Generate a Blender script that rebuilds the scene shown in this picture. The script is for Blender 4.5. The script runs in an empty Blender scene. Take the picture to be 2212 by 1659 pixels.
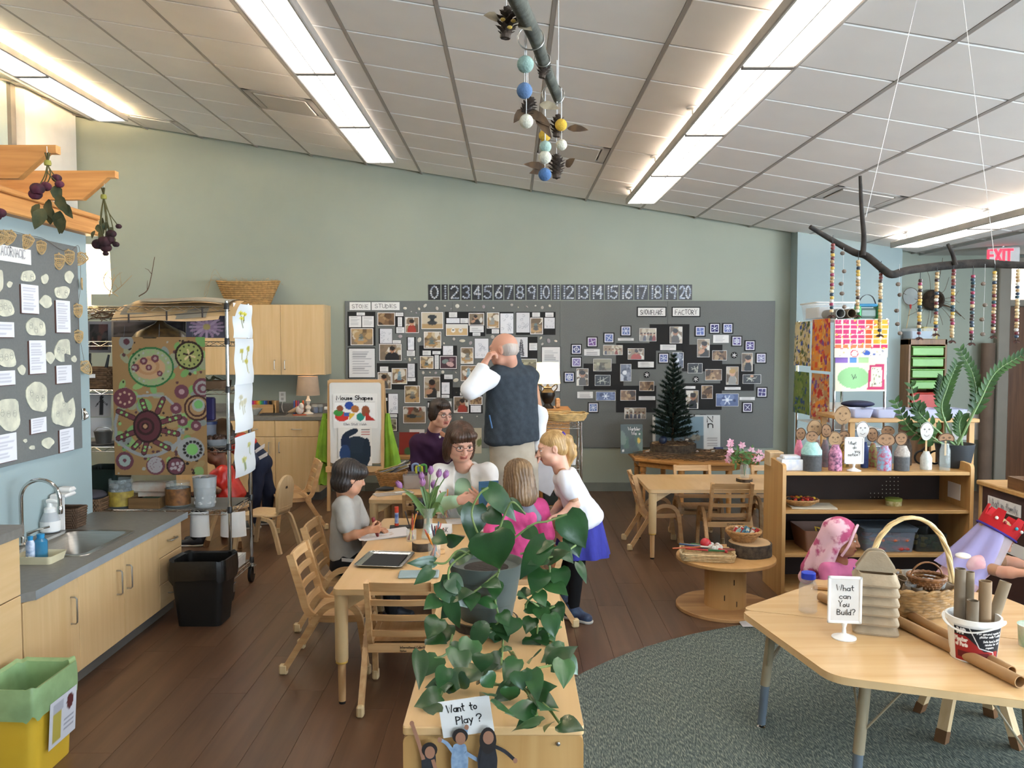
import bpy,math,random
import numpy as np
from mathutils import Vector,Matrix
sin,cos,pi,rad,arr,lsp,norm_,Rnd=math.sin,math.cos,math.pi,math.radians,np.array,np.linspace,np.linalg.norm,random.Random
F_PX,PITCH,CAM_H=1790.0,rad(2.88),1.72
scene=bpy.context.scene
col=scene.collection
cam_d=bpy.data.cameras.new('camera');cam=bpy.data.objects.new('camera',cam_d);col.objects.link(cam)
cam.location=(0,0,CAM_H);cam.rotation_euler=(pi/2-PITCH,0,0)
cam_d.sensor_width=36.0;cam_d.lens=F_PX/2212*36.0;cam_d.clip_start=0.05;cam_d.clip_end=200
scene.camera=cam
scene.view_settings.view_transform='Standard';scene.view_settings.look='None'
scene.view_settings.gamma=1.0;scene.view_settings.use_curve_mapping=False
scene.view_settings.exposure=0.3
cy=scene.cycles;cy.max_bounces=6;cy.diffuse_bounces=4;cy.glossy_bounces=3;cy.transmission_bounces=3;cy.transparent_max_bounces=8;cy.use_adaptive_sampling=True;cy.adaptive_threshold=.2;cy.adaptive_min_samples=18;cy.caustics_reflective=cy.caustics_refractive=False
w=bpy.data.worlds.new('daylight');scene.world=w;w.use_nodes=True
w.node_tree.nodes['Background'].inputs[0].default_value=(0.62,0.78,1.0,1);w.node_tree.nodes['Background'].inputs[1].default_value=2.0
def Cb(name,loc,rot,sx,sy,power,color):
 l=bpy.data.lights.new(name,'AREA');l.shape='RECTANGLE';l.size=sx;l.size_y=sy;l.energy=power;l.color=color
 o=bpy.data.objects.new(name,l);col.objects.link(o);o.location=loc;o.rotation_euler=rot
 return o
DAY=(0.74,0.87,1.0)
for wy in (-0.6,2.0,4.6):
 Cb('window_daylight',(6.95,wy,1.65),(0,rad(112),0),1.7,2.1,230,DAY)
for wx in (2.2,4.9):
 Cb('window_daylight',(wx,-2.95,1.65),(rad(112),0,0),2.1,1.7,140,DAY)
def ray(px,py):
 u=(px-1106)/F_PX;v=(829.5-py)/F_PX
 return Vector((u,cos(PITCH)+v*sin(PITCH),-sin(PITCH)+v*cos(PITCH)))
def P(px,py,Y):
 d=ray(px,py);t=Y/d.y;return Vector((d.x*t,Y,CAM_H+d.z*t))
def PZ(px,py,Z):
 d=ray(px,py);t=(Z-CAM_H)/d.z;return Vector((d.x*t,d.y*t,Z))
def PX(px,py,X):
 d=ray(px,py);t=X/d.x;return Vector((X,d.y*t,CAM_H+d.z*t))
def lin(c):
 if isinstance(c,str):
  c=c.lstrip('#');c=tuple(int(c[i:i+2],16)/255 for i in (0,2,4))
 return tuple(x/12.92 if x<=.04045 else ((x+.055)/1.055)**2.4 for x in c[:3])
V=Vector
def rotz(a):
 c,s=cos(a),sin(a);return arr([[c,-s,0],[s,c,0],[0,0,1.]])
def Ah(d,up=(0,0,1)):
 d=arr(d,float);d/=norm_(d);up=arr(up,float)
 x=np.cross(d,up)
 if norm_(x)<1e-6:x=np.cross(d,(1.,0,0))
 x/=norm_(x);y=np.cross(x,d)
 return np.stack([x,y,d],1)  # columns: side, up', direction
class MB:
 def __init__(s):s.v=[];s.f=[];s.m=[];s.mi=0
 def add(s,vs,fs):
  b=len(s.v);s.v.extend([tuple(map(float,p)) for p in vs]);s.f.extend([tuple(b+i for i in f) for f in fs]);s.m.extend([s.mi]*len(fs));return s
 def box(s,c,d,bev=0.0,R=None):
  hx,hy,hz=d[0]/2,d[1]/2,d[2]/2
  if bev<=0:
   vs=[(x,y,z) for z in (-hz,hz) for y in (-hy,hy) for x in (-hx,hx)]
   fs=[(0,2,3,1),(4,5,7,6),(0,1,5,4),(2,6,7,3),(0,4,6,2),(1,3,7,5)]
  else:
   b=min(bev,hx*.99,hy*.99,hz*.99);vs=[];idx={}
   for sx in (-1,1):
    for sy in (-1,1):
     for sz in (-1,1):
      for a in range(3):
       p=[sx*(hx-b),sy*(hy-b),sz*(hz-b)];p[a]=(sx*hx,sy*hy,sz*hz)[a]
       idx[(sx,sy,sz,a)]=len(vs);vs.append(tuple(p))
   fs=[]
   for a in range(3):
    o1,o2=(a+1)%3,(a+2)%3
    for sg in (-1,1):
     q=[]
     for (t1,t2) in ((-1,-1),(1,-1),(1,1),(-1,1)):
      k=[0,0,0];k[a]=sg;k[o1]=t1;k[o2]=t2;q.append(idx[(*k,a)])
     fs.append(tuple(q if sg>0 else q[::-1]))
   for a in range(3):
    o1,o2=(a+1)%3,(a+2)%3
    for t1 in (-1,1):
     for t2 in (-1,1):
      k0=[0,0,0];k0[a]=-1;k0[o1]=t1;k0[o2]=t2;k1=list(k0);k1[a]=1
      q=[idx[(*k0,o1)],idx[(*k0,o2)],idx[(*k1,o2)],idx[(*k1,o1)]]
      fs.append(tuple(q if t1*t2<0 else q[::-1]))
   for sx in (-1,1):
    for sy in (-1,1):
     for sz in (-1,1):
      q=[idx[(sx,sy,sz,a)] for a in range(3)]
      fs.append(tuple(q if sx*sy*sz>0 else q[::-1]))
  if R is not None:
   R=arr(R);vs=[tuple(R@arr(p)) for p in vs]
  return s.add([(p[0]+c[0],p[1]+c[1],p[2]+c[2]) for p in vs],fs)
 def prism(s,poly,z0,z1,bev=0.0):
  n=len(poly)
  if bev>0:
   cx=sum(p[0] for p in poly)/n;cy=sum(p[1] for p in poly)/n
   def sh(p):
    l=math.hypot(p[0]-cx,p[1]-cy) or 1;k=(l-bev)/l;return (cx+(p[0]-cx)*k,cy+(p[1]-cy)*k)
   rings=[[(*sh(p),z0) for p in poly],[(*p,z0+bev) for p in poly],[(*p,z1-bev) for p in poly],[(*sh(p),z1) for p in poly]]
  else:rings=[[(*p,z0) for p in poly],[(*p,z1) for p in poly]]
  vs=[p for r in rings for p in r];fs=[tuple(range(n))[::-1],tuple(range((len(rings)-1)*n,len(rings)*n))]
  for k in range(len(rings)-1):
   for i in range(n):
    j=(i+1)%n;fs.append((k*n+i,k*n+j,(k+1)*n+j,(k+1)*n+i))
  return s.add(vs,fs)
 def sheet(s,O,ex,ey,poly,th):
  O=arr(O,float);ex=arr(ex,float);ey=arr(ey,float);n=np.cross(ex,ey);n/=norm_(n);k=len(poly)
  vs=[O+a*ex+b*ey for a,b in poly]+[O+a*ex+b*ey+n*th for a,b in poly]
  fs=[tuple(range(k))[::-1],tuple(range(k,2*k))]+[(i,(i+1)%k,k+(i+1)%k,k+i) for i in range(k)]
  return s.add(vs,fs)
 def tube(s,pts,r,n=8,cap=True,up=(0,0,1),flat=1.0,closed=False):
  pts=[arr(p,float) for p in pts];m=len(pts);rs=r if hasattr(r,'__len__') else [r]*m
  vs=[];prev=None
  for i,p in enumerate(pts):
   if closed:t=pts[(i+1)%m]-pts[i-1]
   else:t=pts[min(i+1,m-1)]-pts[max(i-1,0)]
   l=norm_(t);t=t/l if l>1e-9 else arr([0,0,1.])
   if prev is None:
    x=np.cross(t,up)
    if norm_(x)<1e-4:x=np.cross(t,(1.,0,0))
   else:x=prev-t*np.dot(prev,t)
   ln=norm_(x);x=x/ln if ln>1e-9 else arr([1.,0,0]);prev=x;y=np.cross(t,x)
   for k in range(n):
    a=2*pi*k/n;vs.append(p+x*(rs[i]*cos(a))+y*(rs[i]*flat*sin(a)))
  fs=[]
  for i in range(m if closed else m-1):
   j=(i+1)%m
   for k in range(n):fs.append((i*n+k,i*n+(k+1)%n,j*n+(k+1)%n,j*n+k))
  if cap and not closed:fs+=[tuple(range(n))[::-1],tuple(range((m-1)*n,m*n))]
  return s.add(vs,fs)
 def bar(s,pts,wd,th,side):
  pts=[arr(p,float) for p in pts];side=arr(side,float);side/=norm_(side);m=len(pts);vs=[]
  for i,p in enumerate(pts):
   t=pts[min(i+1,m-1)]-pts[max(i-1,0)];t/=norm_(t);y=np.cross(t,side);y/=norm_(y)
   for a,b in ((-1,-1),(1,-1),(1,1),(-1,1)):vs.append(p+side*(a*wd/2)+y*(b*th/2))
  fs=[(0,1,2,3)[::-1],tuple((m-1)*4+i for i in range(4))]
  for i in range(m-1):
   for k in range(4):fs.append((i*4+k,i*4+(k+1)%4,i*4+4+(k+1)%4,i*4+4+k))
  return s.add(vs,fs)
 def lathe(s,c,prof,n=24,R=None,cap=True,a0=0.0):
  vs=[]
  for r,z in prof:
   for k in range(n):
    a=2*pi*k/n+a0;p=(r*cos(a),r*sin(a),z)
    if R is not None:p=arr(R)@arr(p)
    vs.append((p[0]+c[0],p[1]+c[1],p[2]+c[2]))
  m=len(prof);fs=[]
  for i in range(m-1):
   for k in range(n):fs.append((i*n+k,i*n+(k+1)%n,(i+1)*n+(k+1)%n,(i+1)*n+k))
  if cap:
   if prof[0][0]>1e-5:fs.append(tuple(range(n))[::-1])
   if prof[-1][0]>1e-5:fs.append(tuple(range((m-1)*n,m*n)))
  return s.add(vs,fs)
 def ball(s,c,r,n=10,R=None):
  if not hasattr(r,'__len__'):r=(r,r,r)
  k=max(4,n//2+1);prof=[];vs=[];fs=[]
  for i in range(k+1):
   t=pi*i/k
   for j in range(n):
    a=2*pi*j/n;p=(r[0]*sin(t)*cos(a),r[1]*sin(t)*sin(a),-r[2]*cos(t))
    if R is not None:p=arr(R)@arr(p)
    vs.append((p[0]+c[0],p[1]+c[1],p[2]+c[2]))
  for i in range(k):
   for j in range(n):fs.append((i*n+j,i*n+(j+1)%n,(i+1)*n+(j+1)%n,(i+1)*n+j))
  return s.add(vs,fs)
 def grid(s,fn,nu,nv,closed_u=False):
  vs=[fn(i/(nu if closed_u else nu-1),j/(nv-1)) for j in range(nv) for i in range(nu)];fs=[]
  for j in range(nv-1):
   for i in range(nu if closed_u else nu-1):
    k=(i+1)%nu;fs.append((j*nu+i,j*nu+k,(j+1)*nu+k,(j+1)*nu+i))
  return s.add(vs,fs)
def Bz(mb,name,mats=(),smooth=35):
 me=bpy.data.meshes.new(name);me.from_pydata(mb.v,[],mb.f)
 for m in mats:me.materials.append(m)
 if len(mats)>1:me.polygons.foreach_set('material_index',mb.m)
 if smooth:
  me.polygons.foreach_set('use_smooth',[True]*len(me.polygons))
  me.update();me.set_sharp_from_angle(angle=rad(smooth))
 me.update();return me
def tag(o,label=None,cat=None,group=None,kind=None):
 if label:o['label']=label
 if cat:o['category']=cat
 if group:o['group']=group
 if kind:o['kind']=kind
 return o
def link(o,parent=None):
 col.objects.link(o)
 if parent is not None:o.parent=parent
 return o
def thing(name,label,cat,loc=(0,0,0),rz=0.0,group=None):
 o=bpy.data.objects.new(name,None);o.empty_display_size=.05;link(o);o.location=loc;o.rotation_euler=(0,0,rz)
 return tag(o,label,cat,group)
def obj(name,mb,mats,parent=None,smooth=35,loc=None,world=False):
 if not isinstance(mats,(list,tuple)):mats=[mats]
 if world and parent is not None:
  l=V(parent.location);q=parent.parent
  while q:l+=q.location;q=q.parent
  mb.v=[(p[0]-l[0],p[1]-l[1],p[2]-l[2]) for p in mb.v]
 if parent is None and loc is None:
  a=arr(mb.v);lo=a.min(0);hi=a.max(0);loc=((lo[0]+hi[0])/2,(lo[1]+hi[1])/2,lo[2])
  mb.v=[tuple(p) for p in (a-arr(loc))]
 o=bpy.data.objects.new(name,Bz(mb,name,mats,smooth));link(o,parent)
 if loc is not None:o.location=loc
 return o
def An(name,mb,mats,parent=None,smooth=35):
 o=obj(name,mb,mats,parent,smooth,loc=None if parent is None else (0,0,0))
 if parent is None:o['kind']='structure'
 return o
def Ba(o,parent=None):
 c=o.copy();col.objects.link(c);c.parent=parent
 for ch in list(o.children):Ba(ch,c)
 return c
def Ab(pts,n=6):
 p=[arr(q,float) for q in pts];p=[2*p[0]-p[1]]+p+[2*p[-1]-p[-2]];out=[]
 for i in range(1,len(p)-2):
  for k in range(n):
   t=k/n;out.append(.5*((2*p[i])+(p[i+1]-p[i-1])*t+(2*p[i-1]-5*p[i]+4*p[i+1]-p[i+2])*t*t+(3*p[i]-p[i-1]-3*p[i+1]+p[i+2])*t**3))
 out.append(p[-2]);return out
def Aa(poly,r,n=6):
 out=[];m=len(poly)
 for i in range(m):
  p=arr(poly[i],float);a=arr(poly[i-1],float);b=arr(poly[(i+1)%m],float)
  da=(a-p)/norm_(a-p);db=(b-p)/norm_(b-p);rr=r[i] if hasattr(r,'__len__') else r
  rr=min(rr,.48*norm_(a-p),.48*norm_(b-p));A=p+da*rr;B=p+db*rr
  for k in range(n+1):
   t=k/n;q=A*(1-t)**2+p*2*t*(1-t)+B*t*t;out.append((q[0],q[1]))
 return out
MATS={}
def nodes(name):
 m=bpy.data.materials.new(name);m.use_nodes=True;nt=m.node_tree;return m,nt,nt.nodes['Principled BSDF']
def setp(b,**k):
 for n,v in k.items():
  i=b.inputs.get(n.replace('_',' '))
  if i is not None:i.default_value=v
def mat(name,c,rough=.6,metal=0.0,var=.06,scale=6.0,bump=0.0,bscale=60.0,stretch=(1,1,1),c2=None,spec=.5,rnd=0.0,**kw):
 if name in MATS:return MATS[name]
 m,nt,b=nodes(name);N=nt.nodes;L=nt.links;c=lin(c)
 tc=N.new('ShaderNodeTexCoord');mp=N.new('ShaderNodeMapping');mp.inputs['Scale'].default_value=stretch;L.new(tc.outputs['Object'],mp.inputs[0])
 nz=N.new('ShaderNodeTexNoise');nz.inputs['Scale'].default_value=scale;nz.inputs['Detail'].default_value=4;L.new(mp.outputs[0],nz.inputs['Vector'])
 cr=N.new('ShaderNodeValToRGB');e=cr.color_ramp.elements;e[0].position=.35;e[1].position=.65
 ca=lin(c2) if c2 else tuple(x*(1-var*2) for x in c);cb=c if c2 else tuple(min(1,x*(1+var)) for x in c)
 e[0].color=(*ca,1);e[1].color=(*cb,1);L.new(nz.outputs[0],cr.inputs[0]);out=cr.outputs[0]
 if rnd:
  oi=N.new('ShaderNodeObjectInfo');hs=N.new('ShaderNodeHueSaturation');mr=N.new('ShaderNodeMapRange')
  mr.inputs['To Min'].default_value=1-rnd;mr.inputs['To Max'].default_value=1+rnd
  L.new(oi.outputs['Random'],mr.inputs[0]);L.new(mr.outputs[0],hs.inputs['Value']);L.new(out,hs.inputs['Color']);out=hs.outputs[0]
 L.new(out,b.inputs['Base Color'])
 if bump:
  n2=N.new('ShaderNodeTexNoise');n2.inputs['Scale'].default_value=bscale;n2.inputs['Detail'].default_value=3;L.new(mp.outputs[0],n2.inputs['Vector'])
  bp=N.new('ShaderNodeBump');bp.inputs['Strength'].default_value=bump;bp.inputs['Distance'].default_value=.004;L.new(n2.outputs[0],bp.inputs['Height']);L.new(bp.outputs[0],b.inputs['Normal'])
 setp(b,Roughness=rough,Metallic=metal,Specular_IOR_Level=spec,**kw)
 MATS[name]=m;return m
def wood(name,c,dark,axis=0,rough=.42,scale=1.0,spec=.45,rnd=.05,contrast=.5):
 if name in MATS:return MATS[name]
 m,nt,b=nodes(name);N=nt.nodes;L=nt.links
 tc=N.new('ShaderNodeTexCoord');mp=N.new('ShaderNodeMapping');s=[22*scale]*3;s[axis]=1.3*scale;mp.inputs['Scale'].default_value=s
 L.new(tc.outputs['Object'],mp.inputs[0])
 oi=N.new('ShaderNodeObjectInfo');va=N.new('ShaderNodeVectorMath');va.operation='ADD';ml=N.new('ShaderNodeMath');ml.operation='MULTIPLY';ml.inputs[1].default_value=37
 L.new(oi.outputs['Random'],ml.inputs[0]);L.new(mp.outputs[0],va.inputs[0]);L.new(ml.outputs[0],va.inputs[1])
 nz=N.new('ShaderNodeTexNoise');nz.inputs['Scale'].default_value=1.6;nz.inputs['Detail'].default_value=6;nz.inputs['Distortion'].default_value=.6;L.new(va.outputs[0],nz.inputs['Vector'])
 cr=N.new('ShaderNodeValToRGB');e=cr.color_ramp.elements;e[0].position=.5-.3*contrast-.05;e[1].position=.5+.3*contrast;e[0].color=(*lin(dark),1);e[1].color=(*lin(c),1)
 L.new(nz.outputs[0],cr.inputs[0])
 hs=N.new('ShaderNodeHueSaturation');mr=N.new('ShaderNodeMapRange');mr.inputs['To Min'].default_value=1-rnd;mr.inputs['To Max'].default_value=1+rnd
 L.new(oi.outputs['Random'],mr.inputs[0]);L.new(mr.outputs[0],hs.inputs['Value']);L.new(cr.outputs[0],hs.inputs['Color']);L.new(hs.outputs[0],b.inputs['Base Color'])
 bp=N.new('ShaderNodeBump');bp.inputs['Strength'].default_value=.06;bp.inputs['Distance'].default_value=.002;L.new(nz.outputs[0],bp.inputs['Height']);L.new(bp.outputs[0],b.inputs['Normal'])
 setp(b,Roughness=rough,Specular_IOR_Level=spec);MATS[name]=m;return m
def emit(name,c,s):
 if name in MATS:return MATS[name]
 m,nt,b=nodes(name);setp(b,Base_Color=(*lin(c),1),Emission_Color=(*lin(c),1),Emission_Strength=s,Roughness=.6);MATS[name]=m;return m
def glass(name,c=(1,1,1),rough=.04,alpha=.22,tint=None):
 if name in MATS:return MATS[name]
 m,nt,b=nodes(name);setp(b,Base_Color=(*lin(c),1),Roughness=rough,Alpha=alpha,Specular_IOR_Level=.8,IOR=1.45);MATS[name]=m;return m
def Bu(name,rough=.7,spec=.3):
 if name in MATS:return MATS[name]
 m,nt,b=nodes(name);a=nt.nodes.new('ShaderNodeVertexColor');a.layer_name='print';nt.links.new(a.outputs[0],b.inputs['Base Color']);setp(b,Roughness=rough,Specular_IOR_Level=spec)
 MATS[name]=m;return m
def Bn(me,cols):
 at=me.color_attributes.new('print','FLOAT_COLOR','POINT');a=np.ones((len(cols),4),np.float32);a[:,:3]=cols;at.data.foreach_set('color',a.ravel())
class Canvas:
 def __init__(s,nx,ny,bg,asp=1.0):
  s.nx,s.ny,s.asp=nx,ny,asp;u,v=np.meshgrid((np.arange(nx))/(nx-1),(np.arange(ny))/(ny-1));s.u=u*asp;s.v=v
  s.c=np.ones((ny,nx,3))*arr(lin(bg))
 def put(s,mask,c):s.c[mask]=lin(c);return s
 def mix(s,a,c):s.c=s.c*(1-a[...,None])+arr(lin(c))*a[...,None];return s
 def disc(s,x,y,r,c,r0=0.0,ry=None,rot=0.0):
  du=s.u-x;dv=s.v-y;cs,sn=cos(rot),sin(rot);a=(du*cs+dv*sn)/r;b=(-du*sn+dv*cs)/(ry or r);q=np.sqrt(a*a+b*b)
  return s.put((q<=1)&(q>=r0),c)
 def rect(s,x0,y0,x1,y1,c):return s.put((s.u>=x0)&(s.u<=x1)&(s.v>=y0)&(s.v<=y1),c)
 def line(s,pts,w,c):
  m=np.zeros_like(s.u,bool)
  for (x0,y0),(x1,y1) in zip(pts[:-1],pts[1:]):
   dx,dy=x1-x0,y1-y0;t=np.clip(((s.u-x0)*dx+(s.v-y0)*dy)/(dx*dx+dy*dy+1e-12),0,1);m|=np.hypot(s.u-x0-t*dx,s.v-y0-t*dy)<=w
  return s.put(m,c)
 def noise(s,seed,n,cols,rmin,rmax,x0=0,y0=0,x1=None,y1=1):
  rg=Rnd(seed);x1=x1 or s.asp
  for i in range(n):s.disc(rg.uniform(x0,x1),rg.uniform(y0,y1),rg.uniform(rmin,rmax),rg.choice(cols),ry=rg.uniform(rmin,rmax),rot=rg.uniform(0,3))
  return s
def Ct(name,cv,O,ex,ey,W,H,mt,th=.0008,warp=None):
 O=arr(O,float);ex=arr(ex,float);ey=arr(ey,float);n=np.cross(ex,ey)
 nx,ny=cv.nx,cv.ny;u,v=np.meshgrid(lsp(0,1,nx),lsp(0,1,ny))
 p=O+u[...,None]*W*ex+v[...,None]*H*ey
 if warp is not None:p=p+warp(u,v)[...,None]*n
 fr=p.reshape(-1,3);bk=fr-n*th;N=nx*ny
 i=np.arange(nx-1)[None,:]+np.arange(ny-1)[:,None]*nx;i=i.ravel()
 q=np.stack([i,i+1,i+nx+1,i+nx],1);qb=q[:,::-1]+N
 rim=list(range(nx))+[nx*(k+1)-1 for k in range(1,ny)]+[N-1-k for k in range(1,nx)]+[nx*(ny-1-k) for k in range(1,ny-1)]
 faces=q.tolist()+qb.tolist()+[(rim[k],rim[k]+N,rim[(k+1)%len(rim)]+N,rim[(k+1)%len(rim)]) for k in range(len(rim))]
 me=bpy.data.meshes.new(name);pts=np.concatenate([fr,bk]);c0=pts.mean(0);c0[2]=pts[:,2].min()
 me.from_pydata((pts-c0).tolist(),[],faces);me.materials.append(mt);me.update()
 Bn(me,np.concatenate([cv.c.reshape(-1,3)]*2));return me,V(c0)
def Ac(name,cv,O,ex,ey,W,H,mt,parent=None,th=.0008,warp=None):
 me,c0=Ct(name,cv,O,ex,ey,W,H,mt,th,warp);o=bpy.data.objects.new(name,me);link(o,parent)
 o.location=c0-(parent.location if parent is not None else V((0,0,0)));return o
def _arc(cx,cy,rx,ry,a0,a1,n=10):return [(cx+rx*cos(rad(a0+(a1-a0)*i/n)),cy+ry*sin(rad(a0+(a1-a0)*i/n))) for i in range(n+1)]
GL={'A':[[(0,0),(.3,1),(.6,0)],[(.12,.38),(.48,.38)]],'B':[[(0,0),(0,1)],_arc(0,.75,.45,.25,90,-90),_arc(0,.25,.52,.25,90,-90)],
'C':[_arc(.32,.5,.32,.5,50,310)],'D':[[(0,0),(0,1)],_arc(0,.5,.55,.5,90,-90)],'E':[[(.5,1),(0,1),(0,0),(.5,0)],[(0,.5),(.4,.5)]],
'F':[[(.5,1),(0,1),(0,0)],[(0,.5),(.4,.5)]],'I':[[(.1,0),(.1,1)]],'K':[[(0,0),(0,1)],[(.5,1),(0,.45),(.5,0)]],'L':[[(0,1),(0,0),(.45,0)]],
'M':[[(0,0),(.05,1),(.42,.15),(.8,1),(.85,0)]],'N':[[(0,0),(0,1),(.5,0),(.5,1)]],'O':[_arc(.32,.5,.32,.5,90,450,14)],'P':[[(0,0),(0,1)],_arc(0,.74,.45,.26,90,-90)],
'R':[[(0,0),(0,1)],_arc(0,.74,.45,.26,90,-90),[(.1,.48),(.5,0)]],'S':[_arc(.28,.75,.26,.25,30,270)+_arc(.28,.25,.28,.25,90,-150)],'T':[[(0,1),(.6,1)],[(.3,1),(.3,0)]],
'U':[[(0,1),(0,.3)]+_arc(.27,.28,.27,.28,180,360)+[(.54,1)]],'W':[[(0,1),(.18,0),(.38,.75),(.58,0),(.76,1)]],'X':[[(0,0),(.5,1)],[(0,1),(.5,0)]],'Y':[[(0,1),(.28,.5),(.56,1)],[(.28,.5),(.28,0)]],
'a':[_arc(.22,.25,.22,.25,60,360),[(.44,.5),(.44,0)]],'b':[[(0,1),(0,0)],_arc(.22,.25,.22,.25,180,-180)],'c':[_arc(.22,.25,.22,.25,50,310)],'d':[_arc(.22,.25,.22,.25,0,360),[(.44,1),(.44,0)]],
'e':[[(.02,.26),(.42,.3)]+_arc(.22,.26,.2,.24,10,310)],'f':[_arc(.3,.8,.16,.18,60,180)+[(.14,0)],[(0,.5),(.32,.5)]],'h':[[(0,1),(0,0)],[(0,.3)]+_arc(.2,.3,.2,.2,160,0)+[(.4,0)]],'i':[[(.05,.5),(.05,0)],[(.05,.68),(.06,.72)]],
'l':[[(.05,1),(.05,0)]],'m':[[(0,.5),(0,0)],[(0,.3)]+_arc(.16,.32,.16,.18,160,0)+[(.32,0)],[(.32,.3)]+_arc(.48,.32,.16,.18,160,0)+[(.64,0)]],'n':[[(0,.5),(0,0)],[(0,.3)]+_arc(.2,.3,.2,.2,160,0)+[(.4,0)]],'o':[_arc(.22,.25,.22,.25,90,450,12)],
'r':[[(0,.5),(0,0)],[(0,.3)]+_arc(.2,.3,.2,.2,160,50)],'s':[_arc(.18,.37,.16,.13,30,270,6)+_arc(.18,.13,.18,.13,90,-150,6)],'t':[[(.15,.95),(.15,.08),(.3,0)],[(0,.6),(.34,.62)]],'u':[[(0,.5),(0,.2)]+_arc(.2,.2,.2,.2,180,360)+[(.4,.5)],[(.4,.3),(.4,0)]],'y':[[(0,.5),(.2,.08)],[(.42,.5),(.1,-.4)]],'w':[[(0,.5),(.15,0),(.3,.4),(.45,0),(.6,.5)]],'p':[[(0,.5),(0,-.4)],_arc(.22,.25,.22,.25,180,-180)],'g':[_arc(.22,.25,.22,.25,0,360),[(.44,.5),(.44,-.2)]+_arc(.22,-.2,.22,.2,0,-150)],
'?':[_arc(.25,.75,.25,.25,170,-60)+[(.25,.3)],[(.25,.05),(.26,0)]],'0':[_arc(.28,.5,.28,.5,90,450,16)],'1':[[(.15,0),(.15,1)]],'2':[_arc(.27,.72,.27,.28,160,-30)+[(0,0),(.55,0)]],'3':[_arc(.25,.75,.25,.25,150,-90)+_arc(.25,.25,.28,.25,90,-150)],
'4':[[(.45,0),(.45,1),(0,.35),(.6,.35)]],'5':[[(.5,1),(.05,1),(.02,.58)]+_arc(.24,.3,.28,.3,110,-150)],'6':[[(.42,1),(.1,.5)]+_arc(.27,.26,.25,.26,160,520,14)],'7':[[(0,1),(.52,1),(.18,0)]],'8':[_arc(.27,.75,.22,.25,270,630,12),_arc(.27,.25,.27,.25,90,450,12)],'9':[_arc(.26,.72,.25,.27,0,360,14),[(.51,.72),(.42,0)]],
'&':[_arc(.25,.75,.2,.2,-60,240)+[(.6,0)]],'-':[[(0,.45),(.3,.45)]],'.':[[(.02,0),(.04,.02)]],"'":[[(.02,1),(.02,.85)]]}
def Bb(txt,gap=.18,jit=0.0,seed=1,narrow=1.0):
 rg=Rnd(seed);x=0.0;out=[]
 for ch in txt:
  if ch==' ':x+=.45;continue
  g=GL.get(ch) or GL.get(ch.upper()) or []
  mx=max([p[0] for st in g for p in st] or [.4]);dy=rg.uniform(-jit,jit);sc=1+rg.uniform(-jit,jit)
  for st in g:out.append([(x+p[0]*narrow*sc,p[1]*sc+dy) for p in st])
  x+=mx*narrow*sc+gap
 return out,x-gap
def Ae(name,txt,O,ex,ey,height,mt,parent=None,width=None,stroke=.09,jit=.05,seed=1,th=.0006,centre=False):
 st,wd=Bb(txt,jit=jit,seed=seed);kx=height if width is None else width/wd
 O=arr(O,float);ex=arr(ex,float);ey=arr(ey,float);n=np.cross(ex,ey);mb=MB()
 if centre:O=O-ex*(wd*kx/2)
 for s_ in st:
  pts=[O+ex*(p[0]*kx)+ey*(p[1]*height)+n*th for p in s_]
  if len(pts)==1:continue
  hw=stroke*height/2;L_,R_=[],[]
  for i,p in enumerate(pts):
   t=pts[min(i+1,len(pts)-1)]-pts[max(i-1,0)];ln=norm_(t)
   t=t/ln if ln>1e-9 else ex;sd=np.cross(n,t);e=t*hw*(-1 if i==0 else 1 if i==len(pts)-1 else 0);L_.append(p+sd*hw+e);R_.append(p-sd*hw+e)
  k=len(pts);mb.add(L_+R_,[(k+i,k+i+1,i+1,i) for i in range(k-1)])
 return obj(name,mb,mt,parent,smooth=0,world=True) if parent is not None else obj(name,mb,mt,smooth=0)
YB=9.52
XL,XR,YF=-5.03,7.0,-3.0
_a=P(437,300,YB);_b=P(1618,492,YB);CSL=(_b.z-_a.z)/(_b.x-_a.x)
def zc(x):return _a.z+CSL*(x-_a.x)
XS=4.65;ZS=zc(XS)
M_wall=mat('wall_paint_sage','989e90',.85,var=.015,scale=1.5,bump=.03,bscale=220)
Br=mat('wall_paint_blue_grey','98a8a8',.85,var=.015,scale=1.5,bump=.03,bscale=220)
Bx=mat('white_paint','e2dfd8',.6,var=.02)
M_tile=mat('ceiling_tile_white','f2efea',.9,var=.01,scale=3,bump=.05,bscale=500,rnd=.012)
M_grid=mat('ceiling_grid_metal','a8a29b',.5,var=.02)
M_base=mat('rubber_baseboard','6f7268',.6)
M_oak=wood('beam_wood','d59a5a','bd8044',0,.45)
def floor_mat(name):
 m=wood(name,'6a4d38','4c3526',1,.34,.5,.5,.07,.9);return m
M_plank=floor_mat('vinyl_plank')
mb=MB();mb.box(((XL+XR)/2,(YB+YF)/2,-.06),(XR-XL+.4,YB-YF+.4,.11))
floor=An('floor',mb,mat('floor_screed','3a2a20',.9));floor['label']='brown wood-look plank floor'
PW,PL=.186,1.22
pm=Bz(MB().box((0,0,-.003),(PW-.0012,PL-.0012,.0056),.0006),'plank',[M_plank],30)
rg=Rnd(5);rest=MB();fl=floor.location
nx0=int(math.floor(XL/PW));nx1=int(math.ceil(XR/PW))
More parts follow.
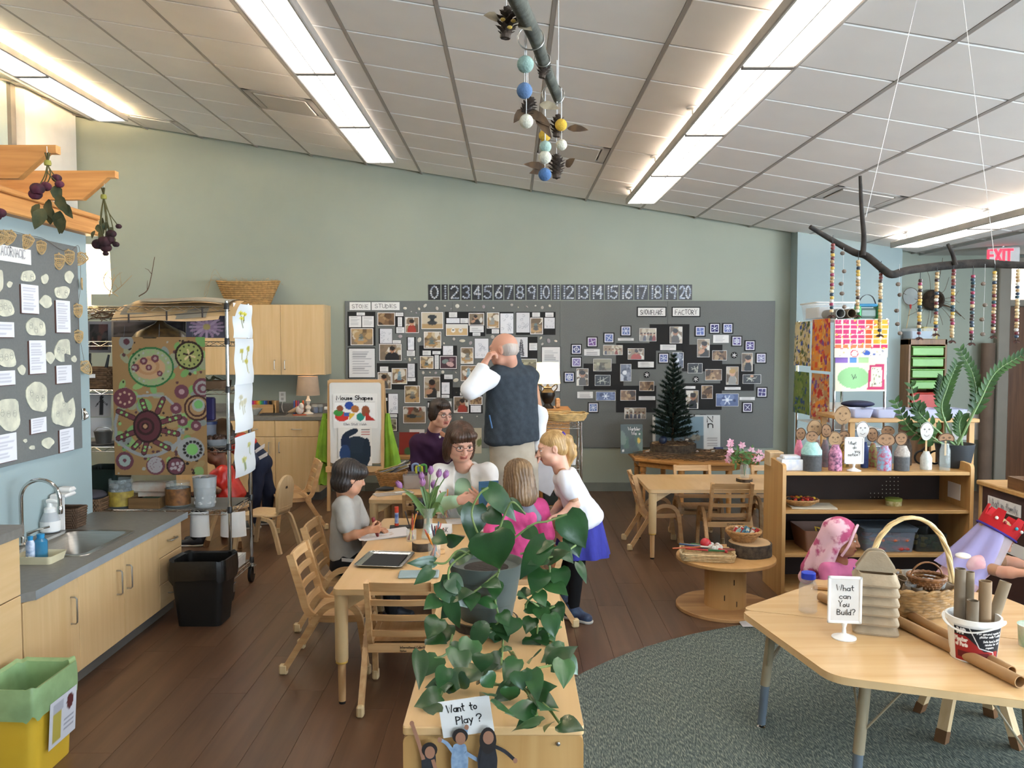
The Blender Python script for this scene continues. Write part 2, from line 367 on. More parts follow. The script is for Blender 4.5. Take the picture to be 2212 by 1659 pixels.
for i in range(nx0,nx1+1):
 off=rg.uniform(0,PL)
 for j in range(-3,9):
  x=(i+.5)*PW;y=j*PL+off
  if y-PL/2>YB or x<XL or x>XR:continue
  vis=-2.45<x<3.3 and y>2.9 and abs(x)<.66*(y+.7)
  if vis:
   o=bpy.data.objects.new('plank',pm);link(o,floor);o.location=(x-fl[0],y-fl[1],.0002-fl[2])
  else:rest.box((x-fl[0],y-fl[1],-.0028-fl[2]),(PW-.0012,PL-.0012,.0056))
o=obj('plank_rest',rest,M_plank,floor,0,loc=(0,0,0));o['kind']='stuff'
_e=[PZ(*q,.006) for q in ((1205,1640),(1215,1478),(1300,1440),(1400,1396),(1500,1366),(1600,1350),(1700,1345))]
def Cv():
 m,nt,b=nodes('woven_carpet');N=nt.nodes;L=nt.links;tc=N.new('ShaderNodeTexCoord')
 mp=N.new('ShaderNodeMapping');mp.inputs['Rotation'].default_value=(0,0,.25);mp.inputs['Scale'].default_value=(210,34,1);L.new(tc.outputs['Object'],mp.inputs[0])
 nz=N.new('ShaderNodeTexNoise');nz.inputs['Scale'].default_value=1;nz.inputs['Detail'].default_value=2;L.new(mp.outputs[0],nz.inputs['Vector'])
 cr=N.new('ShaderNodeValToRGB');e=cr.color_ramp.elements;e[0].position=.36;e[0].color=(*lin('454c48'),1);e[1].position=.68;e[1].color=(*lin('8d8f80'),1);k=e.new(.52);k.color=(*lin('5f6863'),1)
 L.new(nz.outputs[0],cr.inputs[0]);L.new(cr.outputs[0],b.inputs['Base Color'])
 bp=N.new('ShaderNodeBump');bp.inputs['Strength'].default_value=.6;bp.inputs['Distance'].default_value=.004;L.new(nz.outputs[0],bp.inputs['Height']);L.new(bp.outputs[0],b.inputs['Normal']);setp(b,Roughness=.95,Specular_IOR_Level=.1)
 return m
rc=V((2.05,2.55));
def circ3(a,b,c):
 A=arr([[b.x-a.x,b.y-a.y],[c.x-a.x,c.y-a.y]])*2;B=arr([b.x**2+b.y**2-a.x**2-a.y**2,c.x**2+c.y**2-a.x**2-a.y**2]);return np.linalg.solve(A,B)
cc=circ3(_e[1],_e[3],_e[5]);R_c=math.hypot(_e[3].x-cc[0],_e[3].y-cc[1])
poly=[(cc[0]+R_c*cos(2*pi*i/96),cc[1]+R_c*sin(2*pi*i/96)) for i in range(96)]
mb=MB();mb.prism(poly,.0006,.007)
carpet=tag(obj('carpet',mb,Cv()),'large round grey-green woven carpet with striped weave','carpet')
mb=MB();mb.box(((XL+XR)/2,YB+.1,2.2),(XR-XL+.4,.2,4.6));An('wall_back',mb,M_wall)
x0,x1=P(1720,700,YB-.22).x,P(1946,700,YB-.22).x
mb=MB();mb.box(((x0+x1)/2,YB-.11,1.72),(x1-x0,.22,3.44));An('wall_back_pilaster',mb,Br)
mb=MB();mb.box((XL-.1,(YB+YF)/2,2.4),(.2,YB-YF+.4,5.0));An('wall_left',mb,Br)
mb=MB();mb.box((XL+.06,YB-.55,2.3),(.12,.98,4.6));An('trim_1',mb,Bx)
mb=MB();mb.box((XL+.02,YB-1.1,2.3),(.04,.08,4.6));An('trim_2',mb,mat('bronze_trim','6d6a66',.4))
mb=MB();mb.box(((XL+XR)/2,YF-.1,2.2),(XR-XL+.4,.2,4.8))
def Be(name,axis,at,thick,u0,u1,z1,holes,m):
 mb=MB();us=sorted({u0,u1,*[h[0] for h in holes],*[h[1] for h in holes]})
 for a,b in zip(us[:-1],us[1:]):
  hs=[h for h in holes if h[0]<=a+1e-6 and h[1]>=b-1e-6];spans=[(0,z1)]
  if hs:spans=[(0,hs[0][2]),(hs[0][3],z1)]
  for za,zb in spans:
   c=((a+b)/2,at,(za+zb)/2);d=(b-a,thick,zb-za)
   if axis=='x':c=(c[1],c[0],c[2]);d=(d[1],d[0],d[2])
   mb.box(c,d)
 return An(name,mb,m)
WR=[(-1.65,.45,.8,2.5),(.95,3.05,.8,2.5),(3.55,5.65,.8,2.5)]
WF=[(1.15,3.25,.8,2.5),(3.85,5.95,.8,2.5)]
Be('wall_right','x',XR+.1,.2,YF,YB,3.0,WR,Br)
Be('wall_front','y',YF-.1,.2,XL,XR,5.0,WF,Br)
M_frame=mat('window_frame_grey','8d8f8c',.45)
k=0
for axis,holes in (('x',WR),('y',WF)):
 for (a,b,c,d) in holes:
  k+=1;fr=MB();pn=MB()
  def pt(u,v,z):return (XR+.1+v,u,z) if axis=='x' else (u,YF-.1-v,z)
  def bx(m,u0,u1,z0,z1,t):
   q=pt((u0+u1)/2,0,(z0+z1)/2);m.box(q,(t,u1-u0,z1-z0) if axis=='x' else (u1-u0,t,z1-z0))
  for (u0,u1,z0,z1) in ((a,a+.06,c,d),(b-.06,b,c,d),(a,b,c,c+.06),(a,b,d-.06,d),((a+b)/2-.025,(a+b)/2+.025,c,d)):bx(fr,u0,u1,z0,z1,.1)
  w_=An('window_%d'%k,fr,M_frame)
  bx(pn,a+.05,b-.05,c+.05,d-.05,.008);l=w_.location;pn.v=[(p[0]-l[0],p[1]-l[1],p[2]-l[2]) for p in pn.v];obj('pane',pn,glass('window_glass',alpha=.08),w_,0,loc=(0,0,0))
mb=MB();mb.box(((XS+XR)/2,(YB+YF)/2,ZS+.15),(XR-XS,YB-YF,.3));An('ceiling_soffit',mb,mat('soffit_paint','b9bab6',.8,var=.01))
sl=math.atan(CSL);cs=cos(sl)
mb=MB();L0=(XS-XL+.5)/cs;xm=(XS+XL-.5)/2
R_sl=arr([[cos(sl),0,-sin(sl)],[0,1,0],[sin(sl),0,cos(sl)]])
mb.box((xm,(YB+YF)/2,zc(xm)+.09),(L0,YB-YF+.3,.1),0,R_sl)
ceil=An('ceiling',mb,Bx);ceil['label']='sloping ceiling of white lay-in tiles';cl=ceil.location
GX=(_b.x-_a.x)/10;GY=.605;XG0=_a.x;YG0=YB-.12
tm=Bz(MB().box((0,0,.012),(GX/cs-.022,GY-.022,.02),.004,R_sl),'ceiling_tile',[M_tile],30)
rest=MB();VENTS=[(P(640,214,7.6),0)]
vent_c=[]
for px,py in ((632,215),(365,278),(1277,320),(1868,415)):
 d=ray(px,py);t=(zc(0)-CAM_H)/(d.z-CSL*d.x);vent_c.append((d.x*t,d.y*t))
grid_b=MB();nX=range(-3,16);nY=range(0,21);vent_cells=set()
for vx,vy in vent_c:vent_cells.add((int(math.floor((vx-XG0)/GX)),int(math.floor((YG0-vy)/GY))))
for i in nX:
 for j in nY:
  xa=XG0+i*GX;ya=YG0-j*GY
  if xa+GX>XS+.02 or xa<XL-.3 or ya<YF:continue
  if (i,j) in vent_cells:continue
  x=xa+GX/2;y=ya-GY/2
  vis=y>2.7 and abs(x)<.66*(y+.6) and (zc(x)-CAM_H)<.46*(y+.8)
  if vis:
   o=bpy.data.objects.new('ceiling_tile',tm);link(o,ceil);o.location=(x-cl[0],y-cl[1],zc(x)-cl[2])
  else:rest.box((x-cl[0],y-cl[1],zc(x)+.012-cl[2]),(GX/cs-.022,GY-.022,.02),0,R_sl)
o=obj('ceiling_tile_rest',rest,M_tile,ceil,0,loc=(0,0,0));o['kind']='stuff'
for i in range(-3,15):
 x=XG0+i*GX
 if XL-.2<x<XS+.05:
  g=MB();g.box((x-cl[0],(YB+YF)/2-cl[1],zc(x)+.012-cl[2]),(.022,YB-YF,.022),0,R_sl);obj('runner',g,M_grid,ceil,0,loc=(0,0,0))
for j in nY:
 y=YG0-j*GY
 if y>YF:
  g=MB();g.box((xm-cl[0],y-cl[1],zc(xm)+.018-cl[2]),(L0,.02,.018),0,R_sl);obj('cross_bar',g,M_grid,ceil,0,loc=(0,0,0))
M_vent=mat('vent_white','d5d0ca',.5,var=.01);M_dark=mat('dark_gap','15130f',.9)
for n,(vx,vy) in enumerate(vent_c):
 i=int(math.floor((vx-XG0)/GX));j=int(math.floor((YG0-vy)/GY));x=XG0+(i+.5)*GX;y=YG0-(j+.5)*GY
 t=thing('ceiling_vent',['white square air vent beside the long light left of centre','white square air vent close to the overexposed light on the left','white square air vent behind the hanging pine cone mobile','white square air vent above the forked hanging branch'][n],'vent',(x,y,zc(x)),0,'ceiling air vents')
 mb=MB();hw=GX/2-.015;hy=GY/2-.015
 for (cx,cy,sx,sy) in ((-hw+.03,0,.06,2*hy),(hw-.03,0,.06,2*hy),(0,-hy+.03,2*hw,.06),(0,hy-.03,2*hw,.06)):mb.box(R_sl@arr((cx,cy,.012)),(sx,sy,.02),0,R_sl)
 obj('frame',mb,M_vent,t,0)
 obj('throat',MB().box(R_sl@arr((0,0,.045)),(2*hw-.06,2*hy-.06,.01),0,R_sl),M_dark,t,0)
 obj('deflector_plate',MB().box(R_sl@arr((0,0,.002)),(2*hw-.15,2*hy-.15,.012),.005,R_sl),M_vent,t,0)
M_lens=emit('light_lens','fff8f0',7.0);M_alu=mat('light_housing_aluminium','b4afa8',.4,.3);M_up=emit('light_uplight','ffdfae',220.0);M_up2=emit('light_uplight_cool','fff6ee',70.0)
LIGHTS=[(P(242,262,8.7),'overexposed long ceiling light at the far left, nearest the column',M_up),(P(822,352,8.75),'long pendant ceiling light left of the pine cone mobile',None),
(P(1385,440,8.75),'long pendant ceiling light right of the pine cone mobile',None),(P(1957,535,8.75),'long pendant ceiling light at the right above the bead branch',M_up2)]
for p,lab,up in LIGHTS:
 t=thing('ceiling_light',lab,'light',(p.x,p.y,p.z),0,'long pendant ceiling lights')
 W_,SEG,n=.27,1.43,6;tot=SEG*n
 h=MB()
 for sx in (-1,1):
  h.box((sx*(W_/2+.014),-tot/2,.028),(.022,tot+.03,.062),.006)
 h.box((0,.008,.028),(W_+.05,.016,.06),.004);h.box((0,-tot-.008,.028),(W_+.05,.016,.06),.004);h.box((0,-tot/2,.045),(W_,tot,.02))
 obj('housing',h,M_alu,t)
 for k in range(n):
  obj('diffuser',MB().box((0,-k*SEG-SEG/2,.012),(W_-.002,SEG-.035,.012)),M_lens,t,0)
  if k:obj('cross_band',MB().box((0,-k*SEG,.003),(W_,.045,.014),.002),mat('band_grey','7a756f',.6),t,0)
 if up is not None:obj('uplight',MB().box((0,-tot/2,.062),(W_*.7,tot-.1,.01)),up,t,0)
 else:obj('uplight',MB().box((0,-tot/2,.062),(W_*.7,tot-.1,.01)),emit('added_uplight_soft','fff2e4',16.0),t,0);obj('centre_rib',MB().box((0,-tot/2,.0035),(.006,tot,.006)),M_alu,t,0)  # uplight added on the two centre fixtures to brighten the ceiling
 for k in (0,1,2,4):
  y=-.35-k*SEG;x=-W_/2-.02;zz=zc(p.x+x)-p.z
  c=MB();c.tube([(x,y,.05),(x,y,zz)],.0018,6);obj('cable',c,M_alu,t)
  c=MB();c.lathe((x,y,zz-.016),[(.012,-.03),(.012,0),(.045,.004),(.05,.012)],16);obj('canopy',c,Bx,t)
XP=-2.72;ZP=2.40;YP1=PX(190,700,XP).y
mb=MB();mb.box((XP-.07,(YP1+1.2)/2,ZP/2),(.14,YP1-1.2,ZP));An('wall_partition',mb,Br)
mb=MB();mb.box((XP-.05,(YP1+1.2)/2+.01,ZP+.05),(.24,YP1-1.2+.06,.1),.008);mb.box((XP-.05,(YP1+1.2)/2+.01,ZP+.115),(.27,YP1-1.2+.08,.03),.006)
An('trim_3',mb,wood('beam_wood_y','d59a5a','bd8044',1,.45))
for n,y in enumerate((3.55,4.16,4.77)):
 zt=P(120,315,4.16).z if n==1 else P(200,370,4.77).z if n==2 else P(120,315,4.16).z
 zb=ZP+.13;xt=P(125,320,4.16).x;h=zt-zb
 poly=[(-1.7,0),(-.19,0),(-.045,h*.76),(0,h*.76),(0,h),(-1.7,h)]
 mb=MB();mb.sheet((xt,y-.02,zb),(1,0,0),(0,0,1),poly,-.045)
 tag(obj('rafter',mb,M_oak),['timber rafter nearest the camera over the partition','timber rafter with red dried roses hung from its tip','timber rafter with tapered end farthest along the partition'][n],'beam','timber rafters over the partition')
mb=MB();mb.box(((-1.7+x0)/2,YB-.006,.05),(x0+1.7,.012,.1));An('baseboard_back',mb,M_base)
M_dframe=mat('door_frame_taupe','857c6e',.5,var=.02);M_door=wood('door_veneer','6d4a30','573823',2,.4)
dx0=P(2146,700,YB).x;dx1=P(2172,700,YB).x;zd=P(2190,662,YB).z;zt0=P(2190,648,YB).z;zt1=P(2190,572,YB).z
mb=MB();mb.box(((dx0+dx1)/2,YB-.05,1.33),(dx1-dx0,.1,2.66),.01);mb.box((dx1+1.05,YB-.05,1.33),(.12,.1,2.66),.01);mb.box(((dx1+dx1+1)/2,YB-.04,(zd+zt0)/2),(1.0,.08,zt0-zd),.005);mb.box((dx1+.5,YB-.04,zt1+.04),(1.0,.08,.08),.005)
mb.box((dx1-.005,YB-.02,1.33),(.03,.06,2.6))
d1=An('door_1',mb,M_dframe);l=d1.location
mb=MB();mb.box((dx1+.5-l[0],YB-.022-l[1],zd/2-l[2]),(.98,.044,zd-.01),.003);obj('door_leaf',mb,M_door,d1,loc=(0,0,0))
mb=MB();mb.box((dx1+.5-l[0],YB-.02-l[1],(zt0+zt1)/2-l[2]),(.98,.01,zt1-zt0));obj('transom_pane',mb,emit('sunlit_transom','fff1e2',1.6),d1,0,loc=(0,0,0))
c=P(2166,552,8.6);t=thing('exit_sign','lit red EXIT sign hanging by the door','sign',(c.x,c.y,c.z))
obj('case',MB().box((0,0,0),(.30,.05,.17),.012,rotz(-.35)),mat('exit_case_white','c9c6c2',.5),t)
obj('stem',MB().tube([(0,0,.08),(0,0,ZS-c.z)],.012,8),Bx,t)
ex_=V((cos(-.35),sin(-.35),0));nn=V((sin(-.35),-cos(-.35),0))
Ae('exit_letters','EXIT',c+nn*.027-ex_*.135-V((0,0,.055)),ex_,(0,0,1),.11,emit('exit_red','ff2a3c',2.2),t,width=.215,stroke=.22,jit=0)
# == LEFT: SINK COUNTER, RACK, BINS
Bp=wood('maple_laminate','d8b88a','cba876',2,.38,.6,.45,.03,.7)
M_maple_y=wood('maple_laminate_y','d8b88a','cba876',1,.38,.6,.45,.03,.7)
M_maple_x=wood('maple_top_x','dcb887','d0a873',0,.3,.6,.5,.02,.7)
Bv=mat('counter_laminate_grey','75726c',.42,var=.05,scale=40,bump=.02)
M_kick=mat('toe_kick_grey','5d5a55',.7)
Aw=mat('brushed_steel','b9b6b0',.3,1.0,var=.04,stretch=(1,1,30));Ag=mat('chrome','d0cec9',.12,1.0,var=.01)
Aj=mat('black_plastic','121212',.45);Al=mat('black_paper','1b1a1a',.85,var=.03)
Ad=mat('white_paper','e6e3de',.8,var=.015);Ai=Bu('printed_sheet');Cp=Bu('glossy_print',.35,.5)
Bs=mat('black_ink','1a1818',.8);M_gap=mat('joint_shadow_gap','3b2c1c',.9)
def Bm(parent,c,length,axis,out,m=None,r=.0045):
 a=arr(axis,float);o_=arr(out,float);c=arr(c,float);h=length/2
 pts=[c-a*h,c-a*h+o_*.022,c-a*(h-.008)+o_*.03,c+a*(h-.008)+o_*.03,c+a*h+o_*.022,c+a*h]
 return obj('handle',MB().tube(pts,r,8),m or Aw,parent)
XF=-2.14
YA=PX(62,1290,XF+.03).y;YZ=PX(405,1110,XF+.03).y;ZT=.62
sp=[PX(px,1350,XF).y for px in (172,270,347)]
cuts=[YA,sp[0],sp[1],sp[2],YZ-.03]
def Bt(name,lab,y0,y1,z1,doors=(),drawers=(),kick=.09,xb=XP+.005,xf=XF):
 t=thing(name,lab,'cabinet',((xb+xf)/2,(y0+y1)/2,0));ox,oy=t.location.x,t.location.y
 b=MB();zb=z1-(.2 if name=='base_cabinet' else 0);b.box(((xb+xf-.02)/2-ox,0,(kick+zb)/2),(xf-.02-xb,y1-y0-.002,zb-kick));obj('body',b,M_gap,t,0)
 obj('toe_kick',MB().box(((xb+xf-.06)/2-ox,0,kick/2),(xf-.06-xb,y1-y0-.002,kick-.002)),M_kick,t,0)
 for (a,c,hs) in doors:
  d=obj('door',MB().box((xf-.009-ox,(a+c)/2-oy,(kick+z1)/2),(.018,c-a-.004,z1-kick-.006),.002),Bp,t)
  for hy in hs:Bm(d,(xf-ox,hy-oy,z1-.16),.13,(0,0,1),(1,0,0))
 for (a,c,za,zb) in drawers:
  d=obj('drawer',MB().box((xf-.009-ox,(a+c)/2-oy,(za+zb)/2),(.018,c-a-.004,zb-za-.005),.002),M_maple_y,t)
  Bm(d,(xf-ox,(a+c)/2-oy,(za+zb)/2),.1,(0,1,0),(1,0,0))
 return t
hy=[PX(p,q,XF+.03).y for p,q in ((166,1298),(264,1240),(285,1228))]
Bt('base_cabinet','low maple sink base cabinet under the grey counter',cuts[0]+.002,cuts[3],ZT-.04,[(cuts[0]+.004,cuts[1],[hy[0]]),(cuts[1],cuts[2],[hy[1]]),(cuts[2],cuts[3],[hy[2]])])
zz=[.09,.24,.405,ZT-.04]
Bt('drawer_cabinet','narrow maple drawer cabinet behind the black waste bin',cuts[3],cuts[4],ZT-.04,(),[(cuts[3],cuts[4],zz[i],zz[i+1]) for i in range(3)])
s0=PZ(95,1200,ZT);s1=PZ(296,1148,ZT);SX0,SX1=XP+.14,XF-.07;SY0,SY1=max(s0.y,YA+.35),s1.y
t=thing('sink_counter','low grey laminate counter with an inset sink','countertop',((XP+XF)/2,(YA+YZ)/2,ZT-.04));ox,oy,oz=t.location
b=MB();xe=XF+.03
ch=.05
b.prism([(XP-ox,YA-oy),(xe-ch-ox,YA-oy),(xe-ox,YA+ch-oy),(xe-ox,SY0-oy),(XP-ox,SY0-oy)],0,.04);b.box(((XP+xe)/2-ox,(SY1+YZ)/2-oy,.02),(xe-XP,YZ-SY1,.04));b.box(((XP+SX0)/2-ox,(SY0+SY1)/2-oy,.02),(SX0-XP,SY1-SY0,.04));b.box(((SX1+xe)/2-ox,(SY0+SY1)/2-oy,.02),(xe-SX1,SY1-SY0,.04))
obj('worktop',b,Bv,t,0)
obj('edge_band',MB().box((xe+.001-ox,(YA+ch+YZ)/2-oy,.02),(.003,YZ-YA-ch,.04)),mat('edge_band_grey','8a8f92',.35),t,0)
t=thing('sink','stainless steel sink set into the low counter','sink',((SX0+SX1)/2,(SY0+SY1)/2,ZT));ox,oy,oz=t.location
hx,hyy=(SX1-SX0)/2,(SY1-SY0)/2
def rr(hx,hy,r,z):return [(p[0],p[1],z) for p in Aa([(-hx,-hy),(hx,-hy),(hx,hy),(-hx,hy)],r,5)]
rings=[rr(hx+.02,hyy+.02,.05,.001),rr(hx+.018,hyy+.018,.05,.006),rr(hx-.012,hyy-.012,.06,.004),rr(hx-.02,hyy-.02,.07,-.02),rr(hx-.04,hyy-.04,.09,-.15),rr(hx-.08,hyy-.08,.08,-.17),rr(.02,.02,.015,-.175)]
n=len(rings[0]);vs=[p for r in rings for p in r];fs=[(i*n+k,i*n+(k+1)%n,(i+1)*n+(k+1)%n,(i+1)*n+k) for i in range(len(rings)-1) for k in range(n)]+[tuple(range((len(rings)-1)*n,len(rings)*n))]
obj('basin',MB().add(vs,fs),Aw,t,50);obj('drain',MB().lathe((0,0,-.176),[(.03,0),(.03,.004),(.012,.004),(.01,-.002)],20),Ag,t)
fc=PX(46,1118,XP+.07);fy=fc.y;fx=XP+.07
t=thing('faucet','chrome gooseneck faucet behind the sink','faucet',(fx,fy,ZT))
ra=.105;zt_=.255
pts=[(0,0,.0),(0,0,zt_)]+[(ra-ra*cos(a),0,zt_+ra*sin(a)) for a in lsp(.15,pi,16)]+[(2*ra,0,zt_-.04)]
obj('spout',MB().tube(pts,.011,14),Ag,t);obj('aerator',MB().lathe((2*ra,0,zt_-.08),[(.012,0),(.014,.01),(.014,.04),(.011,.045)],14),Ag,t)
obj('base_flange',MB().lathe((0,0,0),[(.03,0),(.03,.01),(.018,.02),(.016,.05)],20),Ag,t)
obj('lever',MB().tube([(0,.06,.0),(0,.06,.055),(.05,.075,.075),(.1,.09,.085)],[.012,.012,.007,.006],10),Ag,t)
def Bh(name,lab,cat,loc,parts,group=None,rz=0):
 t=thing(name,lab,cat,loc,rz,group)
 for (n_,prof,m_,seg) in parts:obj(n_,MB().lathe((0,0,0),prof,seg),m_,t)
 return t
Bg=glass('clear_plastic','dfe6ea',.12,.2);Af=mat('white_plastic','e9e7e2',.4,var=.01)
q=PZ(109,1150,ZT);t=Bh('soap_dispenser','clear foam soap bottle with a white pump by the sink','soap bottle',q,[('bottle',[(.03,0),(.05,.006),(.054,.04),(.052,.075),(.035,.115),(.03,.12)],glass('soap_plastic','c9cdcf',.15,.7),24),('collar',[(.031,.118),(.031,.14),(.018,.15),(.014,.175)],Af,20)])
obj('pump_head',MB().tube([(-.015,0,.18),(.0,0,.182),(.03,0,.182),(.055,0,.172)],[.013,.016,.012,.008],10),Af,t);obj('label',MB().lathe((0,0,0),[(.0545,.012),(.0548,.07)],24,cap=False),Ad,t)
q=PZ(146,1138,ZT);t=thing('towel_basket','brown woven basket of folded paper towels behind the faucet','basket',q)
M_wick=mat('brown_wicker','5a4330',.8,var=.15,scale=30,bump=.6,bscale=90)
def Bk(parent,w0,d0,w1,d1,h,m,name='weave',rows=None,n=40,th=.006):
 rows=rows or max(4,int(h/.014))
 mb=MB()
 for k in range(rows):
  z=(k+.5)*h/rows;f_=z/h;a,c_=w0+(w1-w0)*f_,d0+(d1-d0)*f_;ring=Aa([(-a,-c_),(a,-c_),(a,c_),(-a,c_)],.3*min(a,c_),3)
  P_=[];per=len(ring)
  for s_ in range(n):
   u=s_/n*per;i=int(u)%per;v_=u-int(u);p0=ring[i];p1=ring[(i+1)%per];x=p0[0]+(p1[0]-p0[0])*v_;y=p0[1]+(p1[1]-p0[1])*v_;l=math.hypot(x,y) or 1;o_=th*.6*(1 if (s_+k)%2 else-1)
   P_.append((x+x/l*o_,y+y/l*o_,z))
  mb.tube(P_,h/rows*.56,5,closed=True)
 obj(name,mb,m,parent,60)
 ring0=Aa([(-w0,-d0),(w0,-d0),(w0,d0),(-w0,d0)],.3*min(w0,d0),3);obj('bottom',MB().prism(ring0,.002,.01),m,parent,0)
Bk(t,.075,.06,.085,.07,.12,M_wick)
mb=MB().box((-.01,-.086,.1),(.085,.006,.2),.002).box((-.005,-.03,.2),(.1,.12,.02),.008).box((.0,0,.225),(.09,.07,.03),.012)
obj('paper_towel',mb,Ad,t,60)
t=thing('soap_tray','cream tray with bottles at the near end of the sink','tray',PZ(86,1212,ZT))
def Ch(w,d,h,flare,th,bw=0):
 mb=MB();o_=[rr(w,d,.02,0),rr(w+flare,d+flare,.025,h),rr(w+flare-th,d+flare-th,.022,h),rr(w-th,d-th,.018,th)];n=len(o_[0]);vs=[p for r in o_ for p in r]
 fs=[tuple(range(n))[::-1]]+[(i*n+k,i*n+(k+1)%n,(i+1)*n+(k+1)%n,(i+1)*n+k) for i in range(3) for k in range(n)]+[tuple(range(3*n,4*n))];return mb.add(vs,fs)
obj('dish',Ch(.09,.07,.04,.012,.005),mat('cream_plastic','d8cda9',.4),t)
M_bluep=glass('blue_plastic','2f7fa8',.15,.75)
for n,(dx,dy,rr_,hh,lab) in enumerate(((-.045,.0,.022,.12,'small blue capped bottle with a picture label on the soap tray'),(-.01,.03,.032,.125,'translucent blue soap bottle on the soap tray'))):
 q=PZ(86,1212,ZT)+V((dx,dy,.006));t=Bh('soap_bottle',lab,'bottle',q,[('bottle',[(rr_*.9,0),(rr_,.006),(rr_,hh*.72),(rr_*.5,hh*.85)],M_bluep if n else mat('label_white_blue','cfd6e0',.4,c2='6f86a8',scale=30),18),('cap',[(rr_*.55,hh*.84),(rr_*.6,hh),(0,hh+.002)],mat('blue_cap','2b86b5',.35),16)])
YT=YA-.004
Bt('tall_cabinet','counter-height maple cabinet with one drawer at the left edge',YT-1.1,YT,.885,[(YT-.55,YT,[]),(YT-1.1,YT-.55,[])] and [],[(YT-.55,YT,.62,.88),(YT-.55,YT,.09,.62),(YT-1.1,YT-.55,.09,.88)])
b=MB();b.prism([(XP,YT-1.1),(XF+.03,YT-1.1),(XF+.03,YT-.03),(XF+.01,YT+.02),(XP,YT+.02)],.885,.925);tag(obj('countertop',b,Bv,smooth=0),'higher grey laminate worktop at the left edge','countertop')
t=thing('waste_bin','yellow waste bin with a pale green liner in the near left corner','bin',(-1.965,3.29,0))
def shell(prof,th=.004,cor=.05,n=6):
 rings=[[(p[0],p[1],z) for p in Aa([(-a,-c_),(a,-c_),(a,c_),(-a,c_)],cor,n)] for a,c_,z in prof]
 rings+=[[(p[0],p[1],z) for p in Aa([(-a+th,-c_+th),(a-th,-c_+th),(a-th,c_-th),(-a+th,c_-th)],cor,n)] for a,c_,z in reversed(prof[1:])]
 a,c_,z=prof[0];rings.append([(p[0],p[1],z+th) for p in Aa([(-a+th,-c_+th),(a-th,-c_+th),(a-th,c_-th),(-a+th,c_-th)],cor,n)])
 m=len(rings[0]);vs=[p for r in rings for p in r];fs=[tuple(range(m))[::-1],tuple(range((len(rings)-1)*m,len(rings)*m))]+[(i*m+k,i*m+(k+1)%m,(i+1)*m+(k+1)%m,(i+1)*m+k) for i in range(len(rings)-1) for k in range(m)]
 return MB().add(vs,fs)
obj('bin_body',shell([(.105,.14,0),(.119,.153,.36)]),mat('yellow_plastic','dfb93a',.4,var=.02),t)
def liner(hx,hy,z1,drop,inn,m,cor=.05,seed=1):
 rg_=Rnd(seed);ph=[rg_.uniform(0,6) for _ in range(8)];mb=MB();base=Aa([(-hx,-hy),(hx,-hy),(hx,hy),(-hx,hy)],cor,8);k=len(base)
 def ring(s,z,wob):
  out=[]
  for i,p in enumerate(base):
   a=2*pi*i/k;w_=sum(sin(a*(3+2*j)+ph[j]) for j in range(4))*wob;out.append((p[0]*s*(1+w_/hx*.3),p[1]*s*(1+w_/hy*.3),z+w_*1.2))
  return out
 rings=[ring(1.03,z1-drop,.007),ring(1.045,z1-drop*.6,.005),ring(1.03,z1-drop*.2,.004),ring(1.01,z1+.004,.002),ring(.87,z1-.004,.002),ring(.83,z1-inn*.4,.004),ring(.76,z1-inn,.006)]
 vs=[p for r in rings for p in r];fs=[(i*k+j,i*k+(j+1)%k,(i+1)*k+(j+1)%k,(i+1)*k+j) for i in range(len(rings)-1) for j in range(k)]+[tuple(range((len(rings)-1)*k,len(rings)*k))]
 return mb.add(vs,fs)
obj('liner',liner(.131,.166,.38,.12,.3,0,.05),mat('green_liner_film','93b381',.35,var=.08,scale=12,bump=.2,bscale=30),t,60)
cv=Canvas(30,30,'cfd3dc');cv.rect(.12,.1,.42,.75,'b3a64e').rect(.12,.7,.5,.9,'aeb2bf').disc(.75,.75,.13,'5a2a2a',ry=.17)
for k in range(7):cv.rect(.55,.2+.05*k,.92,.215+.05*k,'8f93a5')
a=math.atan2(.025,.375)
Ac('sign_sheet',cv,arr(t.location)+arr((.109+.012*1+.008,.115,.10))-arr((0,.20,0)),(0,1,0),(sin(a),0,cos(a)),.2,.19,Ai,t)
t=thing('trash_can','black plastic trash can with a black bag beside the wire rack','trash can',(-1.90,5.05,0))
obj('can_body',shell([(.13,.11,0),(.165,.14,.37)],cor=.04),Aj,t);obj('bag',liner(.168,.143,.40,.12,.32,0,.05,4),mat('black_bag_film','161514',.3,var=.1,bump=.5,bscale=25),t,60)
RX1,RX0,RY0,RY1=-1.875,-3.10,5.46,5.90
zt_=P(482,650,RY0).z
t=thing('wire_rack','tall chrome wire shelving rack on casters','shelf rack',((RX0+RX1)/2,(RY0+RY1)/2,0));ox,oy,_=t.location
RZ=[P(485,y,RY0).z for y in (662,738,842,966,1102,1247)]
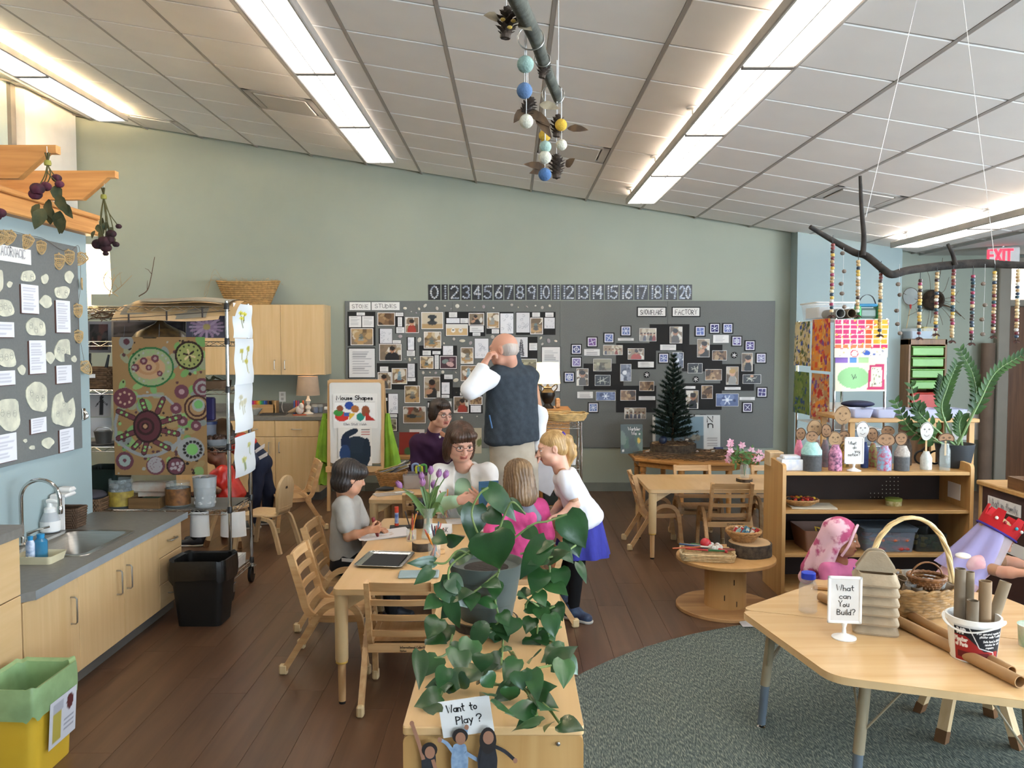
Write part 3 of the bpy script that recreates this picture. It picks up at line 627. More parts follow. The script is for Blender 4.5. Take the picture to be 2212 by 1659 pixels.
for x in (RX0,RX1):
 for y in (RY0,RY1):
  p=obj('post',MB().tube([(x-ox,y-oy,.12),(x-ox,y-oy,zt_)],.0125,14),Ag,t)
  mb=MB()
  for z in RZ:mb.lathe((x-ox,y-oy,z-.02),[(.014,0),(.0175,.004),(.016,.04),(.014,.044)],14)
  obj('collar',mb,mat('dark_collar','3a3a3a',.3,.6),p)
  cst=obj('caster',MB().lathe((x-ox,y-oy-.012,.055),[(.0,-.014),(.03,-.014),(.055,-.011),(.055,.011),(.03,.014),(.0,.014)],24,R=[[0,0,1],[0,1,0],[1,0,0]]),Aj,t)
  mb=MB();mb.box((x-ox,y-oy,.112),(.05,.06,.006),.002)
  for s_ in (-1,1):mb.box((x-ox+s_*.02,y-oy-.004,.085),(.003,.04,.055))
  mb.lathe((x-ox,y-oy,.112),[(.016,0),(.014,.03)],12);obj('fork',mb,Ag,cst)
for z in RZ:
 mb=MB()
 for yy in (RY0,RY1):
  for dz in (0,-.03):mb.tube([(RX0-ox,yy-oy,z+dz),(RX1-ox,yy-oy,z+dz)],.003,6)
  n=22;mb.tube([(RX0-ox+(RX1-RX0)*i/n,yy-oy,z-.03*(i%2)) for i in range(n+1)],.0022,5)
 for xx in (RX0,RX1):
  for dz in (0,-.03):mb.tube([(xx-ox,RY0-oy,z+dz),(xx-ox,RY1-oy,z+dz)],.003,6)
  n=8;mb.tube([(xx-ox,RY0-oy+(RY1-RY0)*i/n,z-.03*(i%2)) for i in range(n+1)],.0022,5)
 for i in range(1,40):
  x=RX0+(RX1-RX0)*i/40;mb.tube([(x-ox,RY0-oy,z),(x-ox,RY1-oy,z)],.0018,4,cap=False)
 o=obj('wire_shelf',mb,Ag,t,60)
 if z in (RZ[3],RZ[4],RZ[5]):obj('shelf_liner',MB().box(((RX0+RX1)/2-ox,(RY0+RY1)/2-oy,z+.004),(RX1-RX0-.03,RY1-RY0-.03,.003)),mat('grey_liner','6d6a66',.6),o,0)
zt_=RZ[0]+.006;M_kraft=mat('kraft_paper','a98a64',.85,var=.08,scale=8)
for k in range(5):
 rg=Rnd(k);x0=-2.62+.04*k;wd=.55+rg.uniform(0,.18);yy=RY0-.03+.012*k
 mb=MB();mb.grid(lambda u,v:(x0+wd*u,yy+.36*v,zt_+.012*k+.010*sin(u*7+k)*u+(-.11*(1-v)**4*(1 if k<3 else.3) if v<.5 else 0)+.012),14,12)
 tag(obj('paper_sheet',mb,mat('kraft_%d'%(k%3),['c9aa80','8a8476','b99a6c'][k%3],.85),smooth=60),['brown paper sheet drooping over the front of the rack top','grey paper sheet second from the bottom on the rack top','tan paper sheet in the middle of the rack top stack','brown paper sheet under the topmost on the rack top','topmost curled grey paper sheet on the rack top'][k],'paper','loose paper sheets on the rack top')
def twig(name,lab,pts,r0,r1,m,group=None,side=0,seed=0,cat='twig'):
 rg_=Rnd(seed);mb=MB();sp_=Ab(pts,5);n_=len(sp_);mb.tube(sp_,[r0+(r1-r0)*i/(n_-1) for i in range(n_)],6)
 for k in range(side):
  i=rg_.randint(2,n_-3);p=sp_[i];d=arr((rg_.uniform(-1,1),rg_.uniform(-.4,.4),rg_.uniform(.2,1)));d/=norm_(d);l=rg_.uniform(.04,.1)
  mb.tube([p,p+d*l*.5+arr((0,0,.01)),p+d*l],[r1*1.1,r1*.9,r1*.5],5)
 o=obj(name,mb,m,smooth=60)
 if lab:tag(o,lab,cat,group)
 return o
Bf=mat('dry_twig_bark','5b4633',.9,var=.2,scale=20);Bw=mat('dry_twig_pale','a8916b',.9,var=.15,scale=20)
Yt=RY0+.15
twig('twig','long dark twig reaching up from the top of the rack',[P(300,640,Yt),P(318,627,Yt),P(326,600,Yt),P(334,555,Yt)],.004,.002,Bf,'twigs on the rack',2,3)
twig('twig','forked pale twig standing by the lit lamp on the rack',[P(236,640,Yt+.05),P(243,615,Yt),P(247,592,Yt)],.004,.0018,Bw,'twigs on the rack',5,5)
twig('twig','pale twig leaning right on top of the rack',[P(245,632,Yt),P(262,618,Yt),P(285,595,Yt)],.003,.0015,Bw,'twigs on the rack',3,8)
twig('twig','short pale twig at the left of the rack top',[P(255,640,Yt),P(230,622,Yt),P(224,600,Yt),P(236,582,Yt)],.003,.0015,Bw,'twigs on the rack',3,9)
for k in range(1):
 rg=Rnd(11);mb=MB();
 for i in range(60):
  c0=P(rg.uniform(195,290),rg.uniform(672,690),RY0+.12+rg.uniform(-.06,.06));d=arr((rg.uniform(-.12,.12),rg.uniform(-.05,.05),rg.uniform(-.015,.02)));mb.tube([arr(c0)-d,arr(c0)+(0,0,.01),arr(c0)+d],.0025,4)
 o=tag(obj('twig_heap',mb,Bf,smooth=0),'tangled heap of dry twigs below the rack top','twigs',kind='stuff')
def Ao(name,lab,base,hb,r0,r1,hs,mbase,mshade,prof,power,colr,handles=False):
 t=thing(name,lab,'lamp',base);obj('lamp_base',MB().lathe((0,0,0),[(r,z*hb) for r,z in prof],24),mbase,t)
 obj('lamp_shade',MB().lathe((0,0,hb*.96),[(r0,0),(r1,hs),(r1-.002,hs),(r0-.002,0)],32,cap=False),mshade,t);obj('stem',MB().tube([(0,0,hb*.95),(0,0,hb+hs*.5)],.006,8),Aw,t)
 bl=obj('bulb',MB().ball((0,0,hb+hs*.45),(.03,.03,.04),12),emit('bulb_warm','ffe0a8',6.0),t)
 if handles:
  for s_ in (-1,1):obj('urn_handle',MB().tube(Ab([(s_*.035,0,hb*.80),(s_*.085,0,hb*.93),(s_*.092,0,hb*.78),(s_*.05,0,hb*.60)],5),.006,8),mbase,t)
 l=bpy.data.lights.new('lamp_light','POINT');l.energy=power;l.color=colr;l.shadow_soft_size=.04;lo=bpy.data.objects.new('lamp_light',l);link(lo,t);lo.location=(0,0,hb+hs*.45)
 return t
def shade_mat(name,c,e,em=None):
 m=emit(name,em or c,e);return m
Ao('table_lamp','lit lamp with a white drum shade on the rack behind the partition',(-2.93,5.75,RZ[0]+.01),.10,.15,.14,.32,Af,emit('lit_shade_white','ffe9bb',3.2),[(.07,0),(.07,.05),(.02,.1),(.02,.9),(.012,1)],14,(1,.82,.55))
yq=RY0-.03;A=P(243,728,yq);B=P(444,728,yq);C_=P(236,1026,yq);D_=P(440,1030,yq)
W_=B.x-A.x;H_=A.z-C_.z;asp=W_/H_;cv=Canvas(150,215,'a07c50',asp)
rg=Rnd(3)
cv.noise(1,90,['8fae6a','7fa565','9a9a7a','8a8f86','a58a5c','78a05a'],.02,.05)
def U(px):return (px-190)/(840-190)*asp
def W2(py):return (1365-py)/(1365-395)
def dsc(px,py,r,c,r0=0,ry=None,rot=0):cv.disc(U(px),W2(py),r/650*asp,c,r0,(ry or r)/970,rot)
for i in range(110):dsc(rg.uniform(200,830),rg.uniform(400,1360),rg.uniform(6,13),rg.choice(['2c211a','3a2a20','8fbf72','a9a79a','5c3a3a']))
dsc(290,430,50,'8e8e8a');dsc(292,428,22,'5e3338')
dsc(460,605,160,'2d6b38',ry=142);dsc(460,605,148,'9aa478',ry=128);dsc(450,610,110,'c29a72',ry=80);dsc(440,600,80,'b5865c',.7,60)
for (x,y,r) in ((350,610,28),(410,562,26),(445,608,22),(490,545,27),(520,650,20)):dsc(x,y,r,'6e3a44');dsc(x,y,r*.45,'a98a84')
for i in range(22):
 a=i/22*6.28;dsc(460+125*cos(a),605+108*sin(a),8,rg.choice(['93b070','a8a7a0','3e5a34']))
dsc(728,523,101,'2e1a15');dsc(728,523,86,'9c9f5c')
for i in range(6):
 a=i/6*6.28+.3;cv.line([(U(728+12*cos(a)),W2(523+12*sin(a))),(U(728+40*cos(a)),W2(523+40*sin(a)))],.007,'33211b' if i%2 else 'd8bd8c')
for i in range(12):
 a=i/12*6.28;dsc(728+70*cos(a),523+70*sin(a),7,'2c3a20')
dsc(272,823,82,'713c45',ry=72);
for i in range(8):
 a=i/8*6.28;dsc(272+45*cos(a),823+40*sin(a),9,'cfa98e')
for (x,y,r) in ((670,778,50),(628,895,40),(672,985,36),(765,1018,36)):dsc(x,y,r,'70404a');dsc(x,y,r*.4,'b08f8f')
dsc(815,750,68,'6f3c46');dsc(815,752,50,'9c9690');dsc(815,755,34,'70404a');dsc(820,756,18,'9c9690')
dsc(775,892,92,'4a2a22');dsc(775,892,78,'a8835a');dsc(775,892,64,'4a2a22',.8);dsc(785,872,46,'a5a79b');dsc(785,868,30,'78b268')
cv.line([(U(205+i*3.2*10),W2(1120+110*sin(i/14*3.1))) for i in range(15)],.012,'9a9a98');cv.line([(U(205),W2(1120)),(U(200),W2(1000)),(U(225),W2(900))],.011,'9a9a98');cv.line([(U(655),W2(1040)),(U(640),W2(1130)),(U(600),W2(1190))],.011,'9a9a98');cv.line([(U(365),W2(810)),(U(480),W2(800)),(U(560),W2(815)),(U(605),W2(860))],.009,'9a9a98')
for (x0,y0,x1,y1) in ((330,960,225,915),(420,920,395,845),(500,920,540,830),(530,990,650,955),(530,1050,635,1075),(340,1060,220,1105),(370,1130,330,1170),(420,1135,400,1205),(480,1130,570,1175)):
 cv.line([(U(x0),W2(y0)),(U(x1),W2(y1))],.021,'3a211d');cv.line([(U(x0),W2(y0)),(U(x1),W2(y1))],.015,'6e3b40')
 for k in (.45,.8):dsc(x0+(x1-x0)*k,y0+(y1-y0)*k,10,'8cbf70')
dsc(428,1022,102,'2f1a18',ry=116);dsc(428,1022,88,'5e2f33',ry=102);dsc(415,1022,62,'38201d',.72);dsc(412,1020,26,'38201d');dsc(412,1020,15,'b78a66')
dsc(725,1185,95,'a19f9b',ry=85);dsc(735,1185,40,'82bd66')
for i in range(14):
 a=i/14*6.28;dsc(738+60*cos(a),1185+55*sin(a),11,'2b2522')
dsc(262,1265,64,'70404a');dsc(262,1262,42,'a3b0a6');dsc(262,1262,13,'70404a')
dsc(480,1298,65,'70404a');cv.line([(U(480+r*cos(r*.32)),W2(1298+r*sin(r*.32))) for r in range(4,58,2)],.009,'a9a0a0')
dsc(620,1303,66,'33201d');dsc(620,1303,55,'70404a')
for (x,y) in ((600,1290),(630,1285),(650,1305),(615,1315),(640,1328),(590,1318),(660,1282)):dsc(x,y,12,'b5a6a6')
cv.c*=.72;t=thing('child_painting','dotted brown paper painting with a turtle and circles hung on the rack','painting',(A.x,yq,C_.z))  # whole canvas darkened: the shade on the rack is put into its colours
Ac('sheet',cv,(A.x-.005,yq,C_.z),(1,0,0),(0,0,1),W_,H_,Ai,t,warp=lambda u,v:.008*np.sin(u*5)*(1-v))
lp=[P(190,690,yq+.01),P(330,683,yq+.005),P(497,671,yq+.01)]
tag(obj('hanging_line',MB().tube(Ab(lp,5),.002,5),Aj),'thin dark line strung across the front of the rack','string')
for k,px in enumerate((278,360,437)):
 q=P(px,688-k*6,yq-.004);tag(obj('clothespin',MB().box((q.x,q.y,q.z),(.008,.012,.06),.002),mat('dark_clothespin','2c2320',.7)),'dark clothespin on the rack line, %s'%['left of the round lampshade','above the painting centre','by the flower photo'][k],'clothespin','clothespins on the rack line')
for s_ in (.12,.5,.86):obj('hanger_thread',MB().tube([(W_*s_,0,H_-.004),(W_*s_*.98+.01,0,H_+.075+.015*s_)],.0012,4),Aj,t)
def Aq(name,lab,px0,py0,px1,py1,Y,cv,tilt=.12,cat='picture',border=None,group=None):
 a=P(px0,py1,Y);b=P(px1,py0,Y);W,H=b.x-a.x,b.z-a.z
 t=thing(name,lab,cat,(a.x,Y,a.z),0,group)
 ey=arr((0,sin(tilt),cos(tilt)))
 if border:
  o_=MB();o_.sheet((0,.003,0),(1,0,0),ey,[(0,0),(W,0),(W,H),(0,H)],-.002);o_.v=o_.v;obj('mount',o_,border,t,0);e=.12*min(W,H)
 else:e=0
 Ac('print',cv,arr((a.x+e,Y,a.z+e))+arr((0,-.0015,0)),(1,0,0),ey,W-2*e,H-2*e,Ai,t);return t
cvd=Canvas(14,18,'2d2a2a');cvd.noise(4,12,['4a3230','1c1b1d','3a3636'],.1,.3)
Aq('art_print','dark framed print at the left end of the upper rack shelf',188,694,238,762,RY0+.12,cvd,.05,border=mat('grey_mount','77767a',.8))
cvd=Canvas(14,10,'48464a');cvd.noise(5,8,['2e2c2f','5a585c'],.1,.3);Aq('art_print','dark landscape print behind the round lampshade',240,690,400,735,RY0+.3,cvd,.05,border=mat('grey_mount','77767a',.8))
cvf=Canvas(36,24,'4f4a55',1.6)
for i in range(16):
 a=i/16*6.28;cvf.line([(.8,.5),(.8+.62*cos(a),.5+.45*sin(a))],.06,'9c7f93' if i%2 else 'b095a6')
cvf.disc(.8,.5,.14,'b7a065');Aq('flower_photo','pink flower photograph on the upper rack shelf',402,682,490,730,RY0+.10,cvf,.08,cat='photo')
c=P(347,725,RY0+.14);t=thing('pendant_shade','round dark mosaic glass lampshade above the painting','lampshade',(c.x,c.y,c.z-.02))
obj('shade',MB().lathe((0,0,0),[(.175,0),(.178,.01),(.15,.045),(.09,.075),(.04,.10),(.02,.12)],28),mat('mosaic_glass','2a2018',.3,c2='4f3d22',scale=26),t)
obj('finial',MB().ball((0,0,.125),.018,10),Aj,t)
Cs=mat('rattan','6b4f35',.8,var=.2,scale=40,bump=.5,bscale=80)
q=P(216,838,RY0+.15);t=thing('storage_basket','brown wicker basket with a white tag on the middle rack shelf','basket',(q.x,q.y,RZ[2]+.006));Bk(t,.13,.12,.15,.13,.14,Cs)
obj('tag',MB().box((.02,-.14,.085),(.04,.004,.025)),Ad,t,0)
mb=MB()
for i,(dx,l) in enumerate(((-.10,.07),(-.085,.1),(-.065,.105),(-.045,.09),(.07,.08))):mb.tube([(q.x+dx,q.y-.05,RZ[2]+.14),(q.x+dx+.01*(i-2),q.y-.05,RZ[2]+.15+l)],[.012,.007],8)
mb.box((q.x-.07,q.y-.05,RZ[2]+.15),(.09,.02,.06),.01);tag(obj('hand_cutout',mb,Aj),'black hand-shaped cut-out standing in the wicker basket','cutout')
cvp=Canvas(22,24,'a7a3a3');cvp.line([(.5,.1),(.5,.35)],.05,'2a2828').line([(.6,.1),(.58,.35)],.05,'2a2828').rect(.46,.35,.62,.7,'2a2828').disc(.54,.8,.09,'2a2828').line([(.46,.65),(.3,.45)],.025,'2a2828').line([(.62,.65),(.8,.5)],.025,'2a2828')
Aq('child_drawing','grey drawing of a dark standing figure on the rack',194,848,238,900,RY0+.1,cvp,.1,cat='drawing')
cvw=Canvas(10,8,'dcdadc');Aq('plain_sheet','plain white sheet standing low on the rack',190,902,240,945,RY0+.22,cvw,.04,cat='paper')
q=P(224,958,RY0+.1);t=thing('metal_pail','small galvanised pail on the lower rack shelf','pail',(q.x,q.y,RZ[3]+.006));obj('pail',MB().lathe((0,0,0),[(.045,0),(.058,.085),(.062,.09),(.055,.088),(.043,.004)],24),mat('galvanised','7c7a76',.45,.8),t);obj('bail',MB().tube(Ab([(-.06,0,.085),(-.04,0,.11),(0,-.02,.118),(.04,0,.11),(.06,0,.085)],4),.002,6),Aw,t);obj('saucer',MB().lathe((-.01,0,0),[(.085,0),(.1,.012),(.098,.014),(.08,.004)],24),mat('grey_saucer','55504b',.5),t)
Ak=glass('jar_glass','dfe8e4',.05,.13);rg=Rnd(8)
def jar(name,lab,q,r,h,m,cat='jar',rim=None,filling=None,group=None,lid=None,prof=None):
 t=thing(name,lab,cat,q,0,group);pr=prof or [(r*.9,0),(r,.01),(r,h*.9),(r*.97,h),(r*.94,h),(r*.96,h*.9),(r*.96,.014),(0,.008)]
 obj('vessel',MB().lathe((0,0,0),pr,24),m,t)
 if filling:
  cnt,br,ms,top=filling;rg_=Rnd(hash(lab)%999)
  k=0;layers=[]
  nper=max(3,int(2*pi*(r-br)/(2*br)))
  z=br+.01
  while z<top and k<cnt:
   for i in range(nper):
    if k>=cnt:break
    a=2*pi*i/nper+z*31;layers.append((a,z,rg_.choice(ms)));k+=1
   z+=br*1.7
  for a,z,mm in layers:obj('piece',MB().ball(((r*.95-br)*cos(a),(r*.95-br)*sin(a),z),(br,br*.9,br*.85),8),mm,t)
 if lid:obj('lid',MB().lathe((0,0,0),[(r*1.02,h-.006),(r*1.02,h+.014),(0,h+.015)],24),lid,t)
 return t
Cw=[mat('pebble_%d'%i,c,.5) for i,c in enumerate(('3c3a3c','54565e','2a2a2d','77777a'))]
q=P(262,1088,RY0+.09);t=jar('stone_jar','clear jar of dark stones with a yellow label on the lower rack shelf',(q.x,q.y,RZ[4]+.006),.078,.19,Ak,filling=(40,.022,Cw,.17))
obj('label',MB().lathe((0,0,0),[(.0795,.012),(.0795,.11)],40,cap=False),mat('yellow_label','b39a3e',.6,c2='8a7430',scale=25),t)
q=P(385,1085,RY0+.09);t=jar('craft_jar','jar with an orange-brown label on the lower rack shelf',(q.x,q.y,RZ[4]+.006),.08,.17,Ak,filling=(30,.024,[mat('brown_bits','4d3524',.7),Cw[0]],.15));obj('label',MB().lathe((0,0,0),[(.0815,.02),(.0815,.13)],40,cap=False),mat('orange_label','8a5a2c',.6,c2='5f3d20',scale=30),t)
q=P(443,1085,RY0+.09);M_wb=[mat('white_pompom','b9bbbb',.9)]
t=jar('ball_tub','clear tub of white balls on the lower rack shelf',(q.x,q.y,RZ[4]+.006),.078,.21,glass('frosted_tub','e6eaea',.3,.35),filling=(44,.022,M_wb,.19),prof=[(.062,0),(.065,.006),(.078,.2),(.081,.205),(.079,.206),(.064,.008),(0,.006)])
q=P(325,1084,RY0+.12);t=thing('wooden_tray_box','shallow wooden box with a green strip on the lower rack shelf','box',(q.x,q.y,RZ[4]+.006));M_boxw=wood('box_wood','8a6a44','6d5032',0)
obj('box_body',MB().box((0,0,.006),(.2,.2,.012)).box((0,-.1,.035),(.2,.01,.07)).box((0,.1,.035),(.2,.01,.07)).box((-.1,0,.035),(.01,.2,.07)).box((.1,0,.035),(.01,.2,.07)),M_boxw,t,0);obj('green_strip',MB().box((.02,-.02,.05),(.13,.1,.02),.004),mat('green_felt','34523a',.9),t)
tag(obj('wrapped_packet',MB().box((q.x,q.y+.04,RZ[4]+.13),(.26,.1,.07),.012).box((q.x+.01,q.y+.05,RZ[4]+.08),(.2,.07,.03)),mat('peach_packet','c7a086',.5,c2='cfc6b8',scale=9)),'peach wrapped packet behind the jars on the rack','packet')
q=P(214,1080,RY0+.12);t=thing('fabric_basket','low wicker basket of dark cloth at the left of the lower rack shelf','basket',(q.x,q.y,RZ[4]+.006));Bk(t,.1,.12,.11,.13,.085,Cs);obj('cloth',MB().ball((0,0,.09),(.1,.11,.035),14),mat('dark_cloth','3d3a40',.95,bump=.5,bscale=30),t)
tag(obj('dark_green_bin',shell([(.09,.1,0),(.13,.14,.25)],cor=.03),mat('dark_green_plastic','13231d',.5)),'dark green bin on the rack behind the painting','bin');bpy.data.objects['dark_green_bin'].location=(P(225,1000,RY0+.2).x,RY0+.21,RZ[4]+.006+.0)
bpy.data.objects['dark_green_bin'].location.y=RY0+.24;bpy.data.objects['fabric_basket'].location.y=RY0+.0+.02
q=P(470,842,RY0+.12);t=thing('leaf_tray','brown tray of dry leaves at the right of the middle rack shelf','tray',(q.x-.02,q.y,RZ[2]+.006));obj('tray',shell([(.08,.1,0),(.085,.105,.05)],cor=.015),mat('brown_card','5c452e',.8),t)
rg=Rnd(4)
for i in range(7):obj('leaf',MB().sheet((rg.uniform(-.06,.06),rg.uniform(-.06,.06),.05+.004*i),rotz(i)@arr((1.,0,.4)),rotz(i)@arr((0,1.,.2)),[(-.04,0),(0,-.018),(.045,0),(0,.018)],.001),mat('dry_leaf','4b4a2e',.8),t,0)
q=P(452,958,RY0+.12);t=thing('lidded_tub','tub with a dark blue lid on the rack beside the painting','tub',(q.x-.03,q.y+.05,RZ[3]+.006));obj('tub',MB().lathe((0,0,0),[(.055,0),(.06,.13),(.055,.13)],20),mat('grey_tub','6b6e78',.4),t);obj('lid',MB().lathe((0,0,.13),[(.066,0),(.066,.02),(0,.022)],20),mat('navy_lid','27335c',.4),t)
obj('purple_sleeve',MB().box((0,.0,.235),(.11,.05,.16),.01),mat('purple_card','322a5a',.6),t)
q=P(478,958,RY0+.1);t=thing('chestnut_dish','clear dish of chestnuts on the rack near its right post','dish',(q.x-.02,q.y-.01,RZ[3]+.006));obj('dish',MB().lathe((0,0,0),[(.07,0),(.11,.045),(.113,.046),(.072,.004)],28),glass('dish_plastic','cfd4d6',.1,.4),t)
for i in range(14):
 a=i*2.4;r_=.085*math.sqrt((i+.5)/14);obj('chestnut',MB().ball((r_*cos(a),r_*sin(a),.035+.018*(1-(r_/.09))),.021,10),mat('chestnut_brown','3a2419',.35,rnd=.3),t)
tag(obj('brown_sack',MB().ball((P(478,905,RY0+.3).x,RY0+.32,RZ[3]+.085),(.07,.07,.08),16),mat('brown_sack_cloth','5a3f26',.9,bump=.6,bscale=25)),'brown sack behind the chestnut dish','sack')
def Bd(lab,py0,py1,y0,y1,seed,cols):
 xx=RX1+.022;a=P(500,py1,y0);b=P(500,py0,y0);H=b.z-a.z;cv=Canvas(24,34,'dde2e4');rg_=Rnd(seed)
 for i in range(3):
  x=rg_.uniform(.3,.7);y=rg_.uniform(.35,.8);cv.disc(x,y,.1,cols[0],ry=.06);cv.line([(x,y),(x+rg_.uniform(-.1,.1),y-.25)],.022,cols[1])
 o=Ac('child_drawing',cv,(xx,y0,a.z),(0,1,0),(0,0,1),y1-y0,H,Ai,None,warp=lambda u,v:.02*np.sin(u*3.1)*(1-v)+.004*np.sin(v*9))
 tag(o,lab,'drawing','drawings hung on the end of the rack')
Bd('topmost child drawing with yellow flowers on the end of the rack',654,730,RY0+.06,RY1+.02,1,('d9cf4a','6b6f3a'))
Bd('second child drawing down with yellow dabs on the end of the rack',731,832,RY0+.08,RY1+.03,2,('b9b04e','a09a50'))
Bd('third child drawing down on the end of the rack, faint marks',832,936,RY0+.06,RY1+.0,3,('c9c4a8','b5b59d'))
Bd('lowest child drawing with a green and yellow stem on the end of the rack',946,1034,RY0+.05,RY1+.04,4,('c7c67e','8c9a72'))
for k,px in enumerate((428,500)):
 q=P(px,1105,RY0+.03 if k==0 else RY0+.02);w2=.065 if k==0 else.085
 mb=MB();mb.grid(lambda u,v:(q.x+w2*sin((u-.5)*2.6)*(1+.08*(1-v)),q.y-w2*.9*cos((u-.5)*2.6)+w2*.6,q.z-.17+.17*v),16,4);tag(obj('curled_paper',mb,Ad,smooth=60),['curled white paper hung below the rack shelf, left one','curled white paper hung below the rack shelf by the post'][k],'paper','curled papers under the rack shelf')
q=P(512,1235,RY0+.2);t=thing('letter_tray','white paper tray on the bottom shelf of the rack','tray',(-1.98,RY0+.2,RZ[5]+.008));obj('tray',shell([(.09,.15,0),(.095,.155,.07)],cor=.01),Af,t);obj('paper_stack',MB().box((0,0,.045),(.15,.28,.05)),Ad,t,0)
t=thing('clear_cup','clear plastic cup lying on the lower rack shelf','cup',(-2.06,RY0+.1,RZ[5]+.05));obj('cup',MB().lathe((0,0,0),[(.03,-.06),(.042,.06),(.04,.06),(.028,-.058)],20,R=Ah((1,-.3,.1))),Bg,t)
# == LEFT PARTITION BOARD
M_board=mat('grey_tack_board','6d6f6c',.9,var=.03,scale=90,bump=.15,bscale=300)
def LW(zx,zy,off=.016):return PX(zx/3.073,480+zy/3.073,XP+off)
a=LW(-400,0);b=LW(531,1500);zt_=LW(520,165).z;zb_=LW(531,1502).z;y1=LW(531,800).y
mb=MB();mb.box((XP+.0085,(y1+2.6)/2,(zt_+zb_)/2),(.014,y1-2.6,zt_-zb_),.002)
board_l=tag(obj('bulletin_board',mb,M_board),'grey tack board on the left partition wall','board')
EXL,EYL=(0,1,0),(0,0,1)
def Az(w,h,seed,tone='bcbcc4',bg='e2e2e6',nx=16,top=.93):
 cv=Canvas(nx,max(8,int(nx*h/w*1.6)),bg);rg_=Rnd(seed);n=max(2,int(h/w*9));
 for k in range(n):
  y=top-(k+.5)*(top-.1)/n;cv.rect(.12,y-.22/n*(top-.1),rg_.uniform(.6,.9),y+.22/n*(top-.1),tone)
 return cv
M_redmat=mat('brown_card_mount','5d3c33',.8)
for k,(x0,y0,x1,y1_,lab) in enumerate(((133,415,248,605,'typed note beside the topmost long cut-out'),(365,520,458,732,'tall typed note under the blocky cut-out at the right'),(-60,662,85,763,'typed note cut off by the left edge, upper'),(187,785,296,1005,'tallest typed note in the middle of the board'),(367,950,468,1068,'typed note under the tooth-shaped cut-out'),(-60,987,92,1083,'typed note cut off by the left edge, middle'),(197,1298,300,1398,'small typed note under the large round cut-out'),(388,1370,482,1520,'typed note at the lower right corner of the left board'),(-60,1408,102,1595,'typed note cut off by the left edge, lowest'))):
 p0=LW(x0,(y0+y1_)/2);p1=LW(x1,(y0+y1_)/2);zt1=LW((x0+x1)/2,y0).z;zb1=LW((x0+x1)/2,y1_).z;W,H=p1.y-p0.y,zt1-zb1
 t=thing('typed_note',lab,'note',(XP+.015,p0.y,zb1),0,'typed notes on the left board')
 obj('mount',MB().box((.003,W/2-.004,H/2-.004),(.005,W,H)),M_redmat,t,0)
 Ac('sheet',Az(W,H,k),(XP+.0225,p0.y,zb1),EXL,EYL,W,H,Ai,t,warp=lambda u,v:.006*(u-.5)**2)
p0=LW(-80,220);p1=LW(200,220);zt1=LW(60,158).z;zb1=LW(60,262).z;t=thing('title_strip','long white title strip with faint grey lettering on the left board','sign',(XP+.015,p0.y,zb1))
obj('strip',MB().box((.003,(p1.y-p0.y)/2,(zt1-zb1)/2),(.006,p1.y-p0.y,zt1-zb1)),Ad,t,0)
Ae('title_letters','ACORNACIC',(XP+.022,p0.y+.1,zb1+.03),EXL,EYL,(zt1-zb1)*.55,mat('faint_pencil','a9a7a8',.9),t,width=(p1.y-p0.y)-.16,stroke=.14)
M_cream=mat('cream_drawing_paper','dbd9c2',.85,c2='b9b8a6',scale=14,var=.1)
rg=Rnd(21)
def blob(x0,y0,x1,y1_,seed,n=22,rot=0,notch=None):
 rg_=Rnd(seed);cx,cy=(x0+x1)/2,(y0+y1_)/2;ph=[rg_.uniform(0,6) for _ in range(4)];pts=[]
 for i in range(n):
  a_=2*pi*i/n;r_=1+.07*sin(2*a_+ph[0])+.06*sin(3*a_+ph[1])+.04*sin(5*a_+ph[2]);e=2.6
  ca,sa=cos(a_),sin(a_);u=math.copysign(abs(ca)**(2/e),ca)*r_;v=math.copysign(abs(sa)**(2/e),sa)*r_
  if notch and abs(a_-notch)<.5:u*=.35;v*=.35
  pts.append((u,v))
 if rot:
  c_,s_=cos(rot),sin(rot);pts=[(u*c_-v*s_,u*s_+v*c_) for u,v in pts]
 mu=max(abs(u) for u,v in pts);mv=max(abs(v) for u,v in pts);return [(cx+u/mu*(x1-x0)/2,cy-v/mv*(y1_-y0)/2) for u,v in pts]
CUT=[(135,320,232,398,0,None,'wide cream cut-out near the top of the left board'),(268,343,320,410,.4,None,'small oval cream cut-out right of the wide one'),(423,318,487,408,-.6,None,'leaf-shaped cream cut-out below the acorn pair'),(40,390,80,435,-.5,None,'tiny cream oval at the upper left'),(-40,300,18,470,0,None,'cream cut-out cropped by the left edge near the title'),
(358,423,460,508,0,None,'blocky cream cut-out above the tall right note'),(256,483,346,572,-.7,None,'slanted cream sliver at the upper middle'),(-30,512,92,630,0,None,'square cream cut-out at the left edge'),(168,633,302,762,0,None,'square cream cut-out above the tallest note'),(-30,838,106,965,0,None,'rounded cream cut-out at the left edge, middle height'),(296,855,362,942,-.8,None,'slanted cream oval right of the tallest note'),
(358,775,470,930,0,5.4,'tooth-shaped cream cut-out at the right'),(470,885,507,932,.7,None,'tiny cream strip at the right edge of the board'),(112,945,170,1015,-.8,None,'small slanted cream piece left of the tallest note'),(168,1057,320,1260,0,None,'largest rounded cream cut-out in the middle'),(340,1122,500,1358,0,1.2,'large notched cream cut-out at the lower right'),(-30,1163,135,1390,0,None,'large cream cut-out at the lower left edge'),(270,1425,358,1505,-.7,None,'bone-shaped cream piece at the bottom'),(190,1482,230,1510,0,None,'small cream scrap at the bottom'),(150,1437,178,1465,.6,None,'tiny cream scrap above the bottom one')]
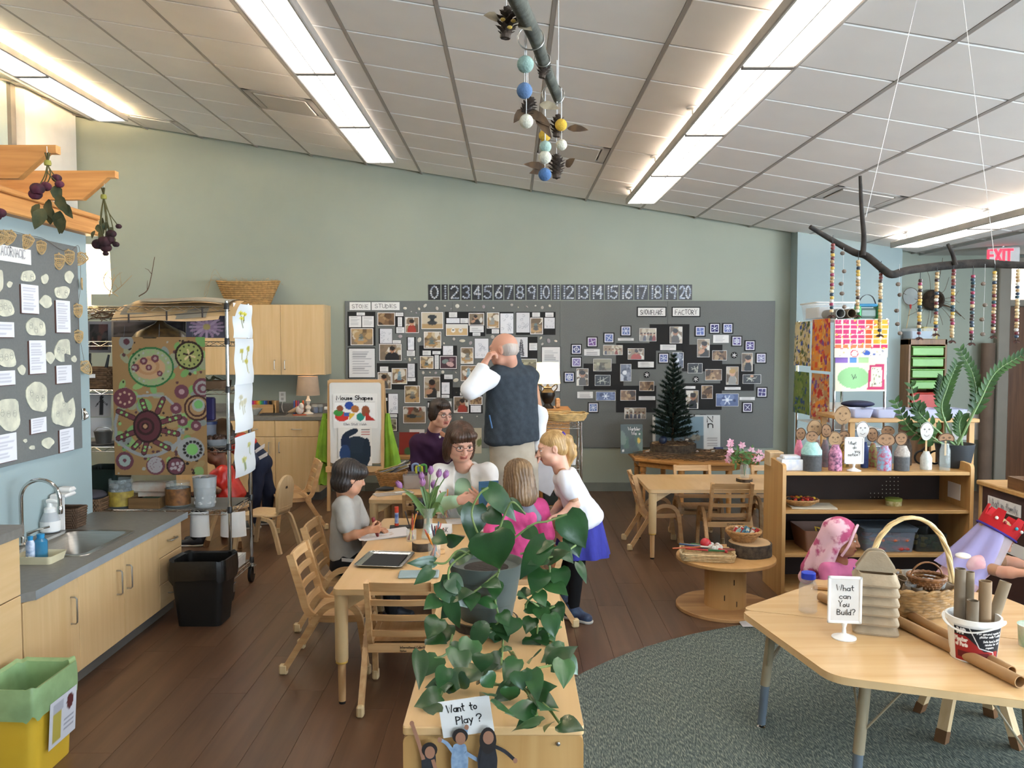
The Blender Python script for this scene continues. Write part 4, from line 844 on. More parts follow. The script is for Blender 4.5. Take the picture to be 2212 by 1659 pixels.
for k,(x0,y0,x1,y1_,ro,nt_,lab) in enumerate(CUT):
 pts=[LW(*p) for p in blob(x0,y0,x1,y1_,k+3,rot=ro,notch=nt_)];mb=MB();c_=sum(p.y for p in pts)/len(pts);m=MB()
 m.sheet((XP+.016,0,0),EXL,EYL,[(p.y,p.z) for p in pts][::-1],.004);tag(obj('paper_cutout',m,M_cream,smooth=0),lab,'cutout','cream cut-outs on the left board')
 if (x1-x0)>95:
  o=bpy.data.objects['paper_cutout' if k==0 else 'paper_cutout.%03d'%k];l=o.location;rg_=Rnd(k);d=MB();n_=3 if x1-x0>110 else 2
  for j in range(n_):
   fy=x0+(x1-x0)*(.25+.5*j/max(1,n_-1));fz=(y0+y1_)/2+rg_.uniform(-.15,.15)*(y1_-y0);q=LW(fy,fz);r_=.016
   for cc_,rr_ in (((0,0),r_),((-.006,.004),.003),((.006,.004),.003)):
    d.tube([(XP+.0204-l.x,q.y+cc_[0]+rr_*cos(a_)-l.y,q.z+cc_[1]+rr_*1.15*sin(a_)-l.z) for a_ in lsp(0,5.9,10)],.0007,4,closed=True)
  obj('pencil_face',d,mat('pencil_grey','8d8d86',.9),o,0,loc=(0,0,0))
M_acorn=mat('laser_cut_plywood','b89b6c',.7,var=.08,scale=20)
for k,(zx,zy,ang,sc,lab) in enumerate(((10,100,-.3,1,'cropped by the left edge'),(60,100,-.3,1,'second from the left edge'),(180,128,-.35,1,'third from the left, above the title end'),(272,165,.05,.9,'fourth from the left'),(390,258,.0,1.05,'left one of the hanging pair'),(457,230,.1,1,'right one of the hanging pair'),(540,243,-.6,.95,'at the board corner'),(543,408,.3,.75,'edge-on below the board corner'),(515,585,.15,.9,'highest on the right edge'),(520,757,.1,.85,'middle of the right edge'),(570,965,.6,1,'lowest, hanging off the right edge'))):
 off=.03;c=LW(zx,zy,off);q=LW(zx,zy+53*sc,off);s_=(c.z-q.z)
 tt=thing('acorn_ornament','plywood acorn ornament on the left board, '+lab,'ornament',(XP+off,c.y,c.z),0,'plywood acorn ornaments');tt.rotation_euler=(ang,0,-.75 if k!=7 else.4)
 out=[(-.62*s_,.3*s_),(-.6*s_,0),(-.45*s_,-.5*s_),(0,-1.0*s_),(.45*s_,-.5*s_),(.6*s_,0),(.62*s_,.3*s_)]
 sp_=[(0,p[0],p[1]) for p in Ab(out,3)];mb=MB();mb.tube(sp_,.0045,5)
 cap_=[(0,p[0],p[1]) for p in Ab([(-.7*s_,.28*s_),(-.55*s_,.62*s_),(0,.78*s_),(.55*s_,.62*s_),(.7*s_,.28*s_)],3)];mb.tube(cap_+[cap_[0]],.005,5);mb.tube([(0,0,.78*s_),(0,.04*s_,1.0*s_)],.006,5)
 obj('outline',mb,M_acorn,tt,60);v_=MB()
 for i in range(-2,3):
  v_.tube([(0,i*.2*s_,.3*s_),(0,i*.24*s_,-.1*s_),(0,i*.12*s_,-.8*s_+abs(i)*.15*s_)],.0028,4);v_.tube([(0,i*.22*s_,.3*s_),(0,i*.2*s_,.6*s_)],.0028,4)
 for j in range(4):v_.tube([(0,-.5*s_+.08*j*s_,.15*s_-.24*j*s_),(0,0,.03*s_-.24*j*s_),(0,.5*s_-.08*j*s_,.15*s_-.24*j*s_)],.0025,4)
 obj('lattice',v_,M_acorn,tt,60)
tag(obj('garland_string',MB().tube(Ab([LW(-40,60,.024),LW(60,55,.024),LW(180,85,.024),LW(290,110,.024),LW(400,180,.024),LW(470,190,.024),LW(525,165,.024),LW(535,400,.024),LW(520,560,.024),LW(525,730,.024),LW(560,930,.024)],5),.0012,4),Bf),'thin string linking the acorn ornaments','string')
c=LW(557,1275,.01);t=thing('wall_hook','small chrome hook strip on the partition edge','hook',(c.x,c.y,c.z));obj('plate',MB().box((0,0,0),(.006,.035,.075),.003),Ag,t);obj('hooks',MB().tube(Ab([(.004,-.008,.02),(.02,-.008,.0),(.02,-.008,-.02),(.006,-.008,-.03)],4),.004,6).tube(Ab([(.004,.01,.02),(.02,.01,.0),(.02,.01,-.02),(.006,.01,-.03)],4),.004,6),Ag,t)
M_stem=mat('dried_stem','54512f',.9,var=.2);M_dleaf=mat('dried_rose_leaf','5c5733',.85,c2='37402a',scale=14);M_rose=mat('dried_rose_red','5b1f35',.8,c2='2b0f18',scale=18);M_rose2=mat('dried_rose_dark','37121a',.85,c2='1a090d',scale=18)
def rose(parent,c,r,m,seed):
 mb=MB();rg_=Rnd(seed)
 for k in range(3):
  rr_=r*(1-.28*k);mb.grid(lambda u,v:(c[0]+rr_*(sin(v*2.2+.35))*cos(u*6.283+k)*(1+.14*sin(u*6.283*5+k*2)),c[1]+rr_*(sin(v*2.2+.35))*sin(u*6.283+k)*(1+.14*sin(u*6.283*5+k*2)),c[2]+r*.25*k*0-rr_*cos(v*2.2+.35)*-1*.9),18,7,True)
 obj('rose_head',mb,m,parent,60)
def leafm(mb,p,d,nrm,L,W,curl=.2):
 p=arr(p,float);d=arr(d,float);d/=norm_(d);n=arr(nrm,float);n-=d*np.dot(n,d);n/=(norm_(n) or 1);s=np.cross(d,n)
 prof=[(0,.0),(.12,.55),(.35,1.0),(.65,.8),(.88,.32),(1,0)];vs=[];fs=[]
 for t_,w_ in prof:
  c=p+d*(L*t_)+n*(-curl*L*t_*t_);vs+=[c-s*(W/2*w_)+n*(.12*W*w_),c,c+s*(W/2*w_)+n*(.12*W*w_)]
 for i in range(len(prof)-1):
  b_=i*3;fs+=[(b_,b_+1,b_+4,b_+3),(b_+1,b_+2,b_+5,b_+4)]
 mb.add(vs,fs)
def Cm(lab,top,tip_c,roses,leaves,mr,seed):
 t=thing('dried_rose_bunch',lab,'dried flowers',top,0,'bunches of dried roses');o_=arr(top);rg_=Rnd(seed)
 for k,(p,r) in enumerate(roses):
  d=arr(p)-o_;m_=d*.5+arr((rg_.uniform(-.02,.02),rg_.uniform(-.02,.02),0));obj('stem',MB().tube(Ab([(rg_.uniform(-.012,.012),rg_.uniform(-.012,.012),.05),(0,0,0),m_,d],4),.003,6),M_stem,t);rose(t,d,r,mr,seed+k)
 for k,(p,L) in enumerate(leaves):
  mb=MB();d=arr(p)-o_;leafm(mb,d,(rg_.uniform(-.6,.6),rg_.uniform(-.5,.3),-1),(rg_.uniform(-.5,.5),-1,rg_.uniform(-.2,.4)),L,L*.62,.25);obj('leaf',mb,M_dleaf,t,60)
 obj('tie',MB().lathe((0,0,-.012),[(.015,0),(.017,.01),(.014,.024)],12),mat('twine','8d8a3f',.9),t)
Yb=4.10
Cm('large dried bunch with purple-red roses hung at the nearer rafter',P(103,352,Yb),None,[(P(80,408,Yb-.02),.032),(P(98,403,Yb+.02),.026),(P(76,420,Yb+.02),.03),(P(122,385,Yb),.022),(P(128,398,Yb-.02),.02)],
[(P(120,400,Yb),.09),(P(105,430,Yb),.1),(P(95,450,Yb-.02),.11),(P(130,455,Yb),.12),(P(110,445,Yb+.03),.1),(P(140,440,Yb),.08),(P(85,440,Yb),.08),(P(140,470,Yb+.01),.09),(P(125,420,Yb-.02),.1)],M_rose,5)
Yb=4.78
Cm('smaller dark dried rose bunch hung from the farther rafter',P(224,425,Yb),None,[(P(212,528,Yb),.034),(P(225,522,Yb-.02),.034),(P(236,518,Yb),.03),(P(228,535,Yb),.03),(P(256,489,Yb),.016),(P(250,528,Yb),.018),(P(228,548,Yb),.016),(P(240,505,Yb),.026)],
[(P(222,470,Yb),.06),(P(210,485,Yb),.06),(P(232,480,Yb),.06),(P(240,490,Yb),.05),(P(205,498,Yb),.05),(P(225,495,Yb),.06)],M_rose2,9)
tag(obj('hang_thread',MB().tube([P(103,352,4.10),P(101,316,4.14)],.002,5),Ad),'white thread tying the large rose bunch to its rafter','thread')
tag(obj('hang_thread',MB().tube([P(224,425,4.78),P(226,386,4.78)],.001,5),Ad),'fine thread holding the smaller rose bunch','thread')
Cm('dried rose bunch mostly cut off by the left edge',P(-12,430,4.1),None,[(P(0,460,4.1),.026),(P(-12,466,4.1),.03)],[(P(-6,445,4.1),.06)],M_rose,3)
# == BACK WALL: BOARDS, CABINETS, COUNTER
YW=YB-.018
def Z1(zx,zy):return (740+zx/4.608,600+zy/4.608)
def Z2(zx,zy):return (1200+zx/4.424,640+zy/4.424)
a=P(748,967,YW);b=P(1675,650,YW)
t=thing('bulletin_board','long grey tack board on the back wall','board',((a.x+b.x)/2,YW,a.z));n=4;W=(b.x-a.x)/n
for k in range(n):obj('board_panel',MB().box((-(b.x-a.x)/2+W*(k+.5),.008,(b.z-a.z)/2),(W-.002,.016,b.z-a.z),.001),M_board,t)
SKIN=['b88a6c','a5765a','8a5c42','c99b80']
def Bo(kind,seed,asp=1.3,n=20):
 rg_=Rnd(seed);cv=Canvas(int(n*asp)+2 if asp>1 else n,n if asp>1 else int(n/asp)+2,'8a7660',asp)
 tan=['b39468','8d7350','cbb794','6b563c','d8cfc0','a3835a']
 if kind in ('child','red','black','blond','hand'):
  cv.noise(seed,16,['b9ad9c','7f6d58','d5cfc4','5b4c3d','a08b6d'],.1,.3);cx=asp*rg_.uniform(.4,.6)
  body={'child':'55504c','red':'9c3a2c','black':'1d1c1e','blond':'8f8c86','hand':'2b2724'}[kind]
  cv.disc(cx,.12,.34*asp,body,ry=.42);cv.disc(cx,.66,.17,rg_.choice(SKIN),ry=.2);cv.disc(cx,.76,.175,'b08d55' if kind=='blond' else '2b211b',ry=.14)
  if kind=='hand':cv.disc(cx*.6,.3,.2,SKIN[0],ry=.12,rot=.5)
 elif kind=='stones':
  cv.noise(seed,14,tan,.12,.35);cx=asp*rg_.uniform(.4,.6)
  cv.disc(cx,.25,.42,'b58f5f',ry=.16)
  for i in range(3):cv.disc(cx+rg_.uniform(-.04,.04),.3+.15*i,.2-.04*i,rg_.choice(['77746c','55544f','9a978d','66746f']),ry=.085)
 elif kind=='dark_stones':
  cv.c[:]=lin('cdbfa6');cv.rect(0,0,asp,.3,'bb9a6b').disc(asp/2,.36,.3,'3c3f42',ry=.15).disc(asp/2,.56,.13,'2e3134',ry=.12).disc(asp/2,.74,.28,'3a3d40',ry=.13)
 elif kind=='blue_stones':
  cv.noise(seed,12,tan,.12,.3);cv.disc(asp*.5,.2,.34,'7c4f34',ry=.14)
  for i in range(4):cv.disc(asp*.5,.28+.15*i,.17-.02*i,rg_.choice(['7f9aa8','8fa9b3','66808f']),ry=.085)
 elif kind=='pebbles':cv.c[:]=lin('4a3038');cv.disc(asp*.3,.6,.28,'7b8a85',ry=.18,rot=.3).disc(asp*.62,.35,.32,'c7a3a0',ry=.2,rot=-.3).disc(asp*.7,.72,.2,'8a6a70',ry=.16)
 elif kind=='plate':cv.noise(seed,8,['c9c4ba','8c4b38','5a4a3a'],.1,.25,y0=.5);cv.disc(asp*.45,.3,.5*asp,'8a6a45',ry=.26).disc(asp*.4,.42,.34,'3c3e3c',ry=.12).disc(asp*.7,.4,.2,'6a6b64',ry=.05)
 elif kind=='two_pots':cv.c[:]=lin('c9a877');cv.rect(0,.65,asp,1,'d8d2c6').disc(asp*.32,.45,.2,'e0dbd0',ry=.2).disc(asp*.68,.45,.22,'d6d0c4',ry=.2).disc(asp*.32,.5,.09,'5a5048',ry=.07).disc(asp*.68,.52,.1,'8a8278',ry=.06)
 elif kind=='snow':
  cv.c[:]=lin('59688f');cv.noise(seed,10,['44517a','7484ab','364266'],.1,.3);cx,cy=asp/2,.5
  for i in range(6):cv.line([(cx,cy),(cx+.4*cos(i*1.047),cy+.4*sin(i*1.047))],.045,'c9d2e2')
  cv.disc(cx,cy,.14,'dfe5ee')
 elif kind=='grey_snow':cv.c[:]=lin('6a6f80');cv.noise(seed,16,['545a6b','8d93a2','c7ccd6','474c5c'],.05,.2);cv.disc(asp*.4,.5,.14,'dfe3ea')
 elif kind=='twigs':
  cv.c[:]=lin('1c1c1d');
  for i in range(7):x,y,an=rg_.uniform(.3,.7)*asp,rg_.uniform(.3,.7),rg_.uniform(0,3.1);cv.line([(x-.35*cos(an),y-.35*sin(an)),(x+.35*cos(an),y+.35*sin(an))],.022,'b5b4a6')
  if seed%2:cv.disc(asp*.5,.85,.2,SKIN[0],ry=.15)
 elif kind=='group':
  cv.noise(seed,14,['c9c2b5','948672','b0a48f'],.1,.3)
  for i in range(5):x=asp*(.12+.19*i);cv.disc(x,.1,.14,rg_.choice(['2a2726','7a3430','4a4a55','8d8578']),ry=.36);cv.disc(x,.55,.085,rg_.choice(SKIN));cv.disc(x,.62,.085,'2b221d',ry=.06)
 elif kind=='brown':cv.c[:]=lin('7a5c40');cv.noise(seed,14,['5e442e','93724f','3e2d20','a98b66'],.08,.3)
 elif kind=='room':cv.c[:]=lin('77705c');cv.noise(seed,20,['938a70','5b543f','b0a888','474133'],.06,.25);cv.rect(0,.7,asp,1,'8c876f')
 elif kind=='draw':
  cv.c[:]=lin('dedde0')
  for i in range(9):cv.disc(rg_.uniform(.1,.9)*asp,rg_.uniform(.1,.9),.07,'b5b6bd',.7)
 elif kind=='tower':
  cv.c[:]=lin('dcdadc')
  for i in range(9):cv.disc(asp*.52,.1+.09*i,.16-.012*i,'55545a',.3,ry=.06)
 cv.c*=rg_.uniform(.9,1.08);return cv
def Am(f,x0,y0,x1,y1,lift):
 p=P(*f(x0,y1),YW-lift);q=P(*f(x1,y0),YW-lift);return p,q.x-p.x,q.z-p.z
def Ce(parent,f,r,kind,seed,lift,border=.006,gl=Cp):
 p,W,H=Am(f,*r,lift)
 if border:obj('photo_border',MB().box((p.x+W/2-parent.location.x,YW-lift+.0006-parent.location.y,p.z+H/2-parent.location.z),(W,.001,H)),Ad,parent,0)
 e=border or 0;Ac('photo',Bo(kind,seed,W/H),(p.x+e,YW-lift-.0004,p.z+e),(1,0,0),(0,0,1),W-2*e,H-2*e,gl,parent)
def Cj(parent,f,r,seed,lift,kind=None):
 p,W,H=Am(f,*r,lift);cv=Bo(kind,seed,W/H) if kind else Az(W,H,seed,'b7b5b6' if W<.2 else 'a9a8aa','e0dedc',nx=12 if W<.2 else 20)
 Ac('note',cv,(p.x,YW-lift,p.z),(1,0,0),(0,0,1),W,H,Ai,parent)
TP=[
((52,338,326,678),'black panel with three notes above a twig and stone photo, left end',[('N',(140,345,222,375)),('N',(65,382,185,492)),('N',(195,382,310,492)),('stones',(80,503,305,672))]),
((55,695,326,1000),'large typed sheet on black at the left end of the board',[('N',(66,705,320,992))]),
((345,342,524,480),'photo of a round drum top right of the leftmost panel',[('brown',(348,345,521,477))]),
((524,342,610,555),'narrow black panel with three small notes',[('N',(527,346,605,382)),('N',(550,392,592,485)),('N',(535,492,615,550))]),
((620,388,765,553),'photo of a child leaning over clay at a table',[('red',(623,391,760,550))]),
((360,503,497,655),'tall handwritten note above the boy photo',[('draw',(373,507,493,652))]),
((363,655,593,830),'photo of a boy in a black shirt beside stones',[('black',(366,658,588,827)),('N',(500,622,580,652))]),
((640,590,727,783),'narrow black panel with two notes left of the purple photo',[('draw',(650,593,712,718)),('N',(641,724,720,780))]),
((780,338,1005,515),'photo of stacked dark stones at the top of the board',[('dark_stones',(783,341,1002,512))]),
((1020,338,1420,582),'wide black panel with two photos of clay pots and hands',[('N',(1060,343,1140,395)),('draw',(1033,403,1165,452)),('N',(1172,403,1250,452)),('two_pots',(1028,462,1248,578)),('hand',(1255,350,1410,475)),('N',(1265,480,1405,542)),('N',(1295,546,1372,578))]),
((1430,340,1702,560),'black panel with a stone photo beside a page of sketches',[('stones',(1436,345,1560,505)),('draw',(1570,355,1700,555)),('N',(1485,512,1558,555))]),
((1725,340,2120,568),'wide black panel at the top right with three notes and a stone photo',[('draw',(1730,348,1862,545)),('N',(1888,346,1965,390)),('N',(2018,346,2100,390)),('stones',(1868,397,1995,563)),('draw',(2008,398,2112,505))]),
((806,533,985,708),'photo of a stone stack with a purple sleeve',[('stones',(809,536,982,705))]),
((765,675,1140,915),'black panel with a pebble close-up and a stone stack photo',[('N',(797,725,878,772)),('N',(895,730,975,762)),('draw',(1000,678,1100,770)),('stones',(770,780,905,908)),('N',(917,770,957,908)),('pebbles',(968,778,1136,908))]),
((1313,603,1455,805),'white drawing sheet left of the standing man',[('draw',(1316,606,1452,802)),]),
((1172,690,1306,860),'photo of a tall stone stack near the standing man',[('stones',(1175,693,1303,857))]),
((1700,588,1940,830),'black panel with a dark spiral tower drawing right of the man',[('tower',(1712,592,1842,790)),('N',(1858,650,1937,722))]),
((1755,803,1938,922),'photo partly hidden behind the man and lamp',[('room',(1758,806,1935,919))]),
((1978,685,2170,1135),'tall typed sheet behind the lit lamp',[('N',(1984,690,2165,1130))]),
((1172,868,1335,1032),'photo of blue stones on a table left of the man',[('blue_stones',(1175,871,1332,1029))]),
((343,850,745,1112),'black panel with a blue stone stack and a girl photo',[('N',(372,884,455,935)),('blue_stones',(490,900,642,1058)),('draw',(650,855,718,990)),('N',(648,995,725,1030)),('child',(350,940,486,1110))]),
((806,980,975,1205),'photo of a hand drawing on paper',[('hand',(810,984,972,1201))]),
((975,960,1095,1200),'narrow black panel with three notes beside the hand photo',[('N',(1012,963,1095,1008)),('draw',(987,1042,1065,1156)),('N',(985,1165,1063,1195))]),
((613,1070,773,1250),'photo of stones stacked on a grey floor',[('stones',(616,1073,770,1247))]),
((1098,1090,1395,1350),'black panel with a red-shirted child photo',[('N',(1170,1143,1250,1172)),('red',(1105,1182,1255,1345)),('brown',(1262,1182,1392,1265)),('draw',(1275,1272,1378,1340))]),
((425,1150,553,1530),'tall narrow panel beside the easel',[('draw',(458,1155,550,1350)),('N',(462,1358,543,1390)),('room',(470,1400,540,1525)),('N',(428,1195,446,1225))]),
((600,1278,830,1452),'photo of a dark stone on a round board',[('plate',(603,1281,827,1449))]),
((845,1228,1085,1330),'black panel half hidden behind the woman in purple',[('N',(848,1243,862,1290)),('N',(1058,1230,1083,1290))]),
]
for k,(r,lab,parts) in enumerate(TP):
 lift=.002;p,W,H=Am(Z1,*r,lift);t=thing('photo_collage',lab,'display panel',(p.x,YW,p.z),0,'stone study panels')
 obj('backing',MB().box((W/2,-.002,H/2),(W,.003,H)),Al,t,0)
 for j,(kd,q) in enumerate(parts):
  if kd=='N':Cj(t,Z1,q,k*9+j,.0042)
  elif kd in ('draw','tower'):Cj(t,Z1,q,k*9+j,.0042,kd)
  else:Ce(t,Z1,q,kd,k*9+j,.0046,.008)
def Av(lab,f,r,txt,framed,seed):
 p,W,H=Am(f,*r,.002);t=thing('title_card',lab,'sign',(p.x,YW,p.z))
 obj('backing',MB().box((W/2,-.002,H/2),(W,.004,H)),Al if framed else Ad,t,0)
 e=.012 if framed else.002;obj('card',MB().box((W/2,-.005,H/2),(W-2*e,.002,H-2*e)),Ad,t,0)
 Ae('letters',txt,(p.x+W*.12,YW-.0072,p.z+H*.26),(1,0,0),(0,0,1),H*.46,Bs,t,width=W*.76,stroke=.11,jit=.1,seed=seed)
Av('white card lettered STONE',Z1,(70,243,278,322),'STONE',False,3);Av('white card lettered STUDIES',Z1,(290,243,567,322),'STUDIES',False,5)
Av('black framed card lettered SNOWFLAKE',Z2,(777,100,1060,198),'SNOWFLAKE',True,7);Av('black framed card lettered FACTORY',Z2,(1110,100,1385,198),'FACTORY',True,9)
Ca=[mat('shell_%d'%i,c,.5) for i,c in enumerate(('d9d3c4','b9b2a8','cfc7b2','a79c9c'))]
ST=[(622,305,18),(683,338,9),(760,310,14),(732,350,12),(822,278,26),(940,305,19),(1018,280,11),(1080,308,11),(1142,282,24),(1238,276,11),(1313,296,9),(1404,288,20),(1502,300,11),(1684,270,17),(1748,294,9),(1835,288,14),(1920,278,11),(1988,297,18),(2062,280,17),(574,584,22),(765,618,24),(1108,610,18),(1192,628,28),(1274,650,18),(1010,652,10),(1494,590,22),(1973,600,18),(2050,628,24),(2122,630,20),(1987,660,16),(668,815,20),(622,808,10),(717,805,14),(802,945,18),(870,942,10),(928,946,15),(998,938,18),(1128,944,12),(1128,1020,28),(870,1400,24),(1186,1392,14),(1338,1380,11)]
for k,(zx,zy,r) in enumerate(ST):
 c=P(*Z1(zx,zy),YW);r_=r/4.608/188;rg_=Rnd(k);
 mb=MB().ball((c.x,c.y-.003,c.z),(r_*rg_.uniform(.8,1.1),.006,r_*rg_.uniform(.5,.9)),10,R=Ah((0,1,0))@rotz(0) if False else [[cos(k),0,-sin(k)],[0,1,0],[sin(k),0,cos(k)]])
 tag(obj('pinned_stone',mb,Ca[k%4]),'small pale stone or shell pinned between the stone study panels','stone','stones pinned on the board')
for k,(r,lab) in enumerate((((897,267,1280,520),'black sheet at the top of the snowflake display'),((578,447,962,697),'black sheet upper left of the little tree'),((268,643,650,895),'black sheet at the left of the snowflake display'),((578,855,962,1110),'black sheet lower left of the little tree'),((1210,462,1595,718),'black sheet upper right of the little tree'),((1190,832,1590,1085),'black sheet directly right of the little tree'),((1575,648,1900,902),'black sheet at the right of the snowflake display'))):
 p,W,H=Am(Z2,*r,.002);tag(obj('black_sheet',MB().box((p.x+W/2,YW-.0012-.0004*k,p.z+H/2),(W,.0016+.0004*k,H)),Al,smooth=0),lab,'paper','black sheets of the snowflake display')
PH=[((800,305,965,430),'group','photo of children with a red hat, top of the snowflake display'),((1090,290,1213,450),'child','photo of a child in grey under warm light'),((455,467,642,560),'group','wide photo of a line of children'),((690,497,848,605),'red','photo of a child in orange holding something up'),((1353,408,1474,582),'hand','tall photo of a child over yellow paper'),((1497,518,1638,612),'brown','photo of a hand on a dark tablet'),((1777,542,1886,716),'black','tall photo of a child in black at the right'),((360,598,536,716),'room','photo of a classroom ceiling'),((1262,640,1405,735),'twigs','photo of hands and white sticks right of the tree tip'),((1117,536,1225,686),'grey_snow','blurred snow photo beside the tree tip'),((618,648,725,812),'grey_snow','tall grey photo of one snow crystal'),((200,690,315,855),'child','tall photo of a child looking down, far left'),((375,752,525,855),'twigs','photo of white sticks on black'),((1430,697,1590,803),'brown','brown photo with a dark figure right of the tree'),((1630,672,1750,845),'blond','tall photo of a fair-haired girl'),((1788,748,1964,835),'twigs','wide photo of a stick snowflake at the right edge'),((800,812,942,905),'brown','photo with a red spot left of the tree'),((1393,852,1503,980),'brown','small tall brown photo right of the tree'),((620,897,769,997),'brown','photo of a brown nest shape'),((386,912,573,997),'snow','bright blue snow crystal photo at the lower left'),((1245,900,1366,1075),'black','tall dark photo touching the tree'),((1532,930,1750,1052),'snow','largest blue snow crystal photo, lower right'),((658,1065,865,1172),'group','lowest photo of a group of children')]
for k,(r,kd,lab) in enumerate(PH):
 p,W,H=Am(Z2,*r,.007);t=thing('photo_print',lab,'photo',(p.x,YW-.006,p.z),0,'photos of the snowflake display');Ce(t,Z2,r,kd,50+k,.008,.004)
SF=[(620,280),(458,347),(298,385),(147,455),(147,578),(79,722),(308,1012),(980,540),(1330,283),(1468,255),(1594,255),(1680,377),(1806,420),(1912,540),(1920,866),(1782,1010)]
SFL=['first','second','third','fourth','fifth','sixth']
sf_lab=['left of the top photo group','blue, upper left of the display','violet, above the left caption','dark blue, at the far left above the lilac one','lilac, at the far left below the dark blue one','farthest left of all','lowest on the left side','directly left of the tree tip','left of the pair at the top right','navy, left one of the top right pair','right one of the top right pair','right of the top right caption','above the farthest right one','farthest right at mid height','at the right edge, below mid height','lowest on the right side']
for k,(x,y) in enumerate(SF):
 r=(x,y,x+105,y+103);p,W,H=Am(Z2,*r,.006);t=thing('snowflake_card','framed snowflake picture '+sf_lab[k],'picture',(p.x,YW-.005,p.z),0,'framed snowflake pictures');rg_=Rnd(k)
 obj('frame',MB().box((W/2,-.001,H/2),(W,.004,H)),Al,t,0);cv=Canvas(26,26,'dedce2');cv.rect(.1,.1,.9,.9,['6c7aa8','6d7cae','7a5a92','39406e','8d80ad','56649a','6a80b0','6b74a6','6c7ab2','332f66','5f67a0','5a4f86','574d83','8a86a4','4f4a78','4a4566'][k])
 n_=rg_.choice((4,6,8));
 for i in range(n_):cv.line([(.5,.5),(.5+.33*cos(i*6.283/n_+k),.5+.33*sin(i*6.283/n_+k))],.028,'dfe2ea');cv.disc(.5+.3*cos(i*6.283/n_+k),.5+.3*sin(i*6.283/n_+k),.05,'dfe2ea')
 if k in (3,5,11):cv.disc(.5,.5,.27,'dfe2ea',.75)
 e=.012;Ac('picture',cv,(p.x+e,YW-.0088,p.z+e),(1,0,0),(0,0,1),W-2*e,H-2*e,Ai,t)
for k,(x,y) in enumerate(((872,750),(1708,563),(1340,793))):
 c=P(*Z2(x,y),YW-.004);r_=.036;t=thing('snowflake_disc','small round black snowflake disc '+['left of the tree','among the upper right photos','right of the tree'][k],'disc',c,0,'round snowflake discs')
 obj('disc',MB().lathe((0,0,0),[(r_,0),(r_,.003)],24,R=[[1,0,0],[0,0,-1],[0,1,0]]),Al,t,0);f_=MB()
 for i in range(3):f_.box((0,-.004,0),(r_*1.5,.001,.007),0,[[cos(i*1.05+.4),0,-sin(i*1.05+.4)],[0,1,0],[sin(i*1.05+.4),0,cos(i*1.05+.4)]])
 obj('flake',f_,Ad,t,0)
CAP=[((596,400,748,425),'under the upper left snowflake picture'),((273,505,423,568),'at the upper left beside the dark blue snowflake'),((1000,462,1152,515),'above the tree tip'),((787,625,940,680),'left of the tree tip'),((1505,370,1657,445),'under the top right snowflake pair'),((208,912,357,975),'at the lower left beside the blue crystal'),((795,955,953,992),'left of the tree at its lower part'),((1215,858,1337,884),'half hidden by the tree'),((1617,867,1770,894),'under the fair-haired girl photo'),((1758,963,1905,992),'beside the largest blue crystal')]
for k,(r,lab) in enumerate(CAP):
 p,W,H=Am(Z2,*r,.0075);tag(Ac('caption_strip',Az(W,H,k,'b0aeae','dddbd8',18),(p.x,YW-.0075,p.z),(1,0,0),(0,0,1),W,H,Ai),'typed caption strip '+lab,'caption','caption strips of the snowflake display')
edges=[(853,974),(985,1047),(1060,1170),(1183,1278),(1290,1386),(1397,1492),(1505,1600),(1610,1704),(1715,1820),(1830,1935),(1945,2073),(2083,2165)]
xs=[(Z1(a_,0)[0],Z1(b_,0)[0]) for a_,b_ in edges];x=xs[-1][1]+2
for k in range(12,21):w_=(1497-x)/(21-k);xs.append((x,x+w_-2));x+=w_
for k,(xa,xb) in enumerate(xs):
 p=P(xa,648,YB-.004);q=P(xb,614.5,YB-.004);W,H=q.x-p.x,q.z-p.z;cv=Canvas(max(12,int(40*W/H)),40,'201f21',W/H);cv.noise(k,8,['2b292b','19181a','343133'],.08,.25)
 st,wd=Bb(str(k),gap=.22);sx=(W/H-.22)/max(wd,.5) if wd>.3 else.6;sx=min(sx,.8);ox_=(W/H-wd*sx)/2;rg_=Rnd(k)
 for s_ in st:
  acc=0;prev=s_[0];L_=sum(math.dist(s_[i],s_[i+1]) for i in range(len(s_)-1));nn_=max(3,int(L_/.17))
  for i in range(nn_+1):
   t_=i/nn_*L_;j=0
   while j<len(s_)-2 and t_>math.dist(s_[j],s_[j+1]):t_-=math.dist(s_[j],s_[j+1]);j+=1
   d_=math.dist(s_[j],s_[j+1]) or 1;f_=min(1,t_/d_);px_=s_[j][0]+(s_[j+1][0]-s_[j][0])*f_;py_=s_[j][1]+(s_[j+1][1]-s_[j][1])*f_
   cv.disc(ox_+px_*sx,.12+py_*.76,.066,rg_.choice(['b5bac2','9aa0ac','c4c5c6','8d94a3']),ry=.055,rot=rg_.uniform(0,3))
 tag(Ac('number_card',cv,(p.x,YB-.004,p.z),(1,0,0),(0,0,1),W,H,Cp,th=.003),'black number card with pebbles forming '+'zero one two three four five six seven eight nine ten eleven twelve thirteen fourteen fifteen sixteen seventeen eighteen nineteen twenty'.split()[k],'number card','number cards above the board')
YC=YB-.33
def Ci(t,o_,face_y,doors,z0,z1,hz,hl=.1):
 for (xa,xb,hx) in doors:
  d=obj('door',MB().box(((xa+xb)/2-o_.x,face_y-.009-o_.y,(z0+z1)/2-o_.z),(xb-xa-.004,.018,z1-z0-.006),.002),Bp,t)
  if hx is not None:Bm(d,(hx-o_.x,face_y-.018-o_.y,hz-o_.z),hl,(0,0,1),(0,-1,0))
z0=P(620,810,YC).z;z1=P(620,658,YC).z;xs=[P(x,730,YC).x for x in (440,535,607,701)]
t=thing('wall_cabinet','maple wall cabinet with two doors and a wicker basket on top','cabinet',((xs[0]+xs[3])/2,YB-.16,z0));o_=t.location.copy()
